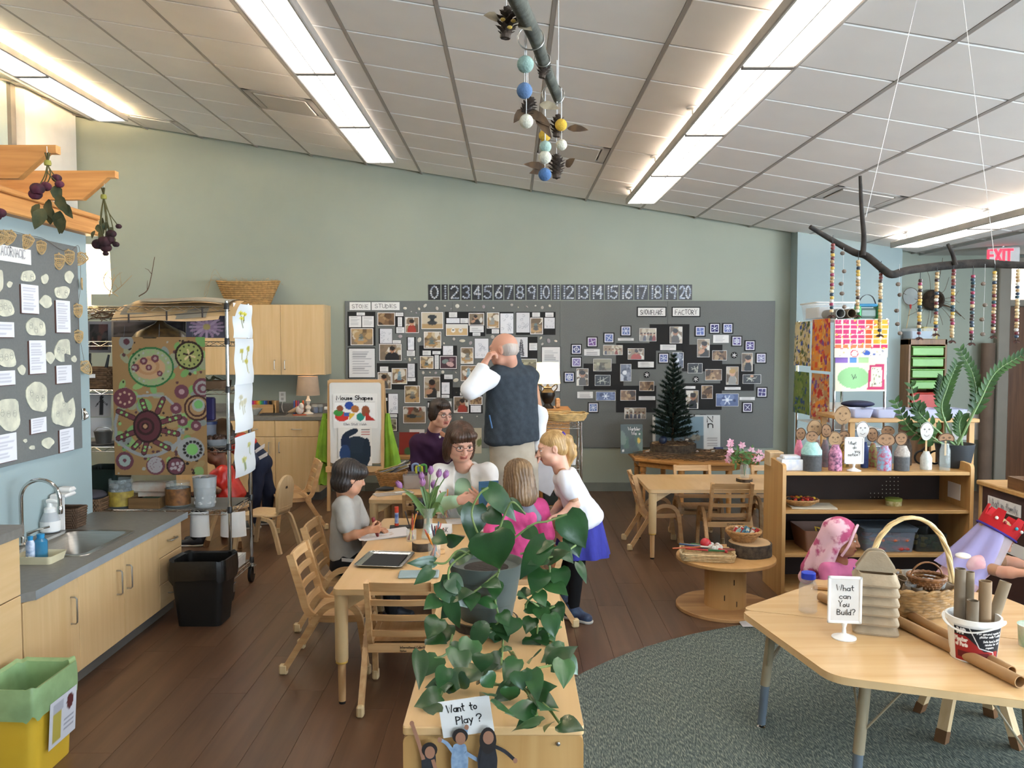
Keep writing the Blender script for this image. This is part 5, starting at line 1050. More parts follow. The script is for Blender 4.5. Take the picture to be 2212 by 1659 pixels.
obj('body',MB().box((0,-.0,(z1-z0)/2),(xs[3]-xs[0],.32,z1-z0),.002),Bp,t);Ci(t,o_,YC,[(xs[0],xs[1]-.01,None),(xs[1]-.01,xs[2],P(595,790,YC).x),(xs[2],xs[3],P(617,790,YC).x)],z0,z1,P(600,788,YC).z)
YD=YB-.62;z1=P(640,900,YD).z;xs=[P(x,950,YD).x for x in (380,500,595,690)]
t=thing('base_cabinet','maple base cabinet with drawers along the back wall','cabinet',((xs[0]+xs[3])/2,YB-.303,0));o_=t.location.copy()
obj('body',MB().box((0,.0,(.1+z1-.04)/2),(xs[3]-xs[0],.6,z1-.04-.1)),Bp,t,0);obj('toe_kick',MB().box((0,.03,.05),(xs[3]-xs[0],.52,.098)),M_kick,t,0)
zd=P(640,943,YD).z;Ci(t,o_,YD+.0,[(xs[0],xs[1],None),(xs[1],xs[2],P(583,968,YD).x),(xs[2],xs[3],P(605,968,YD).x)],.1,zd,P(600,966,YD).z,.11)
for (xa,xb) in zip(xs[:-1],xs[1:]):
 d=obj('drawer',MB().box(((xa+xb)/2-o_.x,YD-.009-o_.y,(zd+z1-.045)/2),(xb-xa-.004,.018,z1-.045-zd-.004),.002),Bp,t);Bm(d,((xa+xb)/2-o_.x,YD-.018-o_.y,(zd+z1-.05)/2),.1,(1,0,0),(0,-1,0))
zc2=z1;mb=MB();mb.box(((xs[0]+xs[3])/2+.01,YB-.32,z1-.02),(xs[3]-xs[0]+.03,.64,.04),.003);mb.box(((xs[0]+xs[3])/2+.01,YB-.012,z1+.05),(xs[3]-xs[0]+.03,.022,.1));tag(obj('countertop',mb,Bv),'grey counter with backsplash along the back wall','countertop')
c=P(537,657,YB-.18);t=thing('grass_basket','oval wicker basket of dry grass on the wall cabinet','basket',(c.x,c.y,P(620,658,YC).z));M_wick2=mat('honey_wicker','b08a55',.75,var=.15,scale=30,bump=.5,bscale=90)
mb=MB();R_=11
for k in range(R_):
 f_=k/(R_-1);z=.015+.23*f_;a_,b_=.235+.11*f_,.11+.05*f_;n_=56;mb.tube([((a_+.004*(1 if (i+k)%2 else-1))*cos(2*pi*i/n_),(b_+.004*(1 if (i+k)%2 else-1))*sin(2*pi*i/n_),z+.02*abs(cos(2*pi*i/n_))**3*f_) for i in range(n_)],.0125,5,closed=True)
obj('weave',mb,M_wick2,t,60);obj('bottom',MB().prism([(.235*cos(i*.2618),.11*sin(i*.2618)) for i in range(24)],.002,.012),M_wick2,t,0)
rg=Rnd(3);g=MB()
for i in range(46):
 x=rg.uniform(-.33,.33);y=rg.uniform(-.1,.1);l=rg.uniform(.05,.2)*(1 if abs(x)>.2 else.6);dx=math.copysign(rg.uniform(.2,1),x+rg.uniform(-.1,.1));g.tube([(x*.8,y,.22),(x*.8+dx*l*.5,y,.27+.03*rg.random()),(x*.8+dx*l,y,.25+rg.uniform(-.04,.07))],.0016,4)
for s_ in range(3):g.tube(Ab([(-.28,0,.25),(-.38,0,.28+.06*s_),(-.46,0,.24-.05*s_),(-.5,0,.12-.02*s_)],4),.0016,4)
o=obj('dry_grass',g,Bw,t,0);o['kind']='stuff'
c=P(666,895,YB-.3);t=Ao('table_lamp','small white table lamp with a beige shade on the back counter',(c.x,c.y,zc2),.22,.13,.11,.21,mat('lamp_white_wood','e3ddd0',.5),mat('linen_shade','b99f85',.8,bump=.1,bscale=200),[(.055,0),(.058,.05),(.03,.1),(.018,.2),(.032,.3),(.03,.38),(.014,.45),(.02,.6),(.03,.68),(.016,.78),(.012,.9),(.01,1)],2.5,(1,.75,.5))  # bulb and weak point light inside this lamp are on
cv=Canvas(14,12,'d9d5d0');cv.noise(1,5,['c7c2bc'],.05,.2);tag(obj('seashell',MB().ball((c.x-.08,c.y-.06,zc2+.05),(.045,.03,.05),14).ball((c.x-.06,c.y-.07,zc2+.09),(.03,.02,.04),12),mat('shell_white','dcd6cb',.4)),'white spiky shell beside the small lamp','shell')
c=P(610,857,YB-.004);t=thing('wall_outlet','white electrical outlet plate above the back counter','outlet',(c.x,YB-.004,c.z));obj('plate',MB().box((0,0,0),(.075,.006,.115),.002),Af,t)
for s_ in (-1,1):obj('socket',MB().box((0,-.004,s_*.025),(.032,.003,.03),.001),mat('outlet_grey','b8b4ae',.5),t)
tag(obj('power_cord',MB().tube(Ab([P(611,866,YB-.03),P(609,880,YB-.1),P(614,892,YB-.15),P(628,897,YB-.2)],5),.004,6),Af),'white power cord drooping from the outlet','cord')
x0=P(533,880,YB-.2).x;x1=P(595,880,YB-.2).x;t=thing('crayon_rack','wooden rack of coloured crayons on the back counter','rack',((x0+x1)/2,YB-.2,zc2));W=x1-x0;M_lw=wood('light_wood','c79f6c','b58a58',0)
obj('rack_body',MB().box((0,-.02,.05),(W,.02,.1)).box((-W/2,.03,.06),(.012,.12,.12)).box((W/2,.03,.07),(.03,.12,.14)).box((0,.09,.07),(W,.012,.14)),M_lw,t,0)
for k,c_ in enumerate(('2d2a30','7d3fa0','d9418c','d84a3a','e8902e','e9cf3c','4fae50','2f8a8a','3a62b0','34407a','6b4a32','1f1f22')):obj('crayon_bundle',MB().box((-W/2+.03+.021*k,.03,.09),(.018,.05,.1),.004),mat('crayon_'+c_[1:],c_,.5),t)
c=P(543,893,YB-.42);t=thing('scrap_bowl','clear bowl of paper scraps on the back counter','bowl',(c.x,c.y,zc2));obj('bowl',MB().lathe((0,0,0),[(.07,0),(.12,.07),(.123,.07),(.072,.004)],24),glass('bowl_plastic','c9cdc6',.1,.45),t);obj('scraps',MB().ball((0,0,.055),(.1,.1,.025),12),mat('paper_scraps','b9aa94',.9,c2='7d7468',scale=30),t)
c=P(592,897,YB-.36);tag(obj('dark_folder',MB().box((c.x,c.y,zc2+.006),(.28,.2,.012),.003,rotz(.1)),mat('dark_folder_card','3b3a38',.7)),'dark folder lying on the back counter','folder')
c=P(632,893,YB-.3);tag(obj('paper_roll',MB().tube([(c.x-.05,c.y,zc2+.02),(c.x+.05,c.y+.03,zc2+.05)],[.01,.035],12),mat('tan_paper','a98d6f',.8)),'tan paper cone on the back counter','paper')
for k,(px,c_) in enumerate(((640,'a8362c'),(645,'7b2f6a'),(650,'2f6f4f'),(655,'c25a2c'),(636,'33508f'))):
 c=P(px,893,YB-.26);tag(obj('marker',MB().lathe((c.x,c.y,zc2),[(.011,0),(.011,.14),(.007,.15),(0,.152)],10),mat('marker_'+c_[1:],c_,.4)),['red marker standing on the back counter','purple marker standing on the back counter','green marker standing on the back counter','orange marker standing on the back counter','blue marker standing on the back counter'][k],'marker','markers by the small lamp')
for k,(px,m_) in enumerate(((681,'2d4c86'),(690,'25304f'),(676,'35548f'))):
 c=P(px,895,YB-.2);t=jar('paint_jar',['blue paint jar right of the small lamp','dark blue paint jar at the end of the back counter','pale blue paint jar just behind the small lamp'][k],(c.x,c.y+.03*k,zc2),.034,.1,Ak,group='blue paint jars');obj('paint',MB().lathe((0,0,0),[(.03,.008),(.03,.07),(0,.072)],16),mat('paint_'+m_[1:],m_,.4),t)
tag(obj('orange_paper',MB().box((P(648,898,YB-.42).x,YB-.44,zc2+.003),(.14,.1,.005),0,rotz(.4)),mat('orange_card','b5512e',.7),smooth=0),'orange paper scraps in front of the small lamp','paper')
# == MIDDLE: TABLES, CHAIRS, EASEL, DISPLAY TABLE
By=wood('beech_chair','cfa878','b68a58',1,.4,1.0,.45,.05,.7);Bj=wood('beech_post','d2ac7d','b98f5e',2,.4,1.0,.45,.05,.7);Au=wood('beech_slat','d2ac7d','b98f5e',0,.4,1.0,.45,.05,.7)
M_cap=mat('cream_foot_cap','d3b98c',.5);Cf=wood('table_top_maple','d9b381','cfa770',1,.28,.5,.5,.02,.6);M_tedge=mat('table_edge_cream','d3b384',.4);M_tleg=mat('table_leg_cream','d2b587',.45,var=.03)
def table(name,lab,x0,y0,x1,y1,z=.56,cat='table',legs=True):
 cx,cy=(x0+x1)/2,(y0+y1)/2;hx,hy_=(x1-x0)/2,(y1-y0)/2;t=thing(name,lab,cat,(cx,cy,0))
 ring=Aa([(-hx,-hy_),(hx,-hy_),(hx,hy_),(-hx,hy_)],.035,5);top=obj('tabletop',MB().prism(ring,z-.026,z),Cf,t,30)
 ring2=Aa([(-hx-.002,-hy_-.002),(hx+.002,-hy_-.002),(hx+.002,hy_+.002),(-hx-.002,hy_+.002)],.037,5);n=len(ring2);mb=MB();mb.add([(*p,z-.0275) for p in ring2]+[(*p,z-.001) for p in ring2],[(i,(i+1)%n,n+(i+1)%n,n+i) for i in range(n)]);obj('edge_band',mb,M_tedge,top,40)
 for sx in (-1,1):
  for sy in (-1,1):
   x,y=sx*(hx-.035),sy*(hy_-.035)
   lg=obj('leg',MB().lathe((x,y,0),[(.026,.2),(.031,.215),(.032,z-.03)],20),M_tleg,t);obj('foot_tube',MB().lathe((x,y,0),[(.017,.012),(.0195,.2)],16),Bj,lg);obj('collar_ring',MB().lathe((x,y,0),[(.026,.196),(.029,.2),(.029,.206),(.026,.21)],16),mat('yellow_ring','c9a24a',.5),lg);obj('glide',MB().lathe((x,y,0),[(.016,0),(.017,.012)],14),Aj,lg)
   g=MB();g.add([(x-sx*.02,y-sy*.0,z-.03),(x-sx*.15,y,z-.03),(x-sx*.02,y,z-.11),(x-sx*.02,y-sy*.02,z-.03),(x-sx*.15,y-sy*.02,z-.03),(x-sx*.02,y-sy*.02,z-.11)],[(0,1,2),(5,4,3),(0,3,4,1),(1,4,5,2),(2,5,3,0)]);obj('gusset',g,M_tleg,t,0)
 return t
T1=table('activity_table','long maple activity table with tulips and pencils in the centre',-.845,3.84,-.06,5.42)
T2=table('activity_table','maple table with the pen basket behind the tulips',-1.06,6.06,.10,6.82)
T3=table('activity_table','maple table with a vase of pink flowers at the right',1.08,6.48,2.60,7.24)
def Co(lab,group='ladder-back children chairs'):
 t=thing('ladder_back_chair',lab,'chair',(0,0,0),0,group)
 for sx in (-1,1):
  x=sx*.155
  obj('back_post',MB().bar(Ab([(x,.14,.29),(x,0,.285),(x,-.10,.292),(x,-.150,.33),(x,-.178,.42),(x,-.235,.62)],4),.024,.036,(1,0,0)),By,t)
  xl=sx*.182;lg=obj('leg_arch',MB().bar(Ab([(xl,-.262,.03),(xl,-.175,.17),(xl,-.095,.30),(xl,-.03,.362),(xl,.05,.372),(xl,.115,.33),(xl,.14,.22),(xl,.16,.03)],4),.026,.032,(1,0,0)),By,t)
  for (y,dy) in ((-.27,-.02),(.162,.003)):obj('foot_cap',MB().box((xl,y,.028),(.033,.044,.055),.008,[[1,0,0],[0,cos(.5 if y<0 else-.1),sin(.5 if y<0 else-.1)],[0,-sin(.5 if y<0 else-.1),cos(.5 if y<0 else-.1)]]).v and MB().box((xl,y,.0275),(.033,.044,.055),.008),M_cap,lg)
  b=MB()
  for (y,z) in ((-.12,.262),(-.09,.315)):b.lathe((sx*.195,y,z),[(.007,-.002),(.006,.004),(0,.005)],10,R=[[0,0,sx],[0,1,0],[-sx,0,0]])
  obj('bolt',b,Bj,lg)
 for k,(z,h) in enumerate(((.594,.046),(.513,.03),(.435,.03),(.352,.032))):
  y=-.178-(z-.42)*.285 if z>.42 else-.152-(z-.33)*.29
  mb=MB();mb.grid(lambda u,v:(-.145+.29*u,y-.012*sin(u*pi)-.006-(v-.5)*.28*h,z+(v-.5)*h),9,2);mb.grid(lambda u,v:(.145-.29*u,y-.012*sin(u*pi)+.006-(v-.5)*.28*h,z+(v-.5)*h),9,2)
  mb.grid(lambda u,v:(-.145+.29*u,y-.012*sin(u*pi)-.006+.012*v-.14*h,z+.5*h),9,2);mb.grid(lambda u,v:(-.145+.29*u,y-.012*sin(u*pi)+.006-.012*v+.14*h,z-.5*h),9,2);obj('slat',mb,Au,t,40)
 obj('seat',MB().grid(lambda u,v:(-.143+.286*u,-.13+.29*v,.302-.012*sin(u*pi)*sin(v*2.6)),8,8).grid(lambda u,v:(.143-.286*u,-.13+.29*v,.288-.012*sin(u*pi)*sin(v*2.6)),8,8),By,t,40)
 obj('back_rail',MB().box((0,-.135,.272),(.34,.014,.045),.003),Au,t);obj('front_rail',MB().box((0,.12,.265),(.34,.014,.04),.003),Au,t)
 return t
ch0=Co('beech ladder-back chair at the near end of the long table, back to us')
CH=[(-.515,4.00,0,None),(-.915,4.40,-90,'beech ladder-back chair at the near left side of the long table, empty'),(-1.005,5.03,-90,'beech ladder-back chair the boy sits on'),(-2.03,7.62,112,'beech ladder-back armchair standing alone by the back cabinets'),(1.245,6.96,-90,'beech ladder-back chair at the left end of the flower table'),(1.725,6.67,0,'beech ladder-back chair at the near side of the flower table'),(1.615,7.16,180,'beech ladder-back chair behind the flower table, left of the vase'),(2.31,7.16,180,'beech ladder-back chair behind the flower table, right of the vase'),(.085,5.06,100,'beech ladder-back chair under the girl in pink'),(-.63,6.20,0,'beech ladder-back chair tucked into the pen basket table'),(-.34,5.70,180,'beech ladder-back chair under the woman in the white jacket'),(-.70,7.02,180,'beech ladder-back chair under the woman in purple')]
chairs=[]
for k,(x,y,r,lab) in enumerate(CH):
 o=ch0 if k==0 else Ba(ch0);o.location=(x,y,0);o.rotation_euler=(0,0,rad(r));chairs.append(o)
 if lab:o['label']=lab
for o in (chairs[0],chairs[5]):
 lo=o.location;e=Ae('imprint','International Collection',(lo.x-.015,lo.y-.1425,.272),(1,0,0),(0,0,1),.011,Bs,o,width=.13,stroke=.16,th=.001);e2=Ae('imprint','System',(lo.x-.015,lo.y-.1425,.256),(1,0,0),(0,0,1),.009,Bs,o,width=.03,stroke=.16,th=.001)
Ax=wood('birch_pale','d9bd94','c9a97c',2,.4,.8,.45,.03,.6)
def Cr(lab,loc,rz):
 t=thing('solid_back_chair',lab,'chair',loc,rz);n=14
 out=[(-.12,0),(-.135,.12)]+[(-.135*cos(a),.16+.13*sin(a)) for a in lsp(0,pi,n)]+[(.135,.12),(.12,0)]
 mb=MB();F_=[];B_=[]
 for (x,z) in out:
  y=-.15-.12*z-.18*max(0,.05-z);F_.append((x,y-.012+.0*x*x,.33+z));B_.append((x,y+.012,.33+z))
 k=len(out);mb.add(F_+B_,[tuple(range(k)),tuple(range(k,2*k))[::-1]]+[(i,k+i,k+(i+1)%k,(i+1)%k) for i in range(k)]);obj('backrest',mb,Ax,t,40)
 obj('grip_hole',MB().box((0,-.15-.12*.19-.0,.52),(.035,.03,.022),.004),M_gap,t)
 obj('seat',MB().prism(Aa([(-.16,-.15),(.16,-.15),(.17,.16),(-.17,.16)],.06,5),.292,.310,.004),Ax,t,40)
 obj('seat_bend',MB().bar(Ab([(0,-.12,.30),(0,-.15,.315),(0,-.165,.36)],4),.20,.02,(1,0,0)),Ax,t)
 for sx in (-1,1):
  obj('leg',MB().bar(Ab([(sx*.155,.05,.285),(sx*.16,.14,.26),(sx*.165,.17,.17),(sx*.175,.20,0)],4),.03,.03,(1,0,0)),Ax,t);obj('leg',MB().bar(Ab([(sx*.155,-.04,.285),(sx*.16,-.12,.26),(sx*.165,-.16,.17),(sx*.175,-.21,0)],4),.03,.03,(1,0,0)),Ax,t)
 return t
Cr('pale birch chair with a rounded solid back behind the wire rack',(-2.05,6.86,0),rad(78))
ZT1=.56
def on1(px,py):q=PZ(px,py,ZT1);return V((q.x,q.y,ZT1+.0005))
M_foil=mat('foil','c9c7c2',.2,1.0,var=.1,bump=.3,bscale=60)
q=on1(832,1212);t=thing('foil_tray','shallow foil tray lined with black paper on the long table','tray',q,-.12)
obj('tray',Ch(.105,.13,.012,.022,.003),M_foil,t);obj('black_paper',MB().box((0,0,.006),(.19,.24,.002)),Al,t,0);obj('rim',MB().tube([(p[0],p[1],.0135) for p in Aa([(-.127,-.152),(.127,-.152),(.127,.152),(-.127,.152)],.03,5)],.0025,6,closed=True),M_foil,t)
q=on1(905,1243);tag(obj('blue_folder',MB().box((q.x,q.y,q.z+.006),(.2,.12,.012),.005,rotz(.05)),mat('pale_blue_plastic','8fa3a8',.4)),'pale blue flat folder at the near right of the long table','folder')
q=on1(828,1156);t=thing('drawing_pad','open paper the boy is drawing on','paper',q,.35);cv=Canvas(24,18,'dcd6d4',1.3);cv.disc(.6,.5,.3,'c9bfae',.85,ry=.22).disc(.7,.45,.2,'c7a99b',.8)
M1=Ac('page',cv,arr((q.x-.16,q.y-.11,q.z+.004)),(1,0,0),(0,1,0),.32,.22,Ai,t,warp=lambda u,v:.012*u*u);obj('under_page',MB().box((.01,.005,.0015),(.31,.21,.002),0,rotz(.08)),Ad,t,0)
q=on1(868,1140);t=thing('smartphone','black smartphone lying under the glue stick','phone',q,.1);obj('phone',MB().box((0,0,.005),(.15,.08,.009),.003),Aj,t)
q=on1(857,1139)+V((0,0,.0105));t=thing('glue_stick','white and blue glue stick with an orange-red cap','glue stick',q);obj('tube',MB().lathe((0,0,0),[(.0125,.015),(.0125,.085)],16),mat('glue_label','d8dadd',.4,c2='4d6aa8',scale=22),t);obj('cap',MB().lathe((0,0,0),[(.0135,.083),(.0135,.118),(.012,.12),(0,.121)],16),mat('orange_red','d6452a',.4),t);obj('base_knob',MB().lathe((0,0,0),[(.0135,0),(.0135,.015)],16),mat('orange_red','d6452a',.4),t)
M_wslice=mat('bark','4b4034',.95,var=.25,scale=30,bump=.8,bscale=60)
def Ap(lab,q,r,h,cat='wood slice',group=None):
 t=thing('wood_slice',lab,cat,q,0,group);n=28;rg_=Rnd(int(r*1000));ph=[rg_.uniform(0,6) for _ in range(3)]
 pr=[(r*(1+.03*sin(2*a+ph[0])+.025*sin(5*a+ph[1]))*cos(a),r*(1+.03*sin(2*a+ph[0])+.025*sin(5*a+ph[1]))*sin(a)) for a in lsp(0,2*pi,n,endpoint=False)]
 obj('bark_ring',MB().prism(pr,0,h-.001),M_wslice,t,60)
 m,nt,b=(MATS.get('end_grain'),None,None)
 if m is None:
  m,nt,b=nodes('end_grain');tc=nt.nodes.new('ShaderNodeTexCoord');wv=nt.nodes.new('ShaderNodeTexWave');wv.wave_type='RINGS';wv.rings_direction='Z';wv.inputs['Scale'].default_value=45;wv.inputs['Distortion'].default_value=2.5;wv.inputs['Detail Scale'].default_value=.6
  cr=nt.nodes.new('ShaderNodeValToRGB');cr.color_ramp.elements[0].color=(*lin('b08a5e'),1);cr.color_ramp.elements[1].color=(*lin('cfae82'),1);nt.links.new(tc.outputs['Object'],wv.inputs[0]);nt.links.new(wv.outputs[0],cr.inputs[0]);nt.links.new(cr.outputs[0],b.inputs['Base Color']);setp(b,Roughness=.8);MATS['end_grain']=m
 obj('cut_face',MB().prism([(x*.93,y*.93) for x,y in pr],h-.004,h+.001),m,t,60);return t
q=on1(912,1188);Ap('small bark-edged wood slice under the pencil jars',q,.055,.045)
PCOL=['c9a23a','b5482f','2e2c2c','d68a2c','7a3b2a','39566e','5c3a55','d8c25a','a83a3a']
def Bc(lab,q,n,r,h,seed,glassy=True,L=(.13,.19)):
 t=jar('pencil_jar',lab,q,r,h,Ak,group='pencil jars on the long table');rg_=Rnd(seed)
 for i in range(n):
  a=rg_.uniform(0,6.28);a2=a+pi+rg_.uniform(-.6,.6);l=rg_.uniform(*L);b_=(r*.7*cos(a2),r*.7*sin(a2),.01);e_=(r*1.5*cos(a),r*1.5*sin(a),l);obj('pencil',MB().tube([b_,e_],.0038,6),mat('pencil_'+PCOL[(i+seed)%9][1:],PCOL[(i+seed)%9],.5),t)
 return t
q=on1(929,1196);Bc('glass of coloured pencils nearest the plant pot',V((q.x+.03,q.y-.07,q.z)),14,.034,.075,1)
q=on1(884,1178);Bc('smaller glass of yellow pencils left of the tulip vase',V((q.x,q.y+.1,q.z)),9,.03,.07,4)
q=on1(964,1120);Bc('glass of brushes behind the place card',V((q.x,q.y,q.z)),7,.03,.08,7)
q=on1(906,1140);t=thing('travel_tumbler','dark travel tumbler with a bronze band behind the tulips','tumbler',q);obj('cup',MB().lathe((0,0,0),[(.03,0),(.034,.16),(.033,.165)],22),mat('tumbler_black','1d1a18',.3),t);obj('band',MB().lathe((0,0,0),[(.0335,.06),(.0345,.085)],22,cap=False),mat('bronze_band','6d5230',.3,.7),t);obj('lid',MB().lathe((0,0,.163),[(.036,0),(.036,.012),(.03,.022),(0,.024)],22),Aj,t)
q=on1(946,1196);tag(obj('toy_block',MB().box((q.x+.02,q.y,q.z+.0125),(.03,.03,.025),.002,rotz(.4)),M_lw),'small plain wooden block near the pencil glass','block')
q=on1(950,1152);t=thing('place_card','folded white place card lettered in a book','card',q,-.1);obj('card',MB().add([(-.075,-.02,0),(.075,-.02,0),(.075,0,.06),(-.075,0,.06),(.075,.02,0),(-.075,.02,0)],[(0,1,2,3),(3,2,4,5)]),Ad,t,0)
Ae('card_letters','in a book',(q.x-.055,q.y-.0185,q.z+.014),(cos(.1),-sin(.1),0),(0,.316,.949),.028,Bs,t,width=.11,stroke=.1,th=.002)
for k,(px,py,a_) in enumerate(((1010,1128,.2),(1045,1142,-.2))):
 q=on1(px,py);cv=Canvas(14,12,'ddd5d2');cv.noise(k,6,['d6b7b2','cfc6c2'],.05,.2);o=Ac('paper_page',cv,(q.x-.12,q.y-.08,q.z+.003+.002*k),(cos(a_),sin(a_),0),(-sin(a_),cos(a_),0),.22,.16,Ai);tag(o,['loose page left of the blue book on the long table','loose page right of the blue book on the long table'][k],'paper','loose pages on the long table')
q=on1(985,1158);tag(obj('dark_scissors',MB().box((q.x,q.y,q.z+.004),(.12,.016,.006),.002,rotz(-.5)),mat('dark_metal','4a4a4c',.4)),'dark flat tool on the long table','tool')
q=on1(922,1172)+V((0,.08,0));t=thing('tulip_vase','clear glass vase of purple tulips on the long table','flowers',q)
obj('vase',MB().lathe((0,0,0),[(.04,0),(.042,.01),(.036,.05),(.026,.10),(.028,.15),(.045,.19),(.043,.19),(.026,.15),(.024,.10),(.034,.05),(0,.01)],26),Ak,t)
obj('water',MB().lathe((0,0,0),[(.038,.012),(.033,.05),(.024,.09),(0,.091)],20),glass('water','c9d8cf',.02,.35),t)
M_tul=mat('tulip_purple','a877a3',.55,c2='7d4a85',scale=30,var=.2,stretch=(1,1,.3));M_tstem=mat('tulip_green','5d7a42',.5,c2='48642f',scale=10);rg=Rnd(2)
TUL=[(930,1018),(946,1024),(960,1026),(912,1030),(914,1043),(935,1048),(868,1047)]
Yv=q.y
for k,(px,py) in enumerate(TUL):
 h_=P(px,py,Yv+rg.uniform(-.05,.05))-q;base=arr((rg.uniform(-.012,.012),rg.uniform(-.012,.012),.03));hd=arr(h_)-arr((0,0,.02))
 st=obj('flower_stem',MB().tube(Ab([base,(base[0]*.5,0,.16),hd*.6+arr((0,0,.08)),hd],5),.0035,7),M_tstem,t);d=hd-arr((0,0,.16));d[2]=abs(d[2])+.05;R=Ah(d)
 mb=MB()
 for j in range(6):
  a=j*1.047;rr_=.017 if j%2 else.0185
  mb.grid(lambda u,v:tuple(hd+R@arr(((rr_*(sin(min(1,v*1.25)*2.2+.25)))*cos(a+(u-.5)*1.25*(1-.75*v**3)),(rr_*(sin(min(1,v*1.25)*2.2+.25)))*sin(a+(u-.5)*1.25*(1-.75*v**3)),.052*v))),5,7)
 obj('tulip_head',mb,M_tul,st,60)
for k,(px,py,px2,py2) in enumerate(((920,1120,868,1060),(925,1100,905,1050),(930,1110,950,1045),(928,1120,893,1105),(935,1115,968,1060),(940,1105,962,1120),(925,1110,940,1060),(918,1115,885,1085),(930,1120,955,1090),(930,1110,915,1060))):
 a_=arr(P(px,py,Yv)-q);b_=arr(P(px2,py2,Yv+rg.uniform(-.06,.06))-q);m_=(a_+b_)/2+arr((0,0,.04));sp_=Ab([a_,m_,b_],5);mb=MB();vs=[];fs=[];n_=len(sp_);nr=arr((rg.uniform(-.5,.5),-1,rg.uniform(0,.6)))
 for i,p in enumerate(sp_):
  tt=i/(n_-1);d=sp_[min(i+1,n_-1)]-sp_[max(i-1,0)];s_=np.cross(d,nr);s_/=norm_(s_);w_=.016*sin(min(1,tt*1.0+.12)*pi)**.7;vs+=[p-s_*w_,p+arr((0,.004,0)),p+s_*w_]
 for i in range(n_-1):fs+=[(i*3,i*3+1,i*3+4,i*3+3),(i*3+1,i*3+2,i*3+5,i*3+4)]
 mb.add(vs,fs);obj('tulip_leaf',mb,M_tstem,t,60)
def on2(px,py,z=.56):q=PZ(px,py,z);return V((q.x,q.y,z+.0005))
q=on2(846,1048);t=thing('pen_basket','round wicker basket full of pens','basket',q);Cq=mat('amber_wicker','a97c48',.7,var=.15,scale=40,bump=.5,bscale=90)
def At(t,r0,r1,h,m,rows=7,n=44,th=.004,rim=True,ell=1.0):
 mb=MB()
 for k in range(rows):
  f_=k/(rows-1);z=.006+h*f_;r_=r0+(r1-r0)*f_;mb.tube([((r_+th*.8*(1 if (i+k)%2 else-1))*cos(2*pi*i/n),ell*(r_+th*.8*(1 if (i+k)%2 else-1))*sin(2*pi*i/n),z) for i in range(n)],h/rows*.58,5,closed=True)
 obj('weave',mb,m,t,60);obj('bottom',MB().prism([(r0*cos(i*.2618),ell*r0*sin(i*.2618)) for i in range(24)],.001,.008),m,t,0)
 if rim:obj('rim',MB().tube([(r1*cos(2*pi*i/n),ell*r1*sin(2*pi*i/n),h+.012+.003*(i%2)) for i in range(n)],.008,6,closed=True),m,t)
At(t,.09,.125,.1,Cq);rg=Rnd(6)
for i in range(16):y=rg.uniform(-.07,.07);obj('pen',MB().tube([(-.08+rg.uniform(-.03,.03),y,.07+.004*i%.05),(.10+rg.uniform(0,.06),y+rg.uniform(-.05,.05),.15+.003*i)],.0055,6),mat('pen_%d'%(i%5),['2b2a2a','8d8f92','b7a05a','46505e','d0cdc6'][i%5],.4),t)
q=on2(905,1052);t=thing('shell_box','clear plastic box of sorted shells','box',V((q.x+.02,q.y,q.z)));obj('box',shell([(.13,.1,0),(.14,.11,.11)],cor=.02),glass('box_plastic','c9c3c6',.15,.4),t)
for i in range(34):obj('shell_piece',MB().ball((rg.uniform(-.11,.11),rg.uniform(-.08,.08),.02+.015*(i%3)),(.02,.016,.012),7),Ca[i%4],t)
obj('divider',MB().box((0,0,.055),(.26,.003,.1)),Bg,t,0)
q=on2(880,1036)+V((.05,.12,0));tag(obj('potpourri',MB().ball((q.x,q.y,q.z+.05),(.13,.1,.055),16),mat('dark_potpourri','2b1d17',.95,c2='5a3226',scale=40,bump=1,bscale=60)),'mound of dark dried bark on the pen basket table','bark')
q=on2(850,1068);t=thing('clear_sleeve','clear plastic sleeve with a label at the table corner','sleeve',q,.5);obj('sleeve',MB().box((0,0,.006),(.3,.1,.012),.003),glass('sleeve_plastic','d8d6d4',.1,.45),t);obj('label',MB().box((.05,.0,.014),(.08,.04,.001)),Ad,t,0)
q=on2(826,1062);tag(obj('black_brush',MB().tube([(q.x-.05,q.y,q.z+.015),(q.x+.02,q.y+.02,q.z+.02),(q.x+.08,q.y+.05,q.z+.015)],[.008,.02,.012],10),Aj),'black brush lying on the corner of the pen basket table','brush')
for k,(px,py,c_) in enumerate(((897,1010,'7d95c4'),(905,1014,'c9cf3a'),(914,1012,'4f9a4a'))):
 q=P(px,py,6.55);tag(obj('toy_clip',MB().tube(Ab([(q.x-.02,q.y,q.z-.03),(q.x-.02,q.y,q.z+.02),(q.x+.02,q.y,q.z+.025),(q.x+.025,q.y,q.z-.03)],4),.01,8),mat('clip_'+c_[1:],c_,.4)),['pale blue plastic clip on the bark mound','yellow plastic clip on the bark mound','green plastic clip on the bark mound'][k],'clip','plastic clips on the bark mound')
q=PZ(1608,1040,.56);Ap('bark-edged wood slice under the jar of pink flowers',V((q.x,q.y,.5605)),.068,.026);q=V((q.x,q.y,.588))
t=thing('flower_jar','glass jar of pink and white flowers on the flower table','flowers',q);obj('jar',MB().lathe((0,0,0),[(.036,0),(.038,.008),(.038,.1),(.031,.115),(.032,.135),(.030,.135),(.029,.115),(.036,.1),(.036,.01),(0,.008)],24),Ak,t);obj('jar_rim',MB().lathe((0,0,.118),[(.0335,0),(.0335,.016)],24,cap=False),Aw,t)
M_fl=mat('alstroemeria_pink','d98fae',.6,c2='eec9d6',scale=40);M_fg=mat('flower_green','4f7a3a',.6,c2='3a5f2b',scale=15);rg=Rnd(9)
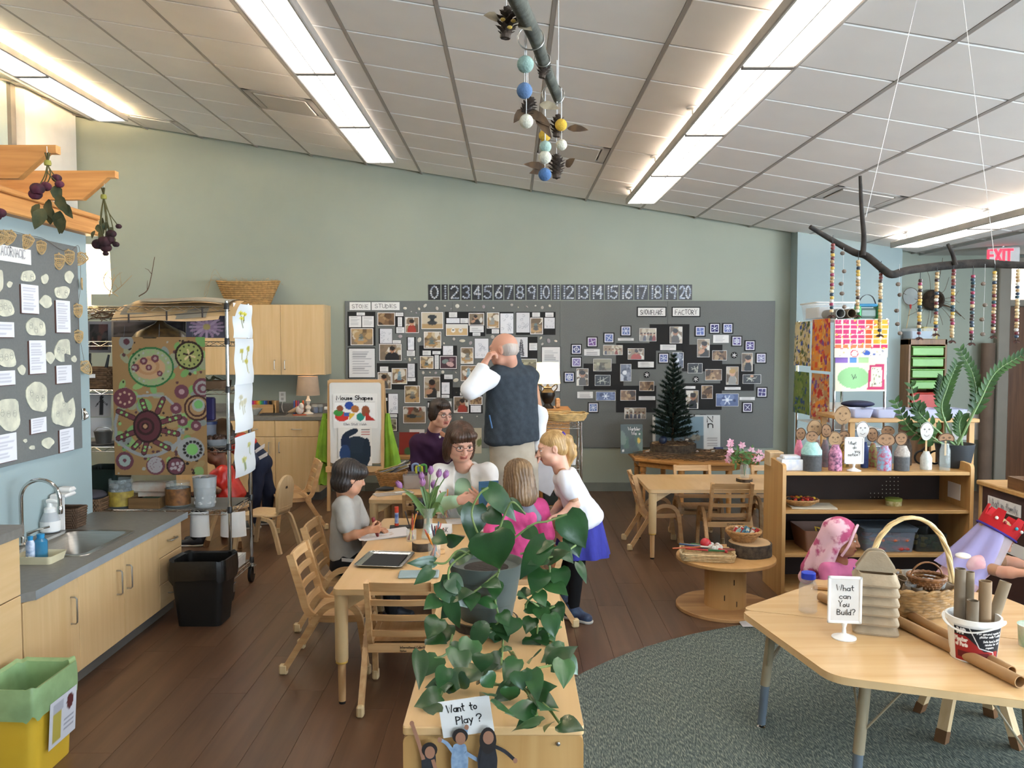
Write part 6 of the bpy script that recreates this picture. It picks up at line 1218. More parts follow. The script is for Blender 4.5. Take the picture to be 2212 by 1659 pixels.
FLW=[(1577,962),(1578,975),(1574,985),(1573,994),(1603,962),(1623,973),(1640,978),(1640,990),(1632,993),(1578,955),(1647,985)]
for k,(px,py) in enumerate(FLW):
 hd=arr(P(px,py,q.y+rg.uniform(-.06,.06))-q);st=obj('flower_stem',MB().tube(Ab([(0,0,.02),(hd[0]*.15,0,.13),hd*.7+arr((0,0,.02)),hd],4),.0025,6),M_fg,t);mb=MB()
 for j in range(6):
  a=j*1.047+k;d=arr((cos(a),rg.uniform(-.3,.3),sin(a)));leafm(mb,hd,d,(0,-1,.2),.034,.022,.2)
 obj('blossom',mb,M_fl,st,60)
for k in range(26):
 px=rg.uniform(1580,1640);py=rg.uniform(965,1005);hd=arr(P(px,py,q.y+rg.uniform(-.06,.06))-q);mb=MB();leafm(mb,hd*.85,(rg.uniform(-1,1),rg.uniform(-.5,.2),rg.uniform(-.2,1)),(0,-1,.3),.065,.022,.2);obj('leaf',mb,M_fg,t,60)
YE=8.45;a=P(712,1000,YE);b=P(826,822,YE);zt_=b.z;t=thing('easel','wooden easel with a white board and two book covers','easel',((a.x+b.x)/2,YE,0));o_=t.location;hw=(b.x-a.x)/2
for sx in (-1,1):
 obj('front_leg',MB().bar([(sx*hw,-.06,0),(sx*hw,.03,zt_)],.03,.04,(1,0,0)),Bj,t);obj('rear_leg',MB().bar([(sx*hw,.45,0),(sx*hw,.05,zt_-.02)],.03,.04,(1,0,0)),Bj,t);obj('side_brace',MB().bar([(sx*hw,0,.35),(sx*hw,.32,.35)],.02,.03,(1,0,0)),By,t)
for z in (zt_-.015,.5):obj('cross_rail',MB().box((0,.02,z),(2*hw,.025,.05),.004),Au,t)
zb=a.z;n_=Aa([(-hw+.012,zb),(hw-.012,zb),(hw-.012,zt_-.02),(-hw+.012,zt_-.02)],.03,5);obj('whiteboard',MB().sheet((0,-.012,0),(1,0,0),(0,0,1),n_,.012),mat('whiteboard_gloss','dcdad4',.25,var=.01),t,30)
obj('tray',MB().box((0,-.07,zb-.07),(2*hw+.02,.14,.012),.003).box((0,-.14,zb-.045),(2*hw+.02,.012,.06),.003),Au,t);obj('tray_apron',MB().box((0,-.02,zb-.09),(2*hw,.02,.07),.003),Au,t)
p=P(720,925,YE-.03);q=P(814,851,YE-.03);W,H=q.x-p.x,q.z-p.z;cv=Canvas(60,48,'e4e1db',W/H);s_=W/H
cv.rect(.04*s_,.2,.96*s_,.77,'c9c6c0').rect(.05*s_,.21,.95*s_,.76,'eceae6')
cv.disc(.37*s_,.66,.13,'2c4a96',ry=.12).disc(.2*s_,.34,.2,'c4342c',ry=.14).disc(.12*s_,.45,.14,'3f8a3c',ry=.1).rect(.24*s_,.36,.4*s_,.46,'34589e').put((cv.v>.22)&(cv.v<.44)&(cv.u>.36*s_)&(cv.u<.36*s_+(cv.v-.22)*.9),'d8b13c').disc(.62*s_,.33,.12,'2c8a78',ry=.12).disc(.5*s_,.56,.12,'a86a3c',ry=.11).disc(.74*s_,.5,.12,'8a4f33',ry=.16).put((cv.v>.22)&(cv.u>.74*s_)&(cv.u<.95*s_)&(cv.v<.42-(cv.u-.78*s_)*.8),'b5332c').disc(.16*s_,.58,.1,'8a4f33',ry=.09)
t2=thing('picture_book','white picture book with coloured shapes on the easel','book',(p.x,YE-.03,p.z));Ac('cover',cv,(p.x,YE-.031,p.z),(1,0,0),(0,0,1),W,H,Ai,t2,th=.008);Ae('title_letters','Mouse Shapes',(p.x+W*.08,YE-.0315,p.z+H*.83),(1,0,0),(0,0,1),H*.12,Bs,t2,width=W*.82,stroke=.2,jit=0);Ae('author_letters','Ellen Stoll Walsh',(p.x+W*.24,YE-.0315,p.z+H*.09),(1,0,0),(0,0,1),H*.06,mat('grey_ink','77757a',.8),t2,width=W*.52,stroke=.18,jit=0)
p=P(731,1006,YE-.035);q=P(803,923,YE-.035);W,H=q.x-p.x,q.z-p.z;cv=Canvas(44,50,'dedad2',W/H);s_=W/H
cv.disc(.5*s_,.12,.33,'1e2c3a',ry=.42).disc(.55*s_,.55,.3,'22303e',ry=.22).disc(.22*s_,.6,.12,'1f2c45',ry=.26).disc(.85*s_,.38,.1,'1d2a38',ry=.34).disc(.38*s_,.86,.2,'1f2c3c',ry=.08,rot=.4).disc(.2*s_,.3,.14,'27406a',ry=.25)
for k in range(3):cv.rect(.68*s_,.93-.06*k,.95*s_,.955-.06*k,'b0322c' if k else '3a3a3c')
tag(Ac('picture_book',cv,(p.x,YE-.036,p.z),(1,0,0),(0,0,1),W,H,Ai,th=.006),'cream picture book with a dark blue shape, lower on the easel','book')
Cu=mat('lime_smock_cloth','86b02e',.75,var=.12,scale=8,bump=.1)
def cloth(lab,pts,width,depth,folds,m,seed=0,name='smock',cat='smock'):
 sp_=Ab(pts,6);n_=len(sp_);k=26;mb=MB();rg_=Rnd(seed);ph=rg_.uniform(0,6);vs=[];fs=[]
 for i,p in enumerate(sp_):
  t_=i/(n_-1);w_=width[0]+(width[1]-width[0])*t_
  for j in range(k):
   a=2*pi*j/k;r_=1+.25*sin(folds*a+ph+t_)*(.4+.6*t_);vs.append(p+arr((w_*r_*cos(a),depth*(.5+.5*t_)*r_*sin(a),.012*sin(3*a+ph)*(i==n_-1))))
 for i in range(n_-1):
  for j in range(k):fs.append((i*k+j,(i+1)*k+j,(i+1)*k+(j+1)%k,i*k+(j+1)%k))
 fs+=[tuple(range(k)),tuple(range((n_-1)*k,n_*k))[::-1]];mb.add(vs,fs)
 return tag(obj(name,mb,m,smooth=60),lab,cat)
cloth('lime green smock hanging on the right of the easel',[P(837,893,YE+.12),P(839,930,YE+.1),P(845,975,YE+.1),P(849,1020,YE+.1)],(.02,.085),.07,5,Cu,1);cloth('lime green smock with a frilled hem on the left of the easel',[P(703,893,YE+.14),P(699,940,YE+.12),P(697,998,YE+.12)],(.025,.065),.06,6,Cu,2)
cloth('second lime green smock hanging low on the left of the easel',[P(706,905,YE+.1),P(702,985,YE+.17),P(700,1045,YE+.18)],(.05,.05),.05,4,Cu,3);tag(obj('smock_hook',MB().box((P(706,882,YE).x,YE+.02,P(706,882,YE).z),(.06,.03,.03),.005),Af),'white hook with blue goggles at the left of the easel','hook')
z_b=P(870,985,8.75).z;x0=P(842,985,8.75).x;x1=P(1015,985,8.75).x
t=thing('book_bench','low wooden bench with books behind the woman in purple','bench',((x0+x1)/2,8.95,0));W=x1-x0;Cx=wood('pine_bench','b98a52','a0733f',0);obj('bench_top',MB().box((0,0,z_b-.02),(W,.4,.04),.005),Cx,t)
for sx in (-1,1):obj('end_panel',MB().box((sx*(W/2-.03),0,(z_b-.04)/2),(.04,.36,z_b-.04),.004),Cx,t)
obj('stretcher',MB().box((0,.1,.12),(W-.1,.03,.08),.004),Cx,t)
BK=[((862,934,905,990),'7d2a20','red book standing on the bench left of the woman in purple','3c5a34'),((884,928,916,978),'c9c4bd','pale grey book behind the red one','8d8a86'),((1010,925,1040,985),'bdb59f','pale book with garden photos right of the woman in purple','6f7a52')]
for k,(r,c_,lab,c2_) in enumerate(BK):
 Y_=8.85+.05*k;p=P(r[0],r[3],Y_);q=P(r[2],r[1],Y_);cv=Canvas(14,18,c_);cv.noise(k,5,[c2_],.1,.25,y0=0,y1=.5);tag(Ac('standing_book',cv,(p.x,Y_,z_b+.001),(1,0,0),(0,.12,.993),q.x-p.x,q.z-z_b,Ai,th=.02),lab,'book','books on the bench')
YS=7.45;t=thing('wire_shelf_unit','low chrome wire shelf behind the standing man','shelf',(P(1205,900,YS).x,YS+.18,0));o_=t.location;x1=P(1256,900,YS).x-o_.x;x0=-x1-.1;zt_=P(1256,912,YS).z
for x in (x0,x1):
 for y in (-.18,.18):obj('post',MB().tube([(x,y,0),(x,y,zt_)],.011,12),Ag,t)
SHZ=[P(1230,yy,YS).z for yy in (920,1008,1095,1165)]
for z in SHZ:
 mb=MB()
 for y in (-.18,.18):
  for dz in (0,-.025):mb.tube([(x0,y,z+dz),(x1,y,z+dz)],.003,6)
  mb.tube([(x0+(x1-x0)*i/16,y,z-.025*(i%2)) for i in range(17)],.002,5)
 for x in (x0,x1):
  for dz in (0,-.025):mb.tube([(x,-.18,z+dz),(x,.18,z+dz)],.003,6)
 for i in range(1,20):mb.tube([(x0+(x1-x0)*i/20,-.18,z),(x0+(x1-x0)*i/20,.18,z)],.0016,4,cap=False)
 obj('wire_shelf',mb,Ag,t,60)
c=P(1224,912,YS);t=thing('wicker_tray','oval peeled-willow tray on top of the chrome wire shelf','tray',(c.x,YS+.16,zt_+.0));mb=MB()
for k in range(5):mb.tube([((.17+.008*k+.006*sin(9*a_+k*2))*cos(a_),(.13+.006*k)*sin(a_),.012+.014*k+.004*sin(7*a_+k)) for a_ in lsp(0,2*pi,40,endpoint=False)],.0085,6,closed=True)
obj('weave',mb,mat('peeled_willow','c9a56a',.6,var=.15,scale=25),t,60);obj('bottom',MB().prism([(.165*cos(i*.2618),.125*sin(i*.2618)) for i in range(24)],.002,.01),mat('peeled_willow','c9a56a'),t,0)
YK=8.1;zk=P(1200,884,YK).z;x0_=P(1165,884,YK).x;x1_=P(1231,884,YK).x;t=thing('wooden_chest','honey wood chest under the brass lamp','cabinet',((x0_+x1_)/2,YK+.2,0));Ay=wood('honey_wood','c08a4c','a97238',0)
obj('top',MB().box((0,0,zk-.012),(x1_-x0_+.02,.42,.024),.004),Ay,t);obj('body',MB().box((0,0,(zk-.024+.06)/2),(x1_-x0_,.4,zk-.084),.003),Ay,t)
for k in range(3):d=obj('drawer',MB().box((0,-.205,.2+.22*k),(x1_-x0_-.03,.014,.2),.003),Ay,t);obj('knob',MB().ball((0,-.222,.2+.22*k),.014,10),Ay,d)
for sx in (-1,1):obj('foot',MB().box((sx*(x1_-x0_-.06)/2,0,.03),(.04,.38,.06)),Ay,t,0)
c=P(1183,884,YK+.12);zl=P(1186,783,YK+.12).z-P(1186,828,YK+.12).z;Ao('table_lamp','lit lamp with a cream shade on a dark urn base behind the man',(c.x,c.y,zk),P(1186,826,YK+.12).z-zk,.125,.108,zl,mat('dark_bronze_urn','3a3026',.35,.5,c2='1f1914'),emit('lit_shade_cream','ffe7ad',1.7),[(.06,0),(.062,.06),(.04,.12),(.034,.18),(.055,.3),(.075,.5),(.072,.62),(.045,.72),(.04,.78),(.05,.8),(.022,.84),(.012,.9),(.012,1)],8,(1,.84,.6),True)
tag(obj('wooden_ornament',MB().box((c.x+.1,c.y+.02,zk+.05),(.05,.04,.1),.012),mat('carved_wood','a06a3c',.6,c2='c79a6a',scale=40)),'small carved wooden ornament right of the urn lamp','ornament')
c=P(1237,1003,YS);t=thing('potted_sprig','white pot with a wispy plant on the chrome shelf','plant',(c.x,YS+.1,SHZ[1]+.004));obj('pot',MB().lathe((0,0,0),[(.035,0),(.045,.09),(.047,.095),(.042,.092),(.033,.01)],20),Af,t);mb=MB();rg=Rnd(2)
for i in range(26):a_=rg.uniform(0,6.28);e_=arr((.09*cos(a_)*rg.random(),.08*sin(a_)*rg.random(),.13+.14*rg.random()));mb.tube([(0,0,.08),e_*.6,e_],.001,4);mb.ball(e_,.006,6)
o=obj('wispy_stems',mb,mat('wisp_green','6d7a58',.8),t,0);o['kind']='stuff'
tag(obj('drawing_board',MB().box(P(1182,1022,5.99),(.2,.012,.28),.004,[[cos(.5),0,sin(.5)],[0,1,0],[-sin(.5),0,cos(.5)]]),mat('pale_board','b9b4b4',.6)),'pale tilted board in the lowered hand of the man','board')
for k,(px,py,w_,h_,c_,lab) in enumerate(((1200,1092,.22,.09,'24291f','dark tray of leaves on the chrome shelf'),(1185,1092,.1,.12,'2b2622','dark box on the chrome shelf behind the girl'),(1188,1160,.12,.12,'b9bab2','clear bin with a yellow label low on the chrome shelf'),(1240,1092,.1,.06,'5b4a3a','brown bundle on the chrome shelf by its post'))):
 z=SHZ[2] if py<1100 else SHZ[3];c=P(px,py,YS+.1);tag(obj('shelf_box',shell([(w_/2*.9,.12,0),(w_/2,.13,h_)],cor=.015),mat('shelfbox_'+c_[1:],c_,.6)),lab,'box');bpy.data.objects['shelf_box' if k==0 else 'shelf_box.%03d'%k].location=(c.x,YS+.17,z+.004)
ZO=.535;cxo,cyo=1.92,8.52;ro=.72
q0=PZ(1430,1003,ZO);cyo=q0.y+ro*.924;t=thing('display_table','honey wood octagonal table with the little tree','table',(cxo,cyo,0));oc=[(ro*cos(rad(22.5+45*i)),ro*sin(rad(22.5+45*i))*.86) for i in range(8)]
obj('tabletop',MB().prism(oc,ZO-.03,ZO,.004),Ay,t,20);obj('apron',MB().prism([(x*.93,y*.93) for x,y in oc],ZO-.085,ZO-.03),Ay,t,20)
for i in range(0,8):x,y=oc[i];obj('leg',MB().lathe((x*.86,y*.86,0),[(.022,0),(.026,.1),(.03,ZO-.16),(.024,ZO-.15),(.034,ZO-.14),(.034,ZO-.085)],14),Ay,t)
c=P(1453,962,cyo+.12);tb=V((c.x,cyo+.12,ZO+.001));ws=Ap('large bark-edged log slice under the little tree',tb,.235,.11);rg=Rnd(1)
c=V((tb.x,tb.y,tb.z+.112));t=thing('little_fir_tree','small dark artificial fir tree on the log slice','tree',c);ht=P(1447,765,c.y).z-c.z
obj('trunk',MB().tube([(0,0,0),(0,0,ht*.97)],[.014,.004],8),Bf,t);M_fir=mat('fir_needle','1d3326',.8,var=.25,scale=20);mb=MB();nb=0
for lv in range(17):
 f_=lv/16;z=ht*(.06+.9*f_);L=(.235*(1-f_)**.85+.03);n_=max(4,int(13*(1-f_)+4))
 for j in range(n_):
  a_=6.283*j/n_+lv*1.7+rg.uniform(-.2,.2);l_=L*rg.uniform(.75,1.1);d=arr((cos(a_),sin(a_),.25+.5*f_));d/=norm_(d);br=MB();s0=arr((0,0,z));br.tube([s0,s0+d*l_*.6,s0+d*l_+arr((0,0,.01))],[.004,.003,.002],4)
  for k in range(int(34*l_/.2)+9):
   tt=rg.uniform(.15,1);p=s0+d*l_*tt
   for s2 in range(5):
    nd=arr((rg.uniform(-1,1),rg.uniform(-1,1),rg.uniform(-.6,1)));nd/=norm_(nd);nd=nd*.75+d*.55;q_=p+nd*.042;s_=np.cross(nd,(0,0,1));s_=s_/(norm_(s_)+1e-6)*.0034;br.add([p-s_,p+s_,q_],[(0,1,2)])
  obj('branch',br,M_fir,t,0);nb+=1
tag(obj('blue_bauble',MB().ball((tb.x-.13,tb.y-.14,ZO+.16),.045,14),mat('bauble_navy','1d2a44',.35)),'dark blue bauble at the foot of the little tree','bauble')
for (px,nm,lab,sz) in ((1483,'bird_nest','small twig nest with a pale egg on the log slice',.09),):
 c=V((P(px,945,tb.y-.1).x,tb.y-.1,ZO+.115));t=thing(nm,lab,'nest',c);mb=MB();rg_=Rnd(4)
 for i in range(46):a_=rg_.uniform(0,6.28);r_=sz*rg_.uniform(.65,1.05);z=rg_.uniform(0,.045);mb.tube([(r_*cos(a_+s_),r_*sin(a_+s_),z+.006*sin(s_*5)) for s_ in (0,.25,.5,.75)],.0022,4)
 o=obj('nest_twigs',mb,Bf,t,0);o['kind']='stuff';obj('egg',MB().ball((0,-.02,.045),(.018,.014,.014),10),Ca[0],t)
c=V((tb.x-.02,tb.y-.12,ZO+.112));mb=MB();rg=Rnd(7)
for i in range(130):a_=rg.uniform(0,6.28);r_=.2*math.sqrt(rg.random());p=arr((c.x+r_*cos(a_),c.y+r_*sin(a_)*.5,c.z+.05*(1-r_/.2)*rg.random()+.003));d=arr((rg.uniform(-.06,.06),rg.uniform(-.04,.04),rg.uniform(-.005,.012)));mb.tube([p-d,p+d],.0018,4)
tag(obj('dry_needles',mb,Bf,smooth=0),'dry brown needles heaped on the log slice','needles',kind='stuff')
mb=MB()
for i in range(260):
 a_=rg.uniform(0,6.28);r_=.6*math.sqrt(rg.random());x,y=cxo-.02+r_*cos(a_)*.95,cyo-.12+r_*sin(a_)*.62
 if math.hypot((x-tb.x),(y-tb.y))<.25 or abs(y-cyo)>.52:continue
 an=rg.uniform(-.7,.7)+(pi if rg.random()<.5 else 0);l_=rg.uniform(.05,.14);z=ZO+.004+rg.random()*.03;mb.tube([(x-l_*cos(an),y-l_*sin(an)*.6,z),(x,y,z+.008),(x+l_*cos(an),y+l_*sin(an)*.6,z)],.0024,4)
tag(obj('grass_straw',mb,mat('dry_straw','6f5940',.95,c2='4a3a29',scale=30),smooth=0),'brown straw and twigs spread over the display table','straw',kind='stuff')
for k,(px,py) in enumerate(((1382,966),(1398,978),(1444,980),(1506,978),(1540,977),(1468,976),(1405,975))):
 q=PZ(px,py,ZO+.02);tag(obj('shell',MB().ball((q.x,q.y,ZO+.03),(.02+.004*(k%3),.015,.014),10),Ca[k%4]),['pale shell at the left end of the straw','second pale shell from the left on the straw','small pale shell before the log slice','largest pale shell right of centre on the straw','pale shell at the right end of the straw','pale shell beside the largest one','third pale shell from the left on the straw'][k],'shell','shells on the straw')
q=PZ(1520,963,ZO);tag(obj('dry_leaf',MB().sheet((q.x,q.y,ZO+.05),(1,0,.2),(0,.5,.6),[(-.06,0),(-.02,.05),(.05,.02),(.06,-.03),(0,-.04)],.002),mat('rust_leaf','7a4426',.8),smooth=0),'rust-coloured dry leaf on the straw','leaf')
q=PZ(1552,972,ZO);tag(obj('blue_object',MB().box((q.x,q.y,ZO+.02),(.1,.05,.02),.006,rotz(.2)),mat('navy_plastic','22305c',.4)),'dark blue case at the right end of the straw','case')
Y_=cyo+.1;p=P(1341,970,Y_);q=P(1389,917,Y_);W,H=q.x-p.x,q.z-ZO;cv=Canvas(24,26,'2c3a30');cv.noise(3,8,['3f5a46','243028','5a6b5c','35513a'],.1,.3,y1=.7);cv.disc(.82,.45,.06,'d2b02e',ry=.1).rect(.08,.05,.16,.12,'d8d6d0')
t=thing('nature_book','dark green book titled Warbler Wave on the display table','book',(p.x,Y_,ZO));Ac('cover',cv,(p.x,Y_,ZO+.001),(1,0,0),(0,.1,.995),W,H,Cp,t,th=.012);Ae('title_letters','Warbler',(p.x+W*.34,Y_+H*.078,ZO+H*.79),(1,0,0),(0,.1,.995),H*.11,Ad,t,width=W*.55,stroke=.16,jit=0,th=.002);Ae('title_letters','Wave',(p.x+W*.50,Y_+H*.063,ZO+H*.64),(1,0,0),(0,.1,.995),H*.11,Ad,t,width=W*.39,stroke=.16,jit=0,th=.002)
Y_=cyo+.42;p=P(1410,968,Y_);q=P(1557,897,Y_);W,H=q.x-p.x,q.z-ZO;cv=Canvas(60,34,'cfd2d0',W/H);s_=W/H;cv.rect(0,0,.05*s_,1,'dcdad4').rect(.05*s_,0,.76*s_,.95,'7f98a5').rect(.05*s_,0,.76*s_,.4,'66757c');cv.noise(5,10,['5a5a54','7a7468','8d8a7c'],.04,.1,.45*s_,.25,.72*s_,.4)
for k in range(5):cv.rect(.8*s_,.12+.05*k,.96*s_,.135+.05*k,'9a9a9a')
t=thing('alphabet_chart','water picture chart with the letters N n behind the little tree','chart',(p.x,Y_,ZO));Ac('sheet',cv,(p.x,Y_,ZO+.001),(1,0,0),(0,.08,.997),W,H,Ai,t,th=.006);Ae('letter_print','N',(p.x+W*.81,Y_+H*.066,ZO+H*.8),(1,0,0),(0,.08,.997),H*.16,Bs,t,width=W*.08,stroke=.16,jit=0,th=.003);Ae('letter_print','n',(p.x+W*.82,Y_+H*.053,ZO+H*.64),(1,0,0),(0,.08,.997),H*.22,Bs,t,width=W*.07,stroke=.13,jit=0,th=.003)
for s2 in (.55,.72):obj('ring_clip',MB().box((W*s2*.98+W*.05,.06,H*.985),(.07,.006,.02),.002),Aj,t)
# == RIGHT: SHELF WITH PUPPETS, PAINT RACK, BUILDING TABLES
Ck=wood('shelf_ply','c39a62','b2864e',0,.42,.6,.4,.03,.6);Bq=wood('shelf_ply_z','c39a62','b2864e',2,.42,.6,.4,.03,.6);M_peg=mat('pegboard_brown','2e2019',.8)
SX0,SX1,SY0,SY1=1.81,3.09,5.50,5.91;SZ=[.05,P(1900,1197,SY0).z,P(1900,1103,SY0).z,P(1900,1020,SY0).z]
t=thing('open_shelf','open wooden shelf with a pegboard back holding the puppets','shelf',(SX0,SY0,0));W=SX1-SX0;D=SY1-SY0;zt_=SZ[3]+.05
for x in (.012,W-.012):obj('side_panel',MB().sheet((x-.012,0,0),(0,1,0),(0,0,1),Aa([(0,0),(D,0),(D,zt_+.02),(0,zt_)],[.001,.001,.03,.03],4),.024),Bq,t,30)
for z in SZ:obj('shelf_board',MB().box((W/2,D/2,z-.012),(W-.048,D-.01,.024),.003),Ck,t)
pb=obj('pegboard',MB().box((W/2,D-.006,SZ[3]/2),(W-.048,.006,SZ[3]-.02)),M_peg,t,0);mb=MB()
for i in range(8):
 for j in range(7):
  if i>4-j*.6 or j>3:q=P(1882+i*8.5,1032+j*8.5,SY1-.02);mb.lathe((q.x-SX0,D-.0095,q.z),[(.0035,0),(.0035,.0005)],8,R=[[1,0,0],[0,0,-1],[0,1,0]])
o=obj('hole_light_disc',mb,mat('hole_light','b8b2a6',.8),pb,0,loc=(0,0,0));o['kind']='stuff'  # pale discs painted for the light showing through the pegboard
p=P(2071,1070,5.7);cv=Az(.16,.11,3,'8a8a8a');obj('label_holder',MB().box((W-.026,.2,SZ[3]-.16),(.003,.16,.11)),Ad,t,0)
ZP_=SZ[3]+.001
def ZR(zx,zy,Y):return P(1660+zx/4.007,840+zy/4.007,Y)
M_card=mat('corrugated_card','a3835f',.85,var=.06,scale=25);M_cardw=mat('pale_card','d6d2cc',.8);M_stick=mat('craft_stick','c9a878',.7)
def fab(nm,c,c2,sc=70):return mat(nm,c,.8,c2=c2,scale=sc)
PUP=[
(260,38,440,[('e58fa5','d4738f')],5.72,(275,392,45,58),'b','bottle puppet in pink wrap at the left end'),(370,86,462,[('a9d0c8','93bdb5'),('4a4a4a','3f3f3f')],5.58,(372,412,52,50),'b','wide jar puppet with a mint top and grey base'),(485,36,440,[('6a6a6e','87707a')],5.74,(498,362,45,62),'b','grey flowered bottle puppet behind the pink flowered one'),
(576,57,480,[('d993ad','5b3a55')],5.58,(575,432,58,66),'p','bottle puppet in pink flowered cloth'),(420,30,440,[('b9a7a0','8d6a62')],5.80,(398,340,68,74),'p','puppet with a large pale face behind the mint jar'),(640,28,300,[('8d7a6a','6a5a4c')],5.82,(640,228,72,80),'p','tallest puppet face of the row on a stick'),(650,40,480,[('3a3028','c9a23a')],5.74,(650,412,52,50),'b','dark puppet half behind the notice sign'),
(830,32,460,[('2d3f74','24335e')],5.70,(812,352,54,76),'w','dark blue puppet with a long white face'),(900,36,470,[('8fa05a','a03a4c')],5.74,(896,396,48,66),'b','puppet in green and red flowered cloth'),(1030,34,420,[('6a4a3a','54382c')],5.82,(1030,362,58,45),'b','brown-faced puppet behind the blue flowered one'),
(1000,60,490,[('7fb2cc','b54a62')],5.58,(1015,440,84,58),'b','bottle puppet in bright blue flowered cloth'),(1195,40,430,[('54463a','3c322a')],5.82,(1192,355,70,84),'d','dark card-faced puppet behind the silver one'),(1152,64,490,[('b3aaa0','948b82'),('565656','4a4a4a')],5.58,(1145,432,56,58),'b','jar puppet with a silver top and grey base'),(1362,48,540,[('cfd2cc','b4b8b2')],5.62,(1366,365,56,82),'w','bottle puppet in a white knitted sock'),(1525,45,470,[],5.58,(1535,432,72,52),'b','clear bottle puppet with a wavy card top')]
for k,(bx,hw,ty,cols,Y,hd,card,lab) in enumerate(PUP):
 b=ZR(bx,700,Y);r_=hw/4.007/F_PX*Y;h=max(.10,ZR(bx,ty,Y).z-ZP_);t=thing('bottle_puppet',lab,'puppet',(b.x,Y,ZP_),0,'bottle puppets on the shelf')
 pr=[(r_*.96,0),(r_,.006),(r_,h*.62),(r_*.82,h*.78),(r_*.55,h*.92),(r_*.5,h)]
 if not cols:obj('bottle',MB().lathe((0,0,0),[(r_,0),(r_,h*.75),(r_*.7,h*.88),(r_*.7,h),(r_*.62,h),(r_*.9,h*.7),(r_*.9,.006)],20),Ak,t)
 elif len(cols)==1:obj('cloth_body',MB().lathe((0,0,0),pr,20),fab('cloth_%d'%k,*cols[0],sc=45),t)
 else:obj('cloth_top',MB().lathe((0,0,0),[(r_*1.01,h*.55),(r_,h*.72),(r_*.7,h*.9),(r_*.55,h)],20),fab('cloth_%d'%k,*cols[0]),t);obj('base_wrap',MB().lathe((0,0,0),[(r_,0),(r_*1.01,h*.58)],20),fab('cloth_b%d'%k,*cols[1]),t)
 c=ZR(hd[0],hd[1],Y);rx,ry=hd[2]/4.007/F_PX*Y,hd[3]/4.007/F_PX*Y;cx,cz=c.x-b.x,c.z-ZP_;rg_=Rnd(k)
 obj('stick',MB().box((cx*.5,0,(h*.6+cz)/2),(.012,.003,abs(cz-h*.6)+.02)),M_stick,t,0)
 out=[(rx*(1+.05*sin(3*a+k))*cos(a),ry*(1+.05*sin(2*a+k))*sin(a)) for a in lsp(0,2*pi,22,endpoint=False)]
 if k==14:out=[(rx*cos(a),ry*sin(a)*(1 if sin(a)>0 else.25+.9*abs(cos(a))**3)) for a in lsp(0,2*pi,26,endpoint=False)]
 hm={'b':mat('card_brown','9a7656',.85),'p':M_card,'w':M_cardw,'d':mat('card_dark','6b5038',.85)}[card];hd_=obj('card_face',MB().sheet((cx,-.004,cz),(1,0,0),(0,0,1),out,.005),hm,t,0)
 f=MB();s_=rx
 for sx in (-1,1):f.tube([(cx+sx*.36*s_+.13*s_*cos(a),-.0095,cz+.2*ry+.10*s_*sin(a)) for a in lsp(0,5.8,9)],.0011,4,closed=True);f.ball((cx+sx*.36*s_,-.0095,cz+.2*ry),(.05*s_,.001,.05*s_),6)
 f.tube([(cx,-.0095,cz+.08*ry),(cx-.07*s_,-.0095,cz-.12*ry),(cx+.04*s_,-.0095,cz-.13*ry)],.0009,4);f.tube([(cx+(u-.5)*.8*s_,-.0095,cz-.38*ry-.25*s_*sin(u*pi)*(1 if k%3 else.3)) for u in lsp(0,1,8)],.0012,4)
 hr=[(cx+p_[0]*.93,-.0095,cz+p_[1]*.93) for p_ in out];f.tube(hr[1:11] if k%2 else hr+[hr[0]],.0016 if card!='b' else.0022,4);obj('drawn_face',f,mat('marker_line','3a2c22',.8),hd_,0)
def Cd(lab,c,w,h,lines,z0,rz=0,ped=.045):
 t=thing('sign_stand',lab,'sign',c);z1=ped;R=rotz(rz);fr=MB()
 for (x,z,a,b_) in ((-w/2+.006,z1+h/2,.012,h),(w/2-.006,z1+h/2,.012,h),(0,z1+.006,w,.012),(0,z1+h-.006,w,.012)):fr.box(R@arr((x,0,z)),(a,.012,b_),.003,R)
 obj('frame',fr,Af,t);obj('card',MB().box((0,0,z1+h/2),(w-.02,.004,h-.02),0,R),mat('sign_card','dcd8d2',.7),t,0);obj('pedestal',MB().lathe((0,0,0),[(w*.36,0),(w*.36,.004),(w*.22,.010),(.009,.02),(.007,z1*.7),(.013,z1+.004)],24),Af,t)
 ex=R@arr((1.,0,0));n=R@arr((0,-1.,0))
 for k,(tx,x0,y0,ww) in enumerate(lines):Ae('sign_letters',tx,arr(c)+ex*(x0-.5)*w+n*.0035+arr((0,0,z1+y0*h)),ex,(0,0,1),h*.115,Bs,t,width=ww*w,stroke=.12,jit=.05,seed=k)
 return t
q=ZR(748,722,5.54);Cd('small white sign asking What do you notice',(q.x,5.56,ZP_),.132,.183,[('What',.2,.72,.4),('do',.43,.57,.18),('you',.53,.43,.26),('notice?',.2,.30,.6)],0)
q=ZR(212,722,5.56);t=thing('tissue_box','white tissue box with blue specks at the left end of the shelf','box',(q.x,5.62,ZP_));obj('box',MB().prism([(-.075,-.06),(.075,-.06),(.075,.06),(-.075,.06)],0,.075,.006).box((0,0,.085),(.12,.09,.025),.008),mat('tissue_white','dcdad6',.7,c2='c3c8d4',scale=30),t)
tag(obj('pale_wood_box',MB().box((q.x-.05,5.81,ZP_+.05),(.1,.12,.1),.004),Ax),'open pale wood box behind the tissue box','box')
q=ZR(1600,700,5.75);t=thing('zz_plant','upright glossy-leaved plant in a dark pot on the shelf','plant',(q.x+.0,5.74,ZP_));rp=160/4.007/F_PX*5.75;hp=ZR(1600,470,5.75).z-ZP_
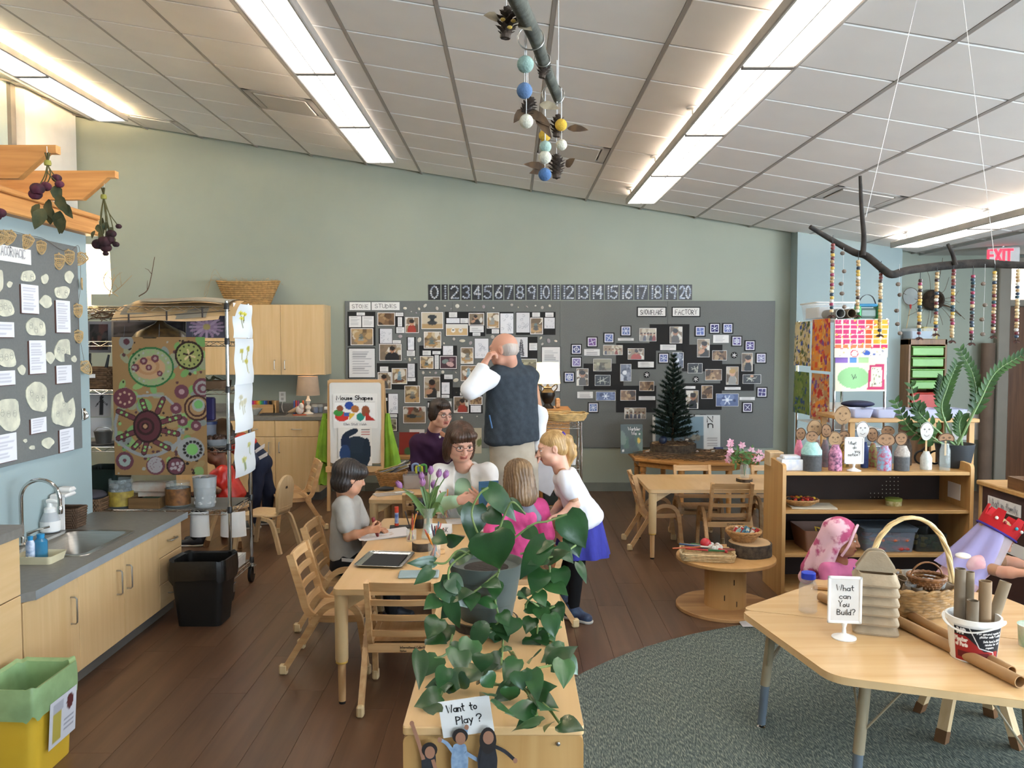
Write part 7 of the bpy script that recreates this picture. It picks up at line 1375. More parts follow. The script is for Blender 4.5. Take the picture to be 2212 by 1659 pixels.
obj('pot',MB().lathe((0,0,0),[(rp*.72,0),(rp*.78,.01),(rp,hp),(rp*.96,hp),(rp*.9,hp*.85),(0,hp*.84)],28),mat('pot_charcoal','2a2f33',.5),t);M_zz=mat('zz_leaf','33521f',.5,spec=.2,c2='223a17',scale=10);M_zzs=mat('zz_stem','6f8a55',.5);rg=Rnd(12)
ZZ=[((1985,1010),(1975,935),(1935,870)),((1995,1005),(1990,920),(1968,835)),((2030,960),(2035,890),(2045,840),(2066,788)),((2085,950),(2105,880),(2103,815),(2075,758)),((2090,955),(2115,870),(2150,805),(2205,768)),((2045,960),(2040,900),(2030,850),(2035,820)),((2000,960),(1992,900),(1985,880)),((2060,960),(2072,920),(2078,900))]
for k,pts in enumerate(ZZ):
 Y=5.74+rg.uniform(-.06,.06);p0=arr((rg.uniform(-.05,.05),rg.uniform(-.04,.04),hp*.8));ps=[p0]+[arr(P(*p_,Y))-arr(t.location) for p_ in pts[1:]];sp_=Ab(ps,6);n_=len(sp_);st=obj('stem',MB().tube(sp_,[.009-.007*i/(n_-1) for i in range(n_)],7),M_zzs,t)
 for i in range(int(n_*.3),n_):
  d=sp_[min(i+1,n_-1)]-sp_[max(0,i-1)];d/=norm_(d)
  for s_ in (-1,1):
   sd=np.cross(d,(0,-1,0))*s_;l_=.085*(1-.35*i/n_);mb=MB();leafm(mb,sp_[i],d*.7+sd*.8+arr((0,-.25,.1)),(0,-1,.4),l_,l_*.5,.15);obj('leaf',mb,M_zz,st,60)
zm=SZ[2]+.001;q=P(1735,1095,5.62);tag(obj('paper_pad',MB().box((q.x+.06,5.64,zm+.004),(.3,.2,.008),0,rotz(-.1)),mat('pad_cream','cfc6b2',.8),smooth=0),'cream paper pad under the toy basket plate','paper');t=thing('toy_plate','flat wicker plate of small red and yellow toys','basket',(q.x-.01,5.64,zm+.009));At(t,.07,.115,.025,Cq,3,ell=.8)
for i in range(22):a=i*2.4;r_=.09*math.sqrt((i+.5)/22);obj('toy',MB().box((r_*cos(a),r_*.8*sin(a),.045),(.03,.018,.018),.004,rotz(a)),mat('toy_%d'%(i%5),['a83024','c9a22c','2c2624','7a2430','8d3a24'][i%5],.4),t)
q=P(1927,1097,5.7);t=Bh('round_tin','small green-lidded tin on the middle shelf board','tin',(q.x,5.68,zm),[('tin',[(.052,0),(.053,.035)],mat('tin_label','b9b08a',.5,c2='8d8040',scale=40),24),('lid',[(.055,.033),(.055,.05),(0,.052)],mat('tin_green','7a8a3a',.4),24)])
zl=SZ[1]+.001;q=P(1775,1195,5.6);t=thing('craft_bin','rosy brown plastic bin on the lower shelf board','bin',(q.x-.02,5.68,zl));obj('bin',shell([(.10,.13,0),(.125,.16,.15)],cor=.02),mat('rosy_brown_plastic','8a6450',.5),t);obj('yellow_tool',MB().tube([(-.03,-.12,.12),(-.05,-.14,.175),(-.02,-.14,.165)],.006,6),mat('yellow_paint','d6b03a',.5),t)
q=P(1915,1195,5.6);t=thing('lidded_tub','clear tub of coloured foam pieces with a blue-grey lid','tub',(q.x,5.68,zl));obj('tub',shell([(.16,.13,0),(.175,.145,.14)],cor=.03),glass('tub_plastic','9fa8b8',.15,.35),t);obj('lid',shell([(.18,.15,.14),(.19,.155,.165)],th=.02,cor=.03),mat('lid_slate','5b6874',.4),t)
FC=['b0342c','2f7a3c','2c4a8f','c9622c','8d2a3a','2a3f7a'];rg=Rnd(4)
for i in range(24):obj('foam_piece',MB().box((rg.uniform(-.12,.12),-.10+.09*(i%3),.02+.02*(i%6)),(.08,.06,.02),.008,rotz(i)),mat('foam_'+FC[i%6][1:],FC[i%6],.6),t)
q=P(2005,1195,5.6);t=thing('block_box','clear box of dark green and yellow blocks at the right of the lower shelf','box',(q.x,5.68,zl));obj('box',shell([(.1,.12,0),(.11,.13,.12)],cor=.02),glass('dark_box_plastic','4a4f4a',.2,.45),t)
for i in range(14):obj('block',MB().box((rg.uniform(-.07,.07),-.08+.07*(i%3),.02+.02*(i%4)),(.04,.03,.025),.003,rotz(i)),mat('blk_%d'%(i%3),['2f5a34','c2a93a','2a2a2a'][i%3],.5),t)
RX,RW,RYa,RYb=P(1803,800,7.3).x,P(1912,800,7.3).x-P(1803,800,7.3).x,7.3,8.25;zt_=P(1850,688,RYa).z
t=thing('drying_rack','white metal drying rack hung with child paintings','rack',(RX,RYa,0))
for x in (0,RW):
 for y in (0,RYb-RYa):obj('post',MB().tube([(x,y,0),(x,y,zt_)],.012,10),Ag,t)
for z in (.25,.55,.8,.95,1.12,zt_-.01):obj('wire_level',MB().box((RW/2,(RYb-RYa)/2,z),(RW,RYb-RYa,.006)),Af,t,0)
for k in range(3):obj('storage_drawer',MB().box((RW/2,.2,.62+.13*k),(RW-.04,.36,.1),.01),glass('drawer_plastic','8d97a3',.2,.6),t)
cv=Canvas(64,44,'e2d9c2',1.4);rg=Rnd(3)
for i in range(7):
 for j in range(6):
  c_='c23a6a' if i<4 else 'd9522f' if i<5 else 'e0a02c'
  if j==0:c_='c22f5a' if i>4 else 'd8744a'
  cv.rect(i*.2+.01,.24+j*.128,i*.2+.185+rg.uniform(-.03,.01),.24+j*.128+.105,c_)
cv.noise(5,60,['e6dcc8','c23a6a','e0b04c','d98a9a'],.01,.035,0,.22);cv.rect(0,0,1.4,.22,'e2d9c2').disc(.85,.12,.1,'3a5aa8',ry=.07).disc(.52,.1,.11,'b83a5a',.75,ry=.1).noise(6,14,['5a6aa8','8a8a98','c9b48a'],.01,.03,0,0,1.4,.2)
def art(lab,O,ex,W,H,cv,warp=None):tag(Ac('child_painting',cv,O,ex,(0,0,1),W,H,Ai,warp=warp or (lambda u,v:.012*np.sin(u*4+1)*(1-v)+.006*np.sin(u*9))),lab,'painting','paintings on the drying rack')
z1=P(1850,690,RYa).z;z2=P(1850,772,RYa).z;z3=P(1850,845,RYa).z;art('large magenta and orange grid painting on the front of the drying rack',(RX-.02,RYa-.03,z2),(1,0,0),RW+.03,z1-z2,cv)
cv2=Canvas(56,36,'dfd6c0',1.5);cv2.disc(.55,.38,.48,'8fbf86',ry=.3).rect(0,.78,.38,1,'8a6ab0').rect(.42,.78,.65,1,'5a8ac2').rect(.7,.78,1.0,1,'a9c98f');cv2.line([(1.02,.1),(1.05,.7),(1.42,.72),(1.45,.08),(1.0,.08)],.035,'b83a62');cv2.noise(8,24,['4a4a48','7a8a5a'],.012,.02,1.1,.15,1.38,.65);cv2.line([(.5,.45),(.55,.35),(.6,.45),(.64,.35)],.012,'4a5a48')
art('painting with a big green oval low on the front of the drying rack',(RX-.005,RYa-.02,z3),(1,0,0),RW+.0,z2-z3+.02,cv2)
SD=[('dotted cream and blue painting at the upper left of the drying rack',(.52,1,693,792),['39508f','8a7a3a','c9b98a','4a5a3a'],'cbbd98'),('red and orange marbled painting on the side of the drying rack',(.0,.50,690,800),['b02f3a','d98a2c','7a4a8a','c9542c','e0b050'],'c98a4a'),('green and blue striped painting low on the side of the drying rack',(.52,1,806,900),['3a5a34','5f7a34','2f4a7a','7a8a4a'],'6a7a44'),('violet and red painting low on the side of the drying rack',(.0,.50,806,905),['6a4a8a','b0342c','d98a3a','c9b48a'],'b08a62')]
for k,(lab,(a,b,y0,y1),cs_,bg) in enumerate(SD):
 ya,yb=RYa+.02+(RYb-RYa)*a,RYa+(RYb-RYa)*b;cv=Canvas(30,46,bg);cv.noise(20+k,130,cs_,.02,.07);za=P(1760,y1,7.7).z;zb=P(1760,y0,7.7).z;art(lab,(RX-.03,yb,za),(0,-1,0),yb-ya-.02,zb-za,cv)
ztp=zt_+.001;c=P(1775,690,7.7);t=thing('clear_bin','clear plastic bin of paper on top of the drying rack','bin',(RX+.17,7.95,ztp));obj('bin',shell([(.16,.2,0),(.18,.22,.16)],cor=.02),Bg,t);obj('rim',MB().tube([(p_[0],p_[1],.16) for p_ in Aa([(-.185,-.225),(.185,-.225),(.185,.225),(-.185,.225)],.03,4)],.008,6,closed=True),Af,t);obj('papers',MB().box((0,0,.07),(.28,.36,.1)),Ad,t,0)
for k,(x,m_) in enumerate(((.05,'8d8d8a'),(.15,'7a6a54'))):tag(obj('paper_roll',MB().lathe((RX+x,7.32,ztp+.045),[(.042,0),(.042,.34),(.036,.34),(.036,0),(.042,0)],18,R=[[1,0,0],[0,0,1],[0,-1,0]],cap=False),mat('roll_'+m_[1:],m_,.8)),['grey paper roll on the drying rack','brown paper roll on the drying rack'][k],'paper roll','paper rolls on the drying rack')
t=thing('tool_carrier','green and blue carrier with a black strap on the drying rack','carrier',(RX+.33,7.42,ztp));
for s_ in (-1,1):obj('end_plate',MB().sheet((s_*.085-.006,-.05,0),(0,1,0),(0,0,1),[(0,0),(.12,0),(.12,.09)]+[(.06+.06*cos(a),.09+.04*sin(a)) for a in lsp(.2,3,6)]+[(0,.09)],.014),mat('carrier_green','3fae62',.4),t,30)
obj('blue_lid',MB().box((-.01,.01,.12),(.17,.11,.025),.01),mat('carrier_blue','2f7fa8',.4),t);obj('strap',MB().bar(Ab([(-.09,.01,.12),(-.05,.01,.19),(0,.01,.215),(.05,.01,.19),(.085,.01,.11)],4),.02,.004,(0,1,0)),Aj,t);obj('tube',MB().box((0,.02,.05),(.16,.09,.09),.02),mat('carrier_body','6f7f78',.4),t)
YT_=YB-.42;x0=P(1962,800,YT_).x;x1=P(2045,800,YT_).x;z1=P(2000,733,YT_).z;W=x1-x0;M_wal=wood('tower_wood','8a6238','6d4a28',2)
t=thing('bin_tower','wooden tower with green trays and a red bin by the door','shelf',((x0+x1)/2,YT_+.2,0))
for s_ in (-1,1):obj('side_panel',MB().box((s_*(W/2-.012),0,z1/2),(.024,.4,z1),.003),M_wal,t)
obj('top_board',MB().box((0,0,z1-.03),(W,.4,.06),.003),M_wal,t);obj('back_panel',MB().box((0,.19,z1/2),(W-.04,.01,z1-.02)),M_wal,t,0)
for k,(ya,yb,c_) in enumerate(((748,768,'7fb35f'),(772,792,'7fb35f'),(797,816,'7fb35f'),(822,840,'7fb35f'),(848,890,'c03a2c'))):
 za,zb=P(2000,yb,YT_).z,P(2000,ya,YT_).z;tr=obj('tray',MB().prism([(-W/2+.045,-.21),(W/2-.045,-.21),(W/2-.035,.15),(-W/2+.035,.15)],za,zb-.012,.008),mat('tray_'+c_[1:],c_,.4),t);obj('lip',MB().box((0,-.03,zb-.006),(W-.06,.38,.012),.004),mat('tray_'+c_[1:],c_,.4),tr)
t=thing('clear_bin','clear box of pictures on top of the bin tower','bin',((x0+x1)/2-.03,YT_+.18,z1+.001));obj('box',shell([(.14,.14,0),(.16,.16,.12)],cor=.02),Bg,t);obj('contents',MB().box((0,0,.05),(.22,.22,.08)),mat('pale_blue_cards','a9bccb',.7),t,0)
q=P(2010,703,YB-.2);tag(obj('yellow_box',MB().box((q.x+.02,YB-.12,z1+.19),(.16,.1,.14),.004),mat('yellow_print','cdb43a',.6,c2='b8b49a',scale=12)),'yellow printed box behind the clear box','box');bpy.data.objects['yellow_box'].location.z=z1+.002
q=P(2018,648,YB-.1);t=thing('wall_nest','brown nest hung on the wall by the door','nest',(q.x,YB-.06,q.z));mb=MB();mb.lathe((0,0,0),[(.02,.05),(.09,.04),(.12,0),(.11,-.06),(.075,-.09),(.06,-.06),(.03,0)],22,R=[[1,0,0],[0,0,1],[0,-1,0]]);obj('nest_cup',mb,mat('nest_brown','463627',.95,c2='241a13',scale=25,bump=1,bscale=40),t,60);tw=MB();rg=Rnd(5)
for i in range(16):a=rg.uniform(0,6.28);d=arr((cos(a),0,sin(a)));tw.tube(Ab([d*.1,d*.2+arr((0,-.02,rg.uniform(-.06,.06))),d*rg.uniform(.25,.42)+arr((0,0,rg.uniform(-.1,.1)))],4),.0022,4)
tw.tube([(.05,0,-.03),(.2,-.02,-.08),(.33,0,-.18)],[.01,.009,.005],6);o=obj('twigs',tw,Bf,t,0);o['kind']='stuff'
q=P(1972,640,YB-.1);t=thing('butterfly_net','small white butterfly net on the wall beside the nest','net',(q.x,YB-.05,q.z));obj('hoop',MB().tube([(.09*cos(a),0,.1*sin(a)) for a in lsp(0,6.283,24,endpoint=False)],.003,6,closed=True),Bf,t);obj('net_bag',MB().grid(lambda u,v:(.088*cos(u*6.283)*(1-v),-.04*sin(v*1.57),.098*sin(u*6.283)*(1-v)),20,6,True),glass('net_mesh','c9cdd2',.8,.35),t);obj('net_handle',MB().tube([(0,0,-.1),(-.04,0,-.36)],.004,6),M_stick,t);obj('red_ferrule',MB().lathe((0,0,-.14),[(.008,0),(.014,.05)],8),mat('red_plastic','b0322c',.4),t)
x=P(2132,800,YB-.12).x;tag(obj('cardboard_tube',MB().lathe((x,YB-.13,0),[(.072,0),(.072,P(2132,741,YB-.12).z),(.062,P(2132,741,YB-.12).z),(.062,.01)],24),mat('kraft_tube','6b5849',.85,var=.08,scale=5)),'tall brown cardboard tube leaning by the door frame','tube')
q=P(2090,920,YB-.05);tag(obj('posted_sheet',MB().box((q.x,YB-.004,q.z),(.3,.003,.33)),Ad,smooth=0),'white sheet on the wall behind the upright plant','paper')
x0=P(1840,905,6.6).x;z1=P(1850,905,6.6).z;t=thing('sorting_table','wooden table with clear sorting boxes behind the puppets','table',(x0+.5,6.95,0));obj('tabletop',MB().box((0,0,z1-.015),(1.05,.7,.03),.004),Ck,t)
for sx in (-1,1):
 for sy in (-1,1):obj('leg',MB().box((sx*.48,sy*.3,(z1-.03)/2),(.04,.04,z1-.03)),Bq,t,0)
for k in range(5):b=thing('sorting_box','clear sorting box, %s along the sorting table'%['first','second','third','fourth','fifth'][k],'box',(x0+.12+.19*k,6.78,z1+.001),0,'clear sorting boxes');obj('box',shell([(.07,.1,0),(.085,.12,.07)],cor=.02),glass('lilac_plastic','c9d0ea',.15,.5),b);obj('contents',MB().box((0,0,.025),(.11,.16,.03),.01),mat('lilac_bits','a9a8c4',.7),b)
tag(obj('navy_case',MB().ball((x0+.22,7.02,z1+.09),(.14,.1,.03),18).box((x0+.22,7.02,z1+.03),(.24,.16,.055),.01),mat('navy_cloth','1c2240',.8)),'dark navy case on the sorting table','case')
ch=Ba(ch0);ch.location=(P(1965,950,6.2).x,6.42,0);ch.rotation_euler=(0,0,pi);ch['label']='beech ladder-back chair behind the puppet shelf'
c=P(1975,985,6.05);tag(obj('black_glasses_toy',MB().tube([(c.x+.045*cos(a)-.05,6.05,c.z+.045*sin(a)) for a in lsp(0,6.283,18,endpoint=False)],.007,6,closed=True).tube([(c.x+.045*cos(a)+.05,6.05,c.z+.045*sin(a)) for a in lsp(0,6.283,18,endpoint=False)],.007,6,closed=True).tube(Ab([(c.x-.05,6.05,c.z+.045),(c.x,6.03,c.z+.10),(c.x+.09,6.05,c.z+.12)],4),.007,6),Aj),'black round-lensed toy glasses behind the puppets','glasses');bpy.data.objects['black_glasses_toy'].location=(c.x,5.84,ZP_+.0)
XQ,zq=3.02,P(2125,1040,5.25).z;t=thing('cubby_shelf','wooden cubby shelf with name strips at the right edge','shelf',(XQ,4.5,0));L=.82
obj('top',MB().box((.2,0,zq-.015),(.44,2*L,.03),.006),Ck,t);obj('back_panel',MB().box((.012,0,zq/2),(.008,2*L-.06,zq-.04)),mat('dark_maroon_panel','38211c',.7),t,0)
for s_ in (-1,1):obj('end_panel',MB().box((.2,s_*(L-.012),(zq-.03)/2),(.4,.024,zq-.03),.003),Bq,t)
for z in (.04,zq*.48):obj('rail',MB().box((.006,0,z),(.016,2*L,.05),.003),Ck,t)
for k,(y,z,w_,tx) in enumerate(((.55,zq-.12,.34,'What in family'),(.45,zq-.36,.26,''),(.1,zq-.22,.26,''),(.02,zq-.4,.2,''))):
 o=obj('name_strip',MB().box((.004,y,z),(.004,w_,.075)),Ad,t,0)
 if tx:Ae('strip_letters',tx,arr((XQ-.0,4.5+y+w_*.43,z-.02)),(0,-1,0),(0,0,1),.045,mat('faint_pencil','a9a7a8'),t,width=w_*.86,stroke=.13,th=.003)
t=thing('wooden_tray','brown wooden tray on the cubby shelf','tray',(XQ+.19,4.62,zq+.001));M_trayw=wood('tray_walnut','7a5532','5e3f23',1);obj('tray',MB().box((0,0,.006),(.36,.8,.012)).box((-.18,0,.035),(.012,.8,.07)).box((.18,0,.035),(.012,.8,.07)).box((0,-.4,.035),(.36,.012,.07)).box((0,.4,.035),(.36,.012,.07)),M_trayw,t,0)
t=thing('glass_bowl','clear bowl of dark stones on the wooden tray','bowl',(XQ+.16,4.62,zq+.016));obj('bowl',MB().lathe((0,0,0),[(.05,0),(.11,.1),(.107,.1),(.048,.006)],26),Ak,t);obj('stones',MB().ball((0,0,.045),(.075,.075,.035),14),Cw[1],t);obj('paper_cover',MB().lathe((0,0,.098),[(.0,.004),(.1,.002)],20),Ad,t)
tag(obj('white_stylus',MB().tube([(XQ+.12,4.98,zq+.014),(XQ+.12,4.98,zq+.1),(XQ+.118,4.98,zq+.2)],[.002,.004,.004],6),Af),'thin white wand standing in the wooden tray','wand')
q=PZ(1566,1312,0);t=thing('cable_spool','plywood cable spool used as a low table','table',(q.x,q.y,0));M_spool=wood('spool_ply','c59a66','8a5c38',0,.55,.35,.3,0,.9);M_drum=wood('spool_drum','bf9460','b3874f',2,.6,.4,.3,0,.5)
obj('bottom_disc',MB().lathe((0,0,0),[(.312,0),(.315,.003),(.315,.02),(.312,.023)],48),M_spool,t,30);obj('top_disc',MB().lathe((0,0,.318),[(.312,0),(.315,.003),(.315,.02),(.312,.023)],48),M_drum,t,30);obj('drum',MB().lathe((0,0,0),[(.133,.02),(.131,.32)],36),M_drum,t)
for (a,z) in ((-1.85,.1),(-1.25,.06),(-1.4,.2)):obj('slot',MB().box((.132*cos(a),.132*sin(a),z),(.004,.006,.035),.001,rotz(a)),M_gap,t)
ztp=.3425;q2=PZ(1525,1203,ztp);t=thing('instrument_basket','rectangular pale basket of maracas and sticks on the spool','basket',(q2.x,q2.y-.03,ztp),-.18);Bk(t,.155,.10,.17,.115,.05,mat('pale_straw','cdb184',.7,var=.12,scale=40),rows=5);rg=Rnd(8)
obj('maraca',MB().ball((-.01,.02,.09),.035,14).tube([(0,0,.08),(.12,-.06,.06)],[.012,.009],8),mat('maraca_red','b5242c',.3),t)
for i in range(13):c_=['b02a2c','2f6a3c','7a3a2a','2c4a6a','c9beb0'][i%5];x=rg.uniform(-.12,.1);y=rg.uniform(-.07,.07);a=rg.uniform(-.4,.4);obj('stick',MB().tube([(x-.07*cos(a),y-.07*sin(a),.055+.003*i%.03),(x+.07*cos(a),y+.07*sin(a),.07)],.006,6),mat('stk_'+c_[1:],c_,.5),t)
obj('long_stick',MB().tube([(-.22,-.09,.075),(.1,.02,.08)],.005,6),mat('stk_orange','b5562c',.5),t)
for i in range(6):obj('bell',MB().ball((.05+.03*cos(i),.0+.05*sin(i*2),.075),.018,8),mat('bell_white','c9c2b8',.4),t)
q3=PZ(1625,1200,ztp);ws=Ap('large bark-edged wood slice on the spool',V((q.x+.165,q.y+.04,ztp)),.145,.08);t=thing('finger_puppet_basket','small round basket of coloured bits on the wood slice','basket',(q.x+.13,q.y+.06,ztp+.082));At(t,.065,.11,.055,Cq,5)
for i in range(16):a=i*2.4;r_=.08*math.sqrt((i+.5)/16);obj('bit',MB().tube([(r_*cos(a),r_*sin(a),.045),(r_*cos(a)+.02,r_*sin(a),.08)],.011,7),mat('bit_%d'%(i%4),['8fa9a3','b02a2c','cfc6b4','4f7f95'][i%4],.6),t)
ZB=.51;A_=arr((1.03,3.70));h_=rad(-20);u_=arr((cos(h_),sin(h_)));dn=arr((cos(h_-rad(60)),sin(h_-rad(60))));upv=arr((cos(h_+rad(60)),sin(h_+rad(60))))
def trap(lab,poly,legs,gap):
 c=np.mean(poly,0);t=thing('trapezoid_table',lab,'table',(c[0],c[1],0),0,'trapezoid tables');ring=Aa([tuple(p-c) for p in poly],.075,7);top=obj('tabletop',MB().prism(ring,ZB-.028,ZB),wood('trapezoid_top','dbb786','cfa873',0,.26,.5,.5,0,.5),t,30);n=len(ring);ring2=[(x*1.003,y*1.003) for x,y in ring];obj('edge_band',MB().add([(*p,ZB-.0285) for p in ring2]+[(*p,ZB-.0015) for p in ring2],[(i,(i+1)%n,n+(i+1)%n,n+i) for i in range(n)]),M_tedge,top,40)
 for p in legs:
  d=p-c;d2=d/norm_(d);x,y=d-d2*.16;e=d2*.03;lg=obj('leg',MB().tube([(x,y,ZB-.03),(x+e[0],y+e[1],.2)],.021,14),mat('leg_taupe','8d8067',.45),t);obj('foot_tube',MB().tube([(x+e[0],y+e[1],.2),(x+e[0]*1.5,y+e[1]*1.5,.02)],.0185,14),mat('leg_slate','5a636b',.4),lg);obj('glide',MB().lathe((x+e[0]*1.5,y+e[1]*1.5,0),[(.022,0),(.022,.006),(.01,.014),(.006,.03)],14),Ag,lg)
  for s_ in (-1,1):sd=arr((-d2[1],d2[0]))*s_;obj('brace',MB().tube([(x+sd[0]*.13-d2[0]*.05,y+sd[1]*.13-d2[1]*.05,ZB-.03),(x+e[0]*.7,y+e[1]*.7,.27)],.0045,6),mat('leg_taupe','8d8067'),t)
 return t
N_=[A_,A_+dn*.76,A_+dn*.76+u_*.76,A_+u_*1.52];nrm=arr((-u_[1],u_[0]))*.006;Fp=[A_+nrm,A_+u_*1.52+nrm,A_+upv*.76+u_*.76+nrm,A_+upv*.76+nrm]
trap('nearer trapezoid table with the building sign',N_,N_,0);trap('farther trapezoid table where the two girls sit',Fp,Fp,0)
def onb(px,py,z=ZB):q=PZ(px,py,z);return V((q.x,q.y,z+.0008))
q=onb(1745,1322);t=thing('clear_bottle','empty clear bottle with a bright blue cap','bottle',q);obj('bottle',MB().lathe((0,0,0),[(.036,0),(.041,.006),(.041,.12),(.028,.15),(.027,.16),(.025,.16),(.026,.149),(.039,.118),(.039,.008)],28),glass('bottle_plastic','dfe4e6',.05,.09),t);obj('cap',MB().lathe((0,0,.152),[(.0305,0),(.0315,.004),(.0315,.026),(.029,.029),(0,.03)],28),mat('cap_blue','1f3fc4',.35),t)
q=onb(1823,1378);Cd('white stand sign asking What can you Build',q,.135,.195,[('What',.25,.70,.5),('can',.34,.53,.32),('You',.32,.36,.3),('Build?',.28,.19,.52)],0,-.12,.06)
M_pulp=mat('moulded_pulp','a8967c',.95,var=.08,scale=12,bump=.4,bscale=120);q=onb(1893,1374);tz=0
for k in range(6):
 t=thing('pulp_carrier','moulded pulp cup carrier, %s'%['lowest of the stack','second from the bottom of the stack','third from the bottom of the stack','fourth from the bottom of the stack','fifth from the bottom of the stack','topmost of the stack, with a folded gable'][k],'cup carrier',(q.x+.035,q.y+.10,q.z+.0405*k),-.35,'stacked pulp cup carriers')
 obj('tray',shell([(.075,.09,.012),(.09,.108,0),(.088,.105,.012),(.074,.088,.044)][2:] if False else [(.088,.106,0),(.09,.108,.008),(.076,.092,.03),(.07,.086,.048 if k==5 else.0395)],th=.005,cor=.03),M_pulp,t)
 if k==5:
  for s_ in (-1,1):obj('gable',MB().sheet((.085,s_*.02,.046),(-1,0,0),(0,0,1),Aa([(0,0),(.17,0),(.115,.085),(.055,.085)],.018,4),.014*s_),M_pulp,t,40)
for k,(p0,p1,lab) in enumerate((((1925,1345),(2203,1487),'long cardboard tube in front with a taped seam'),((1945,1325),(2185,1462),'long cardboard tube behind the front one'))):
 a=onb(*p0);b=onb(*p1);r_=.022 if k==0 else.019;R=Ah(b-a);L=(b-a).length;tag(obj('cardboard_tube',MB().lathe((a.x,a.y,ZB+r_+.001),[(r_,0),(r_,L),(r_*.86,L),(r_*.86,.0)],22,R=R,cap=False),mat('kraft_brown','a17c52',.75,var=.06,scale=10)),lab,'tube','long cardboard tubes')
a=onb(1772,1298);b=onb(1830,1326);tag(obj('cardboard_tube',MB().lathe((a.x,a.y,ZB+.021),[(.02,0),(.02,(b-a).length),(.017,(b-a).length),(.017,0)],20,R=Ah(b-a),cap=False),mat('kraft_brown','a17c52')),'short cardboard tube behind the building sign','tube');q=onb(1790,1278);tag(obj('wood_board',MB().box((q.x+.05,q.y+.05,ZB+.012),(.2,.12,.022),.006,rotz(-.35)),M_lw),'flat wooden board behind the building sign','board')
q=onb(2012,1352);bc=V((q.x,q.y+.20,ZB+.001));t=thing('handled_basket','large willow basket with a tall arched handle full of cardboard rings','basket',bc);Cy=mat('willow','a07c4c',.65,var=.2,scale=30);rb=.21
mb=MB();rows=9
for k in range(rows):
 f_=k/(rows-1);r_=.15+.06*f_;n=34;mb.tube([((r_+.007*(1 if (i+k)%2 else-1))*cos(6.283*i/n),.8*(r_+.007*(1 if (i+k)%2 else-1))*sin(6.283*i/n),.012+.105*f_) for i in range(n)],.0085,6,closed=True)
obj('weave',mb,Cy,t,60);obj('bottom',MB().prism([(.15*cos(i*.2618),.12*sin(i*.2618)) for i in range(24)],.001,.012),Cy,t,0)
for k in range(2):obj('rim',MB().tube([((.213+.006*sin(12*a+k*3.1))*cos(a),.8*(.213+.006*cos(12*a+k*3.1))*sin(a),.128+.008*sin(12*a+k*3.1)) for a in lsp(0,6.283,60,endpoint=False)],.008,6,closed=True),Cy,t)
hz=P(2008,1118,bc.y).z-bc.z;hw_=.19;M_peel=mat('peeled_cane','d8bb85',.5,var=.1,scale=20)
for k in range(3):obj('handle_strand',MB().tube([(-hw_*cos(a)+.006*cos(6*a+k*2.1),.01*sin(6*a+k*2.1),.06+(hz-.06)*sin(a)**.75) for a in lsp(0.02,3.12,40)],.0075,7),M_peel,t)
rg=Rnd(3)
for i in range(16):a=i*2.4;r_=.16*math.sqrt((i+.5)/16);x,y=r_*cos(a),.75*r_*sin(a);obj('card_ring',MB().lathe((x,y,.09+.03*rg.random()),[(.024,0),(.024,.045),(.021,.045),(.021,0)],14,cap=False,R=Ah((rg.uniform(-.5,.5),rg.uniform(-.5,.3),1))),mat('ring_card_%d'%(i%3),['6a5a4a','8d7a62','b9b6b0'][i%3],.7),t)
for i in range(5):a=i*1.3+.5;obj('plastic_cup',MB().lathe((.13*cos(a),.1*sin(a),.12),[(.02,0),(.026,.035),(.024,.035),(.018,.002)],14),Bg,t)
t=thing('small_basket','tiny brown handled basket lying in the willow basket','basket',(bc.x+.03,bc.y-.09,bc.z+.135));At(t,.05,.075,.035,mat('russet_wicker','7d5128',.6,var=.2,scale=40),4);obj('handle',MB().tube([(.07*cos(a),0,.04+.07*sin(a)) for a in lsp(0,3.14,14)],.004,6),mat('russet_wicker','7d5128'),t)
q=onb(2128,1438);bc=V((q.x,q.y+.085,ZB+.001));t=thing('plaster_bucket','white plastic bucket with a red and black plaster label','bucket',bc);rb0,rb1,hb=.078,.092,.165
obj('bucket',MB().lathe((0,0,0),[(rb0,0),(rb0+.001,.004),(rb1,hb-.02),(rb1+.006,hb-.018),(rb1+.006,hb),(rb1-.002,hb),(rb0-.004,.006)],40),Af,t);obj('bail',MB().bar([((rb1+.012)*cos(a),(rb1+.012)*sin(a),hb-.012-.03*sin(a-2.3)**2*(a<5.4)) for a in lsp(2.3,5.9,26)],.003,.011,(0,0,1)),Af,t)
cv=Canvas(190,90,'c8c5c2',2.1);cv.rect(0,0,1.55,.96,'17181c');cv.put((cv.u<1.45)&(cv.v<.72)&(cv.u<.36+(.72-cv.v)*1.3+np.where(cv.v<.32,.5,0)),'8f1f1c');cv.line([(.46,.95),(.74,.42),(1.2,.30),(1.3,.06),(1.5,.06)],.012,'d8d6d2').rect(.1,.1,1.05,.28,'5a1714')
def Bi(cv,tx,x,y,hgt,w,c,sw=.012):
 st,wd=Bb(tx);kx=w/wd
 for s_ in st:cv.line([(x+p_[0]*kx,y+p_[1]*hgt) for p_ in s_],sw,c)
Bi(cv,'For general repairs in',.66,.82,.055,.8,'c9c7c4',.008);Bi(cv,'plaster walls & ceilings',.74,.73,.055,.76,'c9c7c4',.008);Bi(cv,'Sets hard in 20-30',.84,.6,.055,.66,'c9c7c4',.008);Bi(cv,'minutes for quick',.9,.51,.055,.55,'c9c7c4',.008);Bi(cv,'repairs',.94,.42,.055,.26,'c9c7c4',.008);Bi(cv,'DAP',.1,.78,.14,.24,'d9d7d4',.02);Bi(cv,'Plaster',.02,.56,.11,.38,'d8cfc8',.018);Bi(cv,'of Paris',.04,.42,.11,.36,'d8cfc8',.018)
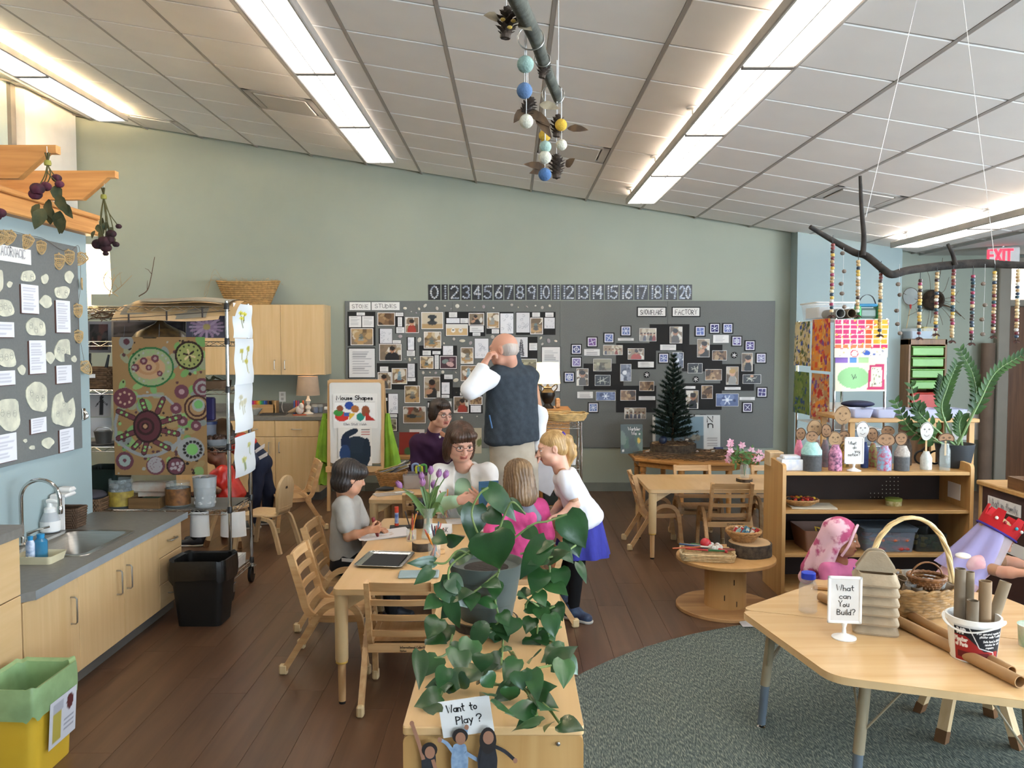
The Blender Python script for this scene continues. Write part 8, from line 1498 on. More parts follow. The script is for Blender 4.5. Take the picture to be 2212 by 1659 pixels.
for k in range(14):cv.rect(1.62,.1+.058*k,2.05,.122+.058*k,'a3a1a2' if k%3 else 'b98a86')
nx,ny=cv.nx,cv.ny;vs=[];
for j in range(ny):
 v=j/(ny-1);z=.006+(hb-.03)*v;r_=rb0+(rb1-rb0)*z/(hb-.02)+.0012
 for i in range(nx):a=rad(196+168*i/(nx-1));vs.append((r_*cos(a),r_*sin(a),z))
mb=MB().add(vs,[(j*nx+i,j*nx+i+1,(j+1)*nx+i+1,(j+1)*nx+i) for j in range(ny-1) for i in range(nx-1)]);o=obj('label_wrap',mb,Ai,t,60);Bn(o.data,cv.c.reshape(-1,3))
TB=[((2105,1228),.0195,-.045,.02,'grey-brown cardboard tube standing tallest in the bucket'),((2145,1235),.017,.0,.035,'second cardboard tube from the left in the bucket'),((2180,1255),.0225,.03,-.02,'third wide cardboard tube in the bucket'),((2105,1297),.021,-.03,-.045,'short cardboard ring at the front of the bucket'),((2190,1250),.021,.055,.03,'wide tan cardboard tube leaning out of the bucket at the right')]
for k,(pt,r_,dx,dy,lab) in enumerate(TB):
 zt2=P(*pt,bc.y+dy).z;z0=bc.z+.012;tag(obj('card_tube',MB().lathe((bc.x+dx,bc.y+dy,z0),[(r_,0),(r_,zt2-z0),(r_*.86,zt2-z0),(r_*.86,0)],20,cap=False,R=Ah((.3 if k==4 else 0,0,1))),mat('tube_%d'%(k%3),['7a6a56','8a785f','94795a'][k%3],.8)),lab,'tube','cardboard tubes in the bucket')
q=onb(2200,1400);tag(obj('white_tub',MB().lathe((q.x+.07,q.y+.02,ZB+.001),[(.05,0),(.055,.08),(.058,.085),(.05,.083)],24),mat('tub_green_print','d5d6d2',.4,c2='8fa98f',scale=14)),'white tub cut off at the right edge of the table','tub')
q=onb(2075,1268);tag(obj('white_dome',MB().ball((q.x-.02,q.y-.05,ZB+.17),(.035,.035,.014),18),Af),'white domed cup top on the rings behind the bucket','dome')
q=PZ(1607,1345,.02);tag(obj('white_cloth',MB().grid(lambda u,v:(q.x-.02+.16*u,q.y-.05+.12*v,.012+.04*abs(sin(u*4+v*3))*sin(v*3.1)*sin(u*3.1)),16,14),mat('cloth_white','b9b6b4',.9),smooth=60),'crumpled white cloth on the floor beside the spool','cloth')
t=thing('low_stool','low wooden stool under the farther trapezoid table','stool',(2.02,3.60,0));obj('seat',MB().lathe((0,0,.32),[(.16,0),(.165,.004),(.165,.02),(.16,.024)],30),Ax,t)
for a in (.6,2.2,3.75,5.3):lg=obj('leg',MB().bar([(.11*cos(a),.11*sin(a),.32),(.2*cos(a),.2*sin(a),.05)],.045,.03,(-sin(a),cos(a),0)),Ax,t);obj('felt_tip',MB().bar([(.2*cos(a),.2*sin(a),.055),(.217*cos(a),.217*sin(a),0)],.048,.034,(-sin(a),cos(a),0)),mat('felt_brown','6b4a2c',.9),lg)
# == PEOPLE: smooth implicit bodies turned into meshes
class SDF:
 def __init__(s,lo,hi,h):
  s.lo=arr(lo,float);s.h=h;n=np.ceil((arr(hi)-s.lo)/h).astype(int)+1;s.F=np.full(n,1.,np.float32);s.ax=[(s.lo[i]+h*np.arange(n[i])).astype(np.float32) for i in range(3)]
 def op(s,lo,hi,fn,k,sub=False):
  sl=[];g=[]
  for i in range(3):
   a=max(0,int((lo[i]-s.lo[i])/s.h)-1);b=min(len(s.ax[i]),int((hi[i]-s.lo[i])/s.h)+3)
   if b<=a:return
   sl.append(slice(a,b));sh=[1,1,1];sh[i]=-1;g.append(s.ax[i][a:b].reshape(sh))
  sl=tuple(sl);d=fn(*g);f=s.F[sl]
  if sub:s.F[sl]=np.maximum(f,-d);return
  hh=np.clip(.5+.5*(f-d)/k,0,1);s.F[sl]=f*(1-hh)+d*hh-k*hh*(1-hh)
 def mesh(s):
  F=s.F;S=F<0;c=[S[i:S.shape[0]-1+i,j:S.shape[1]-1+j,k:S.shape[2]-1+k] for i in (0,1) for j in (0,1) for k in (0,1)]
  al=c[0].copy();an=c[0].copy()
  for q in c[1:]:al&=q;an|=q
  ix=np.argwhere(an&~al);cid=np.full(al.shape,-1,np.int32);cid[tuple(ix.T)]=np.arange(len(ix))
  co=[(i,j,k) for i in (0,1) for j in (0,1) for k in (0,1)];val=np.stack([F[ix[:,0]+i,ix[:,1]+j,ix[:,2]+k] for i,j,k in co],1);P_=np.zeros((len(ix),3));n=np.zeros(len(ix))
  for a in range(8):
   for b in range(a+1,8):
    if sum(abs(arr(co[a])-co[b]))!=1:continue
    m=(val[:,a]<0)!=(val[:,b]<0);t=np.where(m,val[:,a]/np.where(m,val[:,a]-val[:,b],1),0)[:,None];P_+=np.where(m[:,None],arr(co[a])*(1-t)+arr(co[b])*t,0);n+=m
  V_=s.lo+(ix+P_/n[:,None])*s.h;Q=[]
  for ax in range(3):
   o1,o2=(ax+1)%3,(ax+2)%3;sl0=[slice(None)]*3;sl1=[slice(None)]*3;sl0[ax]=slice(0,-1);sl1[ax]=slice(1,None);A=S[tuple(sl0)];B=S[tuple(sl1)];e=np.argwhere(A!=B)
   e=e[(e[:,o1]>0)&(e[:,o2]>0)&(e[:,o1]<al.shape[o1])&(e[:,o2]<al.shape[o2])];fl=A[tuple(e.T)];d1=np.zeros(3,int);d1[o1]=1;d2=np.zeros(3,int);d2[o2]=1
   q=np.stack([cid[tuple((e-d1-d2).T)],cid[tuple((e-d2).T)],cid[tuple(e.T)],cid[tuple((e-d1).T)]],1);q[~fl]=q[~fl][:,::-1];Q.append(q[(q>=0).all(1)])
  return V_,np.concatenate(Q)
def Cc(prims,h,fold=0,seed=0,fdir=(1.,.3,.5),freq=55):
 lo=[];hi=[];A=lambda x:arr(x,float)
 for p in prims:
  if p[0]=='c':r=max(p[3],p[4]);lo+=[A(p[1])-r,A(p[2])-r];hi+=[A(p[1])+r,A(p[2])+r]
  elif p[0]=='e':r=max(p[2]);lo.append(A(p[1])-r);hi.append(A(p[1])+r)
  elif p[0]=='t':r=max(max(p[3]),max(p[4]));lo+=[A(p[1])-r,A(p[2])-r];hi+=[A(p[1])+r,A(p[2])+r]
 g=SDF(np.min(lo,0)-.02,np.max(hi,0)+.02,h)
 for p in prims:
  if p[0]=='c':
   a,b,ra,rb=A(p[1]),A(p[2]),p[3],p[4];k=p[5] if len(p)>5 else.015;ba=b-a;L2=ba@ba+1e-9;m=max(ra,rb)+k+2*h
   def fn(x,y,z):
    t=np.clip(((x-a[0])*ba[0]+(y-a[1])*ba[1]+(z-a[2])*ba[2])/L2,0,1);return np.sqrt((x-a[0]-t*ba[0])**2+(y-a[1]-t*ba[1])**2+(z-a[2]-t*ba[2])**2)-(ra+(rb-ra)*t)
   g.op(np.minimum(a,b)-m,np.maximum(a,b)+m,fn,k)
  elif p[0] in ('e','-e'):
   c,r=A(p[1]),A(p[2]);R=np.eye(3) if len(p)<4 or p[3] is None else A(p[3]);k=p[4] if len(p)>4 else.015;m=r.max()+k+2*h
   def fn(x,y,z):
    q=[((x-c[0])*R[0,i]+(y-c[1])*R[1,i]+(z-c[2])*R[2,i])/r[i] for i in range(3)];k0=np.sqrt(q[0]**2+q[1]**2+q[2]**2)+1e-6;k1=np.sqrt((q[0]/r[0])**2+(q[1]/r[1])**2+(q[2]/r[2])**2)+1e-6;return k0*(k0-1)/k1
   g.op(c-m,c+m,fn,k,p[0]=='-e')
  elif p[0]=='t':
   a,b,(wa,da),(wb,db),rt=A(p[1]),A(p[2]),p[3],p[4],A(p[5]);k=p[6] if len(p)>6 else.03;ba=b-a;L2=ba@ba;u=ba/math.sqrt(L2);rt=rt-u*(rt@u);rt/=norm_(rt);fw=np.cross(u,rt);m=max(wa,da,wb,db)+k+2*h
   def fn(x,y,z):
    X,Y,Z=x-a[0],y-a[1],z-a[2];t0=(X*ba[0]+Y*ba[1]+Z*ba[2])/L2;t=np.clip(t0,0,1);w=wa+(wb-wa)*t;d=da+(db-da)*t;ex=(t0-t)*math.sqrt(L2)
    return (np.sqrt(((X*rt[0]+Y*rt[1]+Z*rt[2])/w)**2+((X*fw[0]+Y*fw[1]+Z*fw[2])/d)**2+(ex/(.45*d))**2)-1)*np.minimum(w,d)
   g.op(np.minimum(a,b)-m,np.maximum(a,b)+m,fn,k)
  elif p[0]=='-p':
   c,n=A(p[1]),A(p[2]);n/=norm_(n);g.op(g.lo,g.lo+g.h*arr(g.F.shape),lambda x,y,z:-((x-c[0])*n[0]+(y-c[1])*n[1]+(z-c[2])*n[2]),.01,True)
 if fold:
  x,y,z=np.meshgrid(*g.ax,indexing='ij',sparse=True);rg_=np.random.RandomState(seed);w=0
  for j in range(4):d=arr(fdir)+rg_.uniform(-.6,.6,3);w=w+np.sin((x*d[0]+y*d[1]+z*d[2])*freq*(.5+.35*j)+rg_.uniform(0,6))/(1+.5*j)
  g.F=(g.F+fold*.5*w).astype(np.float32)
 return g.mesh()
M_skin=Bu('skin',.5,.35);setp(M_skin.node_tree.nodes['Principled BSDF'],Subsurface_Weight=.08)
class Fig:
 def __init__(s,lab,base,name='person'):s.t=thing(name,lab,'person',base);s.skin=([],[],[]);s.n=0;s.J=[]
 def piece(s,nm,m,prims,h=.009,fold=0,seed=0,**k):
  v,f=Cc(prims,h,fold,seed,**k);return s.raw(nm,m,v,f)
 def raw(s,nm,m,v,f,cols=None):
  me=bpy.data.meshes.new(nm);me.from_pydata((v-arr(s.t.location)).tolist(),[],f.tolist());me.materials.append(m);me.polygons.foreach_set('use_smooth',[True]*len(me.polygons))
  if cols is not None:Bn(me,cols)
  o=bpy.data.objects.new(nm,me);link(o,s.t);return o
 def flesh(s,prims,h,tone,paint=None):
  v,f=Cc(prims,h);c=np.ones((len(v),3))*arr(lin(tone))
  if paint is not None:paint(v,c)
  s.skin[0].append(v);s.skin[1].append(f+s.n);s.skin[2].append(c);s.n+=len(v)
 def done(s):
  for a,b in s.J:s.flesh([('c',s.N,a,.03,.03),('c',a,b,.03,.03)],.01,'b08060')
  s.raw('body',M_skin,np.concatenate(s.skin[0]),np.concatenate(s.skin[1]),np.concatenate(s.skin[2]));return s.t
 def head(s,C,fwd,sc,tone,neck,up=(0,0,1),lips='a5564c',brow='4a3426',h=.0042,smile=0):
  C=arr(C,float);f=arr(fwd,float);f/=norm_(f);r=np.cross(f,up);r/=norm_(r);u=np.cross(r,f);R=np.stack([r,f,u],1);s.R,s.C,s.sc=R,C,sc
  L=lambda x,y,z:C+sc*(R@arr((x,y,z),float));s.L=L;E=lambda c,rr,k=.015:('e',L(*c),tuple(sc*x for x in rr),R,k*sc)
  pr=[E((0,-.012,.032),(.074,.092,.082)),E((0,.03,-.025),(.062,.062,.085),.03),E((0,.052,-.078),(.036,.034,.030),.03),('c',L(-.045,.02,-.07),L(.045,.02,-.07),.03*sc,.03*sc,.03*sc),E((-.038,.058,-.028),(.026,.026,.024),.025),E((.038,.058,-.028),(.026,.026,.024),.025),
  ('c',L(-.03,.078,.026),L(.03,.078,.026),.014*sc,.014*sc,.02*sc),('-e',L(-.031,.098,.006),(.017*sc,.014*sc,.011*sc),R),('-e',L(.031,.098,.006),(.017*sc,.014*sc,.011*sc),R),E((-.031,.080,.005),(.0135,.0125,.0115),.003),E((.031,.080,.005),(.0135,.0125,.0115),.003),
  ('c',L(0,.088,.012),L(0,.108,-.028),.008*sc,.0115*sc,.010*sc),E((-.012,.096,-.032),(.009,.01,.008),.006),E((.012,.096,-.032),(.009,.01,.008),.006),('c',L(-.02,.082,-.0585+.006*smile),L(0,.092,-.057),.0055*sc,.0075*sc,.006*sc),('c',L(.02,.082,-.0585+.006*smile),L(0,.092,-.057),.0055*sc,.0075*sc,.006*sc),('c',L(-.014,.084,-.067),L(.014,.084,-.067),.007*sc,.007*sc,.006*sc)]
  for sx in (-1,1):pr+=[E((sx*.076,-.006,-.002),(.010,.019,.031),.006),('-e',L(sx*.086,.002,-.002),(.006*sc,.010*sc,.018*sc),R)]
  N=arr(neck,float);s.N=N;pr+=[('c',L(0,-.03,-.06),N,.054*sc,.058*sc,.03*sc)]
  def paint(v,c):
   q=(v-C)@R/sc;x,y,z=q.T;ax=np.abs(x);fr=y>.055
   def put(m,col,a=1.):c[m]=c[m]*(1-a)+arr(lin(col))*a
   put(fr&(ax<.05)&(ax>.02)&(np.abs(z+.03)<.02),lips,.12);put((ax<.024)&(y>.072)&(z<-.0525+.004*smile+ax*.15)&(z>-.0735),lips,.85);put(fr&(np.abs(z+.0625)<.0022)&(ax<.02),'4a2622',.8)
   put(fr&(((ax-.031)/.0135)**2+((z-.006)/.0062)**2<1),'e6dfd8');put(fr&(((ax-.031)/.0062)**2+((z-.006)/.0062)**2<1),'2c1f1a');put(fr&(((ax-.031)/.016)**2+((z-.0125)/.0026)**2<1),'3a2820',.8);put(fr&(((ax-.032)/.019)**2+((z-.027+.1*np.abs(ax-.03))/.0035)**2<1),brow,.75)
  s.flesh(pr,h*max(sc,.85),tone,paint)
 def arm(s,S,E_,W,d,n,tone,sc=1.,curl=(.5,.6,.4),ts=1,h=.0045,upper=True,r=(.042,.036,.025)):
  S,E_,W=[arr(x,float) for x in (S,E_,W)];d=arr(d,float);d/=norm_(d);n=arr(n,float);n-=d*(n@d);n/=norm_(n);lat=np.cross(d,n)*ts;s.J.append((S,E_))
  pr=([('c',S,E_,r[0]*sc,r[1]*sc,.02)] if upper else [])+[('c',E_,E_+(W-E_)*.35,r[1]*sc,r[1]*1.02*sc,.02),('c',E_+(W-E_)*.35,W,r[1]*sc,r[2]*sc,.02)]
  for i in range(4):
   o=(1.5-i)*sc;K=W+d*(.088-.004*abs(i-1))*sc+lat*o*.0205;pr.append(('c',W+d*.008*sc+lat*o*.010,K,.0135*sc,.0105*sc,.014*sc));p=K;a=0;Lf=(.070,.078,.073,.056)[i]*sc
   for j,(q,rr) in enumerate(((.45,.0092),(.31,.0084),(.24,.0072))):
    a+=curl[j]*(1+.08*i);p2=p+(d*cos(a)+n*sin(a))*Lf*q+lat*o*.001;pr.append(('c',p,p2,rr*sc,rr*.93*sc,.003));p=p2
  tb=W+d*.022*sc+lat*.022*sc;t1=tb+(d*.65+lat*.62+n*.45)*.042*sc;t2=t1+(d*.75+lat*.1+n*.65)*.034*sc;pr+=[('c',W+d*.01*sc,tb,.014*sc,.014*sc,.012*sc),('c',tb,t1,.0125*sc,.0105*sc,.008*sc),('c',t1,t2,.0102*sc,.0085*sc,.003)];s.flesh(pr,h*max(sc,.75),tone)
 def shoes(s,feet,m,msole,sc=1.):
  for (p,d) in feet:
   p=arr(p,float);d=arr((d[0],d[1],0.));d/=norm_(d);sh=s.piece('shoe',m,[('c',p+d*-.05*sc+(0,0,.05*sc),p+d*.02*sc+(0,0,.06*sc),.042*sc,.045*sc,.02),('c',p+d*.02*sc+(0,0,.045*sc),p+d*.13*sc+(0,0,.035*sc),.042*sc,.034*sc,.03),('c',p+(0,0,.06*sc)-d*.03*sc,p+(0,0,.1*sc)-d*.03*sc,.042*sc,.042*sc,.02),('-p',p+(0,0,.014*sc),(0,0,-1)),('-p',p+(0,0,.115*sc),(0,0,1))],.006)
   s.piece('sole',msole,[('c',p-d*.05*sc+(0,0,.02*sc),p+d*.13*sc+(0,0,.02*sc),.047*sc,.042*sc,.02),('-p',p+(0,0,.022*sc),(0,0,1)),('-p',p+(0,0,.0005),(0,0,-1))],.006).parent=sh
   o=sh.children[0];o.matrix_parent_inverse=Matrix.Identity(4)
 def hair(s,nm,m,items,h=.006,amp=.0016,seed=1):
  sc,R,L=s.sc,s.R,s.L;pr=[]
  for it in items:
   if it[0]=='c':pr.append(('c',L(*it[1]),L(*it[2]),it[3]*sc,it[4]*sc,.02*sc))
   elif it[0]=='-':pr.append(('-e',L(*it[1]),tuple(sc*x for x in it[2]),R))
   else:pr.append(('e',L(*it[0]),tuple(sc*x for x in it[1]),R,.02*sc))
  v,f=Cc(pr,h*sc);q=(v-s.C)@R/sc;th=np.arctan2(q[:,0],q[:,1]);rp=np.sin(th*34+np.sin(q[:,2]*40+seed)*1.2)+.7*np.sin(th*61+q[:,2]*12+seed);n=q.copy();n[:,2]*=.2;n/=norm_(n,axis=1)[:,None]+1e-6;v=v+(n@R.T)*(rp*amp*sc)[:,None];return s.raw(nm,m,v,f)
 def glasses(s,m,r=.021):
  L=s.L;mb=MB();k=s.sc
  for sx in (-1,1):
   mb.tube([L(sx*.032+r*1.15*cos(a),.097-.01*abs(cos(a))*(.4),.004+r*.78*sin(a)) for a in lsp(0,6.283,20,endpoint=False)],.0021*k,6,closed=True);mb.tube([L(sx*(.032+r*1.1),.094,.010),L(sx*.078,.05,.010),L(sx*.080,-.005,.008)],.0019*k,6)
  mb.tube([L(-.010,.099,.008),L(0,.102,.010),L(.010,.099,.008)],.0019*k,6);return obj('glasses',mb,m,s.t,60,world=True)
def hairm(nm,c,c2):return mat(nm,c,.45,c2=c2,scale=30,stretch=(1,1,.12),bump=.5,bscale=160)
def Ar(nm,c,var=.04,**k):return mat(nm,c,.85,var=var,scale=12,bump=.12,bscale=350,spec=.2,**k)
def pos(px,py,Y):return arr(P(px,py,Y))
WHITE,KHAKI=Ar('white_cotton','dcdcdc'),Ar('khaki_cotton','a79c8b')
g=Fig('tall bald man in a dark vest and white shirt, hand raised to his face',(.02,5.92,0));tn='c4917a'
rt=arr((.86,.50,0));SL,SR=pos(1066,812,5.80),pos(1150,812,6.02);EL,WL=pos(1017,842,5.66),pos(1046,786,5.72);ER,WR=pos(1166,900,6.04),pos(1163,965,5.98)
g.head(pos(1088,756,5.86),(-.86,.30,-.12),1.02,tn,pos(1104,800,5.93),brow='9a8a7c')
g.arm(SL,EL,WL,(.25,.12,.42),(.55,.25,-.1),tn,1.0,(.75,.9,.6),1,upper=False)
g.arm(SR,ER,WR,(-.05,-.1,-1),(-.6,-.2,0),tn,1.,(.4,.5,.4),-1,upper=False)
g.hair('hair',hairm('hair_grey','b9aca0','a0938a'),[((0,-.03,.005),(.0775,.078,.075)),('-',(0,.02,.125),(.14,.14,.075)),('-',(0,.07,-.02),(.11,.078,.12)),('-',(0,-.03,-.1),(.12,.12,.06))],.005,.0004)
top=pos(1106,806,5.92);bot=pos(1106,955,5.92);g.piece('vest',mat('charcoal_fleece','3a4046',.95,var=.08,scale=30,bump=.4,bscale=220,spec=.1),[('t',top+(0,0,-.02),bot+(0,0,.02),(.20,.115),(.215,.145),rt,.04),('c',SL*.75+top*.25,SR*.75+top*.25,.075,.075,.05),('c',pos(1104,797,5.93),pos(1101,775,5.93),.085,.076,.03),('-e',pos(1096,758,5.91),(.064,.064,.05)),('-p',bot+(0,0,-.01),(.12,0,-1))],.008,.004,3)
mb=MB();mb.tube([pos(1057,897,5.735),pos(1063,925,5.742)],.005,6);obj('zip_pull',mb,mat('zip_blue','33618f',.4),g.t,world=True)
g.piece('shirt',WHITE,[('c',SL,EL,.074,.064,.03),('c',EL,WL+(EL-WL)*.12,.064,.046,.03),('c',SR,ER,.070,.056,.03),('c',ER,WR,.056,.042,.03),('-p',WL+(WL-EL)*-.05,WL-EL)],.008,.006,1,freq=45)
pv=pos(1112,985,5.92);kn=[arr((-.08,5.88,.50)),arr((.12,5.98,.50))];ft=[arr((-.085,5.87,0)),arr((.13,5.99,0))]
g.piece('trousers',KHAKI,[('t',bot+(0,0,.03),pv+(0,0,-.08),(.172,.125),(.18,.135),rt,.03)]+[x for i in (0,1) for x in (('c',pv+rt*(.085*(2*i-1))+(0,0,-.08),kn[i],.10,.075,.03),('c',kn[i],ft[i]+(0,0,.08),.075,.062,.03))],.009,.006,2,freq=30)
M_brown=mat('brown_leather','3b2a1e',.5);Bl=mat('pale_sole','b9b5ad',.7);g.shoes([(ft[0],(-.5,.86)),(ft[1],(-.5,.86))],M_brown,mat('dark_sole','241c16',.7));g.done()
g=Fig('smiling woman with short dark hair, glasses and a purple shirt',(-.70,7.0,0));tn='d2a28c';N=pos(938,930,6.86);S1,S2=pos(903,957,6.92),pos(982,957,6.80);pv=arr((-.70,7.0,.42))
g.head(pos(952,893,6.72),(.62,-.76,-.16),.98,tn,N,smile=1.5);g.glasses(Aj);g.hair('hair',hairm('hair_dark_brown','3a2b22','241a15'),[((0,-.02,.045),(.088,.10,.082)),((0,-.055,-.02),(.078,.06,.075)),((-.062,.0,.0),(.03,.05,.06)),((.062,.0,.0),(.03,.05,.06)),((.02,.055,.085),(.06,.04,.028)),('-',(0,.12,-.03),(.068,.075,.088))],.0055,.0016)
PUR=Ar('purple_cotton','38203c');E1,W1_=pos(897,1005,6.85),pos(925,1030,6.62);E2,W2_=pos(985,1005,6.7),pos(965,1030,6.55)
g.arm(S1,E1,W1_,(.7,-.3,-.1),(0,0,-1),tn,.9,upper=False);g.arm(S2,E2,W2_,(-.7,-.3,-.1),(0,0,-1),tn,.9,ts=-1,upper=False)
g.piece('shirt',PUR,[('t',N+(0,0,-.09),pv+(0,0,.05),(.175,.10),(.165,.13),(1,-.2,0),.04),('c',S1,S2,.062,.062,.05),('c',S1,E1,.062,.05,.03),('c',E1,W1_,.05,.036,.03),('c',S2,E2,.062,.05,.03),('c',E2,W2_,.05,.036,.03),('c',N+(0,0,-.06),N+(0,0,-.01),.075,.065,.03)],.009,.005,4);g.piece('collar',WHITE,[('c',N+(.05,-.055,-.05),N+(.065,-.07,-.10),.014,.012)],.005)
def As(g,m,pv,dirv,sc=1.,spread=.09,thigh=.38,fl=0,drop=None):
 d=arr(dirv,float);d/=norm_(d);r=arr((d[1],-d[0],0));pr=[('t',pv+(0,0,.06),pv+(0,0,-.03),(.16*sc,.12*sc),(.17*sc,.14*sc),r,.03)];f=[]
 for s_ in (-1,1):h_=pv+r*s_*spread*sc;k=h_+d*thigh*sc+(0,0,.02);a=k+d*.03+(0,0,.09*sc-k[2]);pr+=[('c',h_,k,.085*sc,.066*sc,.03),('c',k,a,.066*sc,.052*sc,.02)];f.append((arr((a[0],a[1],0)),d))
 g.piece('trousers',m,pr,.010,.004,5);return f
NAVY=Ar('navy_denim','23283a');Cg=mat('dark_shoe','22222a',.6)
g.shoes(As(g,NAVY,pv,(.2,-1,0)),Cg,Bl);g.done()
g=Fig('woman with brown bobbed hair, glasses and a white jacket reading a blue book',(-.34,5.68,0));tn='cf9d86';N=pos(1001,1004,5.58);S1,S2=pos(948,1024,5.60),pos(1054,1022,5.56);pv=arr((-.34,5.70,.42))
g.head(pos(995,955,5.50),(.34,-.84,-.36),1.06,tn,N);g.glasses(mat('tortoise_frame','2b1d18',.3),.023);HB=hairm('hair_chestnut','4f3222','33200f')
g.hair('hair',HB,[((0,-.02,.045),(.090,.105,.086)),((-.07,-.02,-.05),(.032,.06,.10)),((.07,-.02,-.05),(.032,.06,.10)),((0,-.065,-.045),(.085,.05,.105)),((-.03,.062,.075),(.05,.04,.035)),((.035,.06,.07),(.05,.04,.035)),('-',(0,.13,-.03),(.058,.085,.085)),('-',(0,.05,-.13),(.045,.05,.06))],.0055,.0022)
E1,W1_=pos(944,1092,5.42),pos(990,1081,5.24);E2,W2_=pos(1062,1090,5.42),pos(1048,1088,5.26);MINT=Ar('mint_cotton','a3c4a4')
g.arm(S1,E1,W1_,(.85,-.12,.1),(.1,.9,-.3),tn,.95,(.4,.5,.4),1,upper=False);g.arm(S2,E2,W2_,(-.5,-.2,.4),(-.2,.9,.1),tn,.95,(.4,.5,.4),-1,upper=False)
g.piece('jacket',mat('white_denim','e0ddd8',.85,var=.03,scale=14,bump=.2,bscale=250),[('t',N+(0,0,-.10),pv+(0,0,.07),(.185,.11),(.18,.14),(1,0,0),.04),('c',S1,S2,.066,.066,.05),('c',S1,E1,.066,.057,.03),('c',S2,E2,.066,.055,.03),('c',E2,W2_,.053,.04,.03),('c',N+(-.06,-.03,-.03),N+(-.045,-.10,-.14),.022,.016,.015),('c',N+(.06,-.03,-.03),N+(.045,-.10,-.14),.022,.016,.015),('c',N+(-.07,.03,-.01),N+(.07,.03,-.01),.03,.03,.02),('-e',N+(0,-.11,-.16),(.06,.12,.24)),('-e',N+(0,-.03,0),(.055,.07,.06))],.0075,.005,6)
g.piece('shirt',MINT,[('t',N+(0,-.012,-.14),pv+(0,-.02,.1),(.13,.09),(.13,.12),(1,0,0),.03),('c',E1,W1_+(E1-W1_)*.1,.049,.039,.03)],.0075,.004,7)
bt=MB()
for k in range(3):q=N+arr((.06,-.125,-.15-.09*k));bt.lathe(q,[(.008,0),(.008,.003)],10,R=[[1,0,0],[0,0,-1],[0,1,0]])
o=obj('button',bt,Aw,g.t,world=True);o['kind']='stuff';br=MB();ax=(W1_-E1)/norm_(W1_-E1)
br.lathe(W1_-ax*.02,[(.033,0),(.036,.006),(.033,.012)],20,R=Ah(ax),cap=False);obj('bracelet',br,mat('gold_metal','b8975a',.3,.9),g.t,world=True)
g.shoes(As(g,Ar('teal_cotton','4f7f72'),pv,(.1,-1,0)),Cg,Bl);g.done()
t=thing('blue_book','blue hardback book held open by the woman in white','book',pos(1050,1118,5.16));a=pos(1028,1120,5.16);b=pos(1073,1040,5.2);W,H=b[0]-a[0],b[2]-a[2]
for k,(rz_,x0) in enumerate(((.35,0),(-.5,0))):R=rotz(rz_);obj('cover',MB().box(arr((-W/2+.02,0,H/2))+R@arr((W*.5 if k==0 else W*.3,0,0)),(W if k==0 else W*.6,.006,H),.001,R),mat('book_blue','3f6f96',.6),t);obj('page_block',MB().box(arr((-W/2+.02,.008,H/2))+R@arr((W*.5 if k==0 else W*.3,0,0)),(W*.96 if k==0 else W*.56,.008,H*.96),0,R),Ad,t,0)
g=Fig('boy with dark hair and a grey T-shirt drawing at the long table',(-1.0,5.03,0));tn='b98566';N=pos(746,1070,5.02);S1,S2=pos(742,1092,4.90),pos(762,1088,5.16);pv=arr((-1.02,5.03,.375));E1,W1_=pos(752,1160,4.86),pos(797,1146,4.84);E2,W2_=pos(790,1150,5.12),pos(812,1140,5.0)
g.head(pos(755,1032,4.99),(.80,.48,-.22),.90,'c9977a',N);g.hair('hair',hairm('hair_black_brown','2c211b','17110e'),[((0,-.022,.04),(.094,.108,.092)),((0,-.045,-.035),(.088,.075,.075)),((-.055,.05,.05),(.04,.05,.045)),((.055,.05,.05),(.04,.05,.045)),((0,.075,.065),(.055,.035,.04)),('-',(0,.14,-.035),(.07,.09,.075))],.0055,.002)
g.arm(S1,E1,W1_,(.72,.1,.12),(.1,.75,.35),tn,.70,(1.0,1.0,.6),1);g.arm(S2,E2,W2_,(.7,-.3,-.1),(0,0,-1),tn,.70,ts=-1)
g.piece('t_shirt',Ar('heather_grey','a9a69f'),[('t',N+(.0,0,-.06),pv+(0,0,.04),(.125,.082),(.12,.10),(0,1,0),.03),('c',S1,S2,.052,.052,.04),('c',S1,S1+(E1-S1)*.62,.058,.056,.02),('c',S2,S2+(E2-S2)*.62,.058,.054,.02),('-e',N+(.01,0,.03),(.05,.05,.045))],.0075,.004,8)
ft=As(g,Ar('black_jersey','1a1a1c'),pv,(1,0,0),.72,.09,.36);st=MB();st.bar([pv+(.0,-.125,.045),pv+(.14,-.135,.035),pv+(.26,-.128,.02)],.022,.004,(0,-.3,1));obj('side_stripe',st,WHITE,g.t,world=True);g.shoes(ft,Cg,Bl,.75);g.done()
q=W1_+arr((.048,.035,.01));tag(obj('marker',MB().lathe(tuple(q+(0,0,-.06)),[(.004,0),(.009,.012),(.011,.03),(.011,.12),(.009,.125),(0,.126)],14,R=Ah((-.25,0,1))),mat('marker_black_red','241a1a',.4,c2='8f2a2a',scale=14)),'fat dark marker in the boy\'s hand','marker')
g=Fig('long-haired girl in a pink hooded top, back to us',(.08,5.04,0));tn='d2a089';N=pos(1122,1082,5.02);S1,S2=pos(1082,1102,4.92),pos(1163,1098,5.06);pv=arr((.07,5.06,.375));E1,W1_=pos(1064,1150,4.82),pos(1058,1112,4.92);E2,W2_=pos(1180,1155,5.02),pos(1135,1160,5.2)
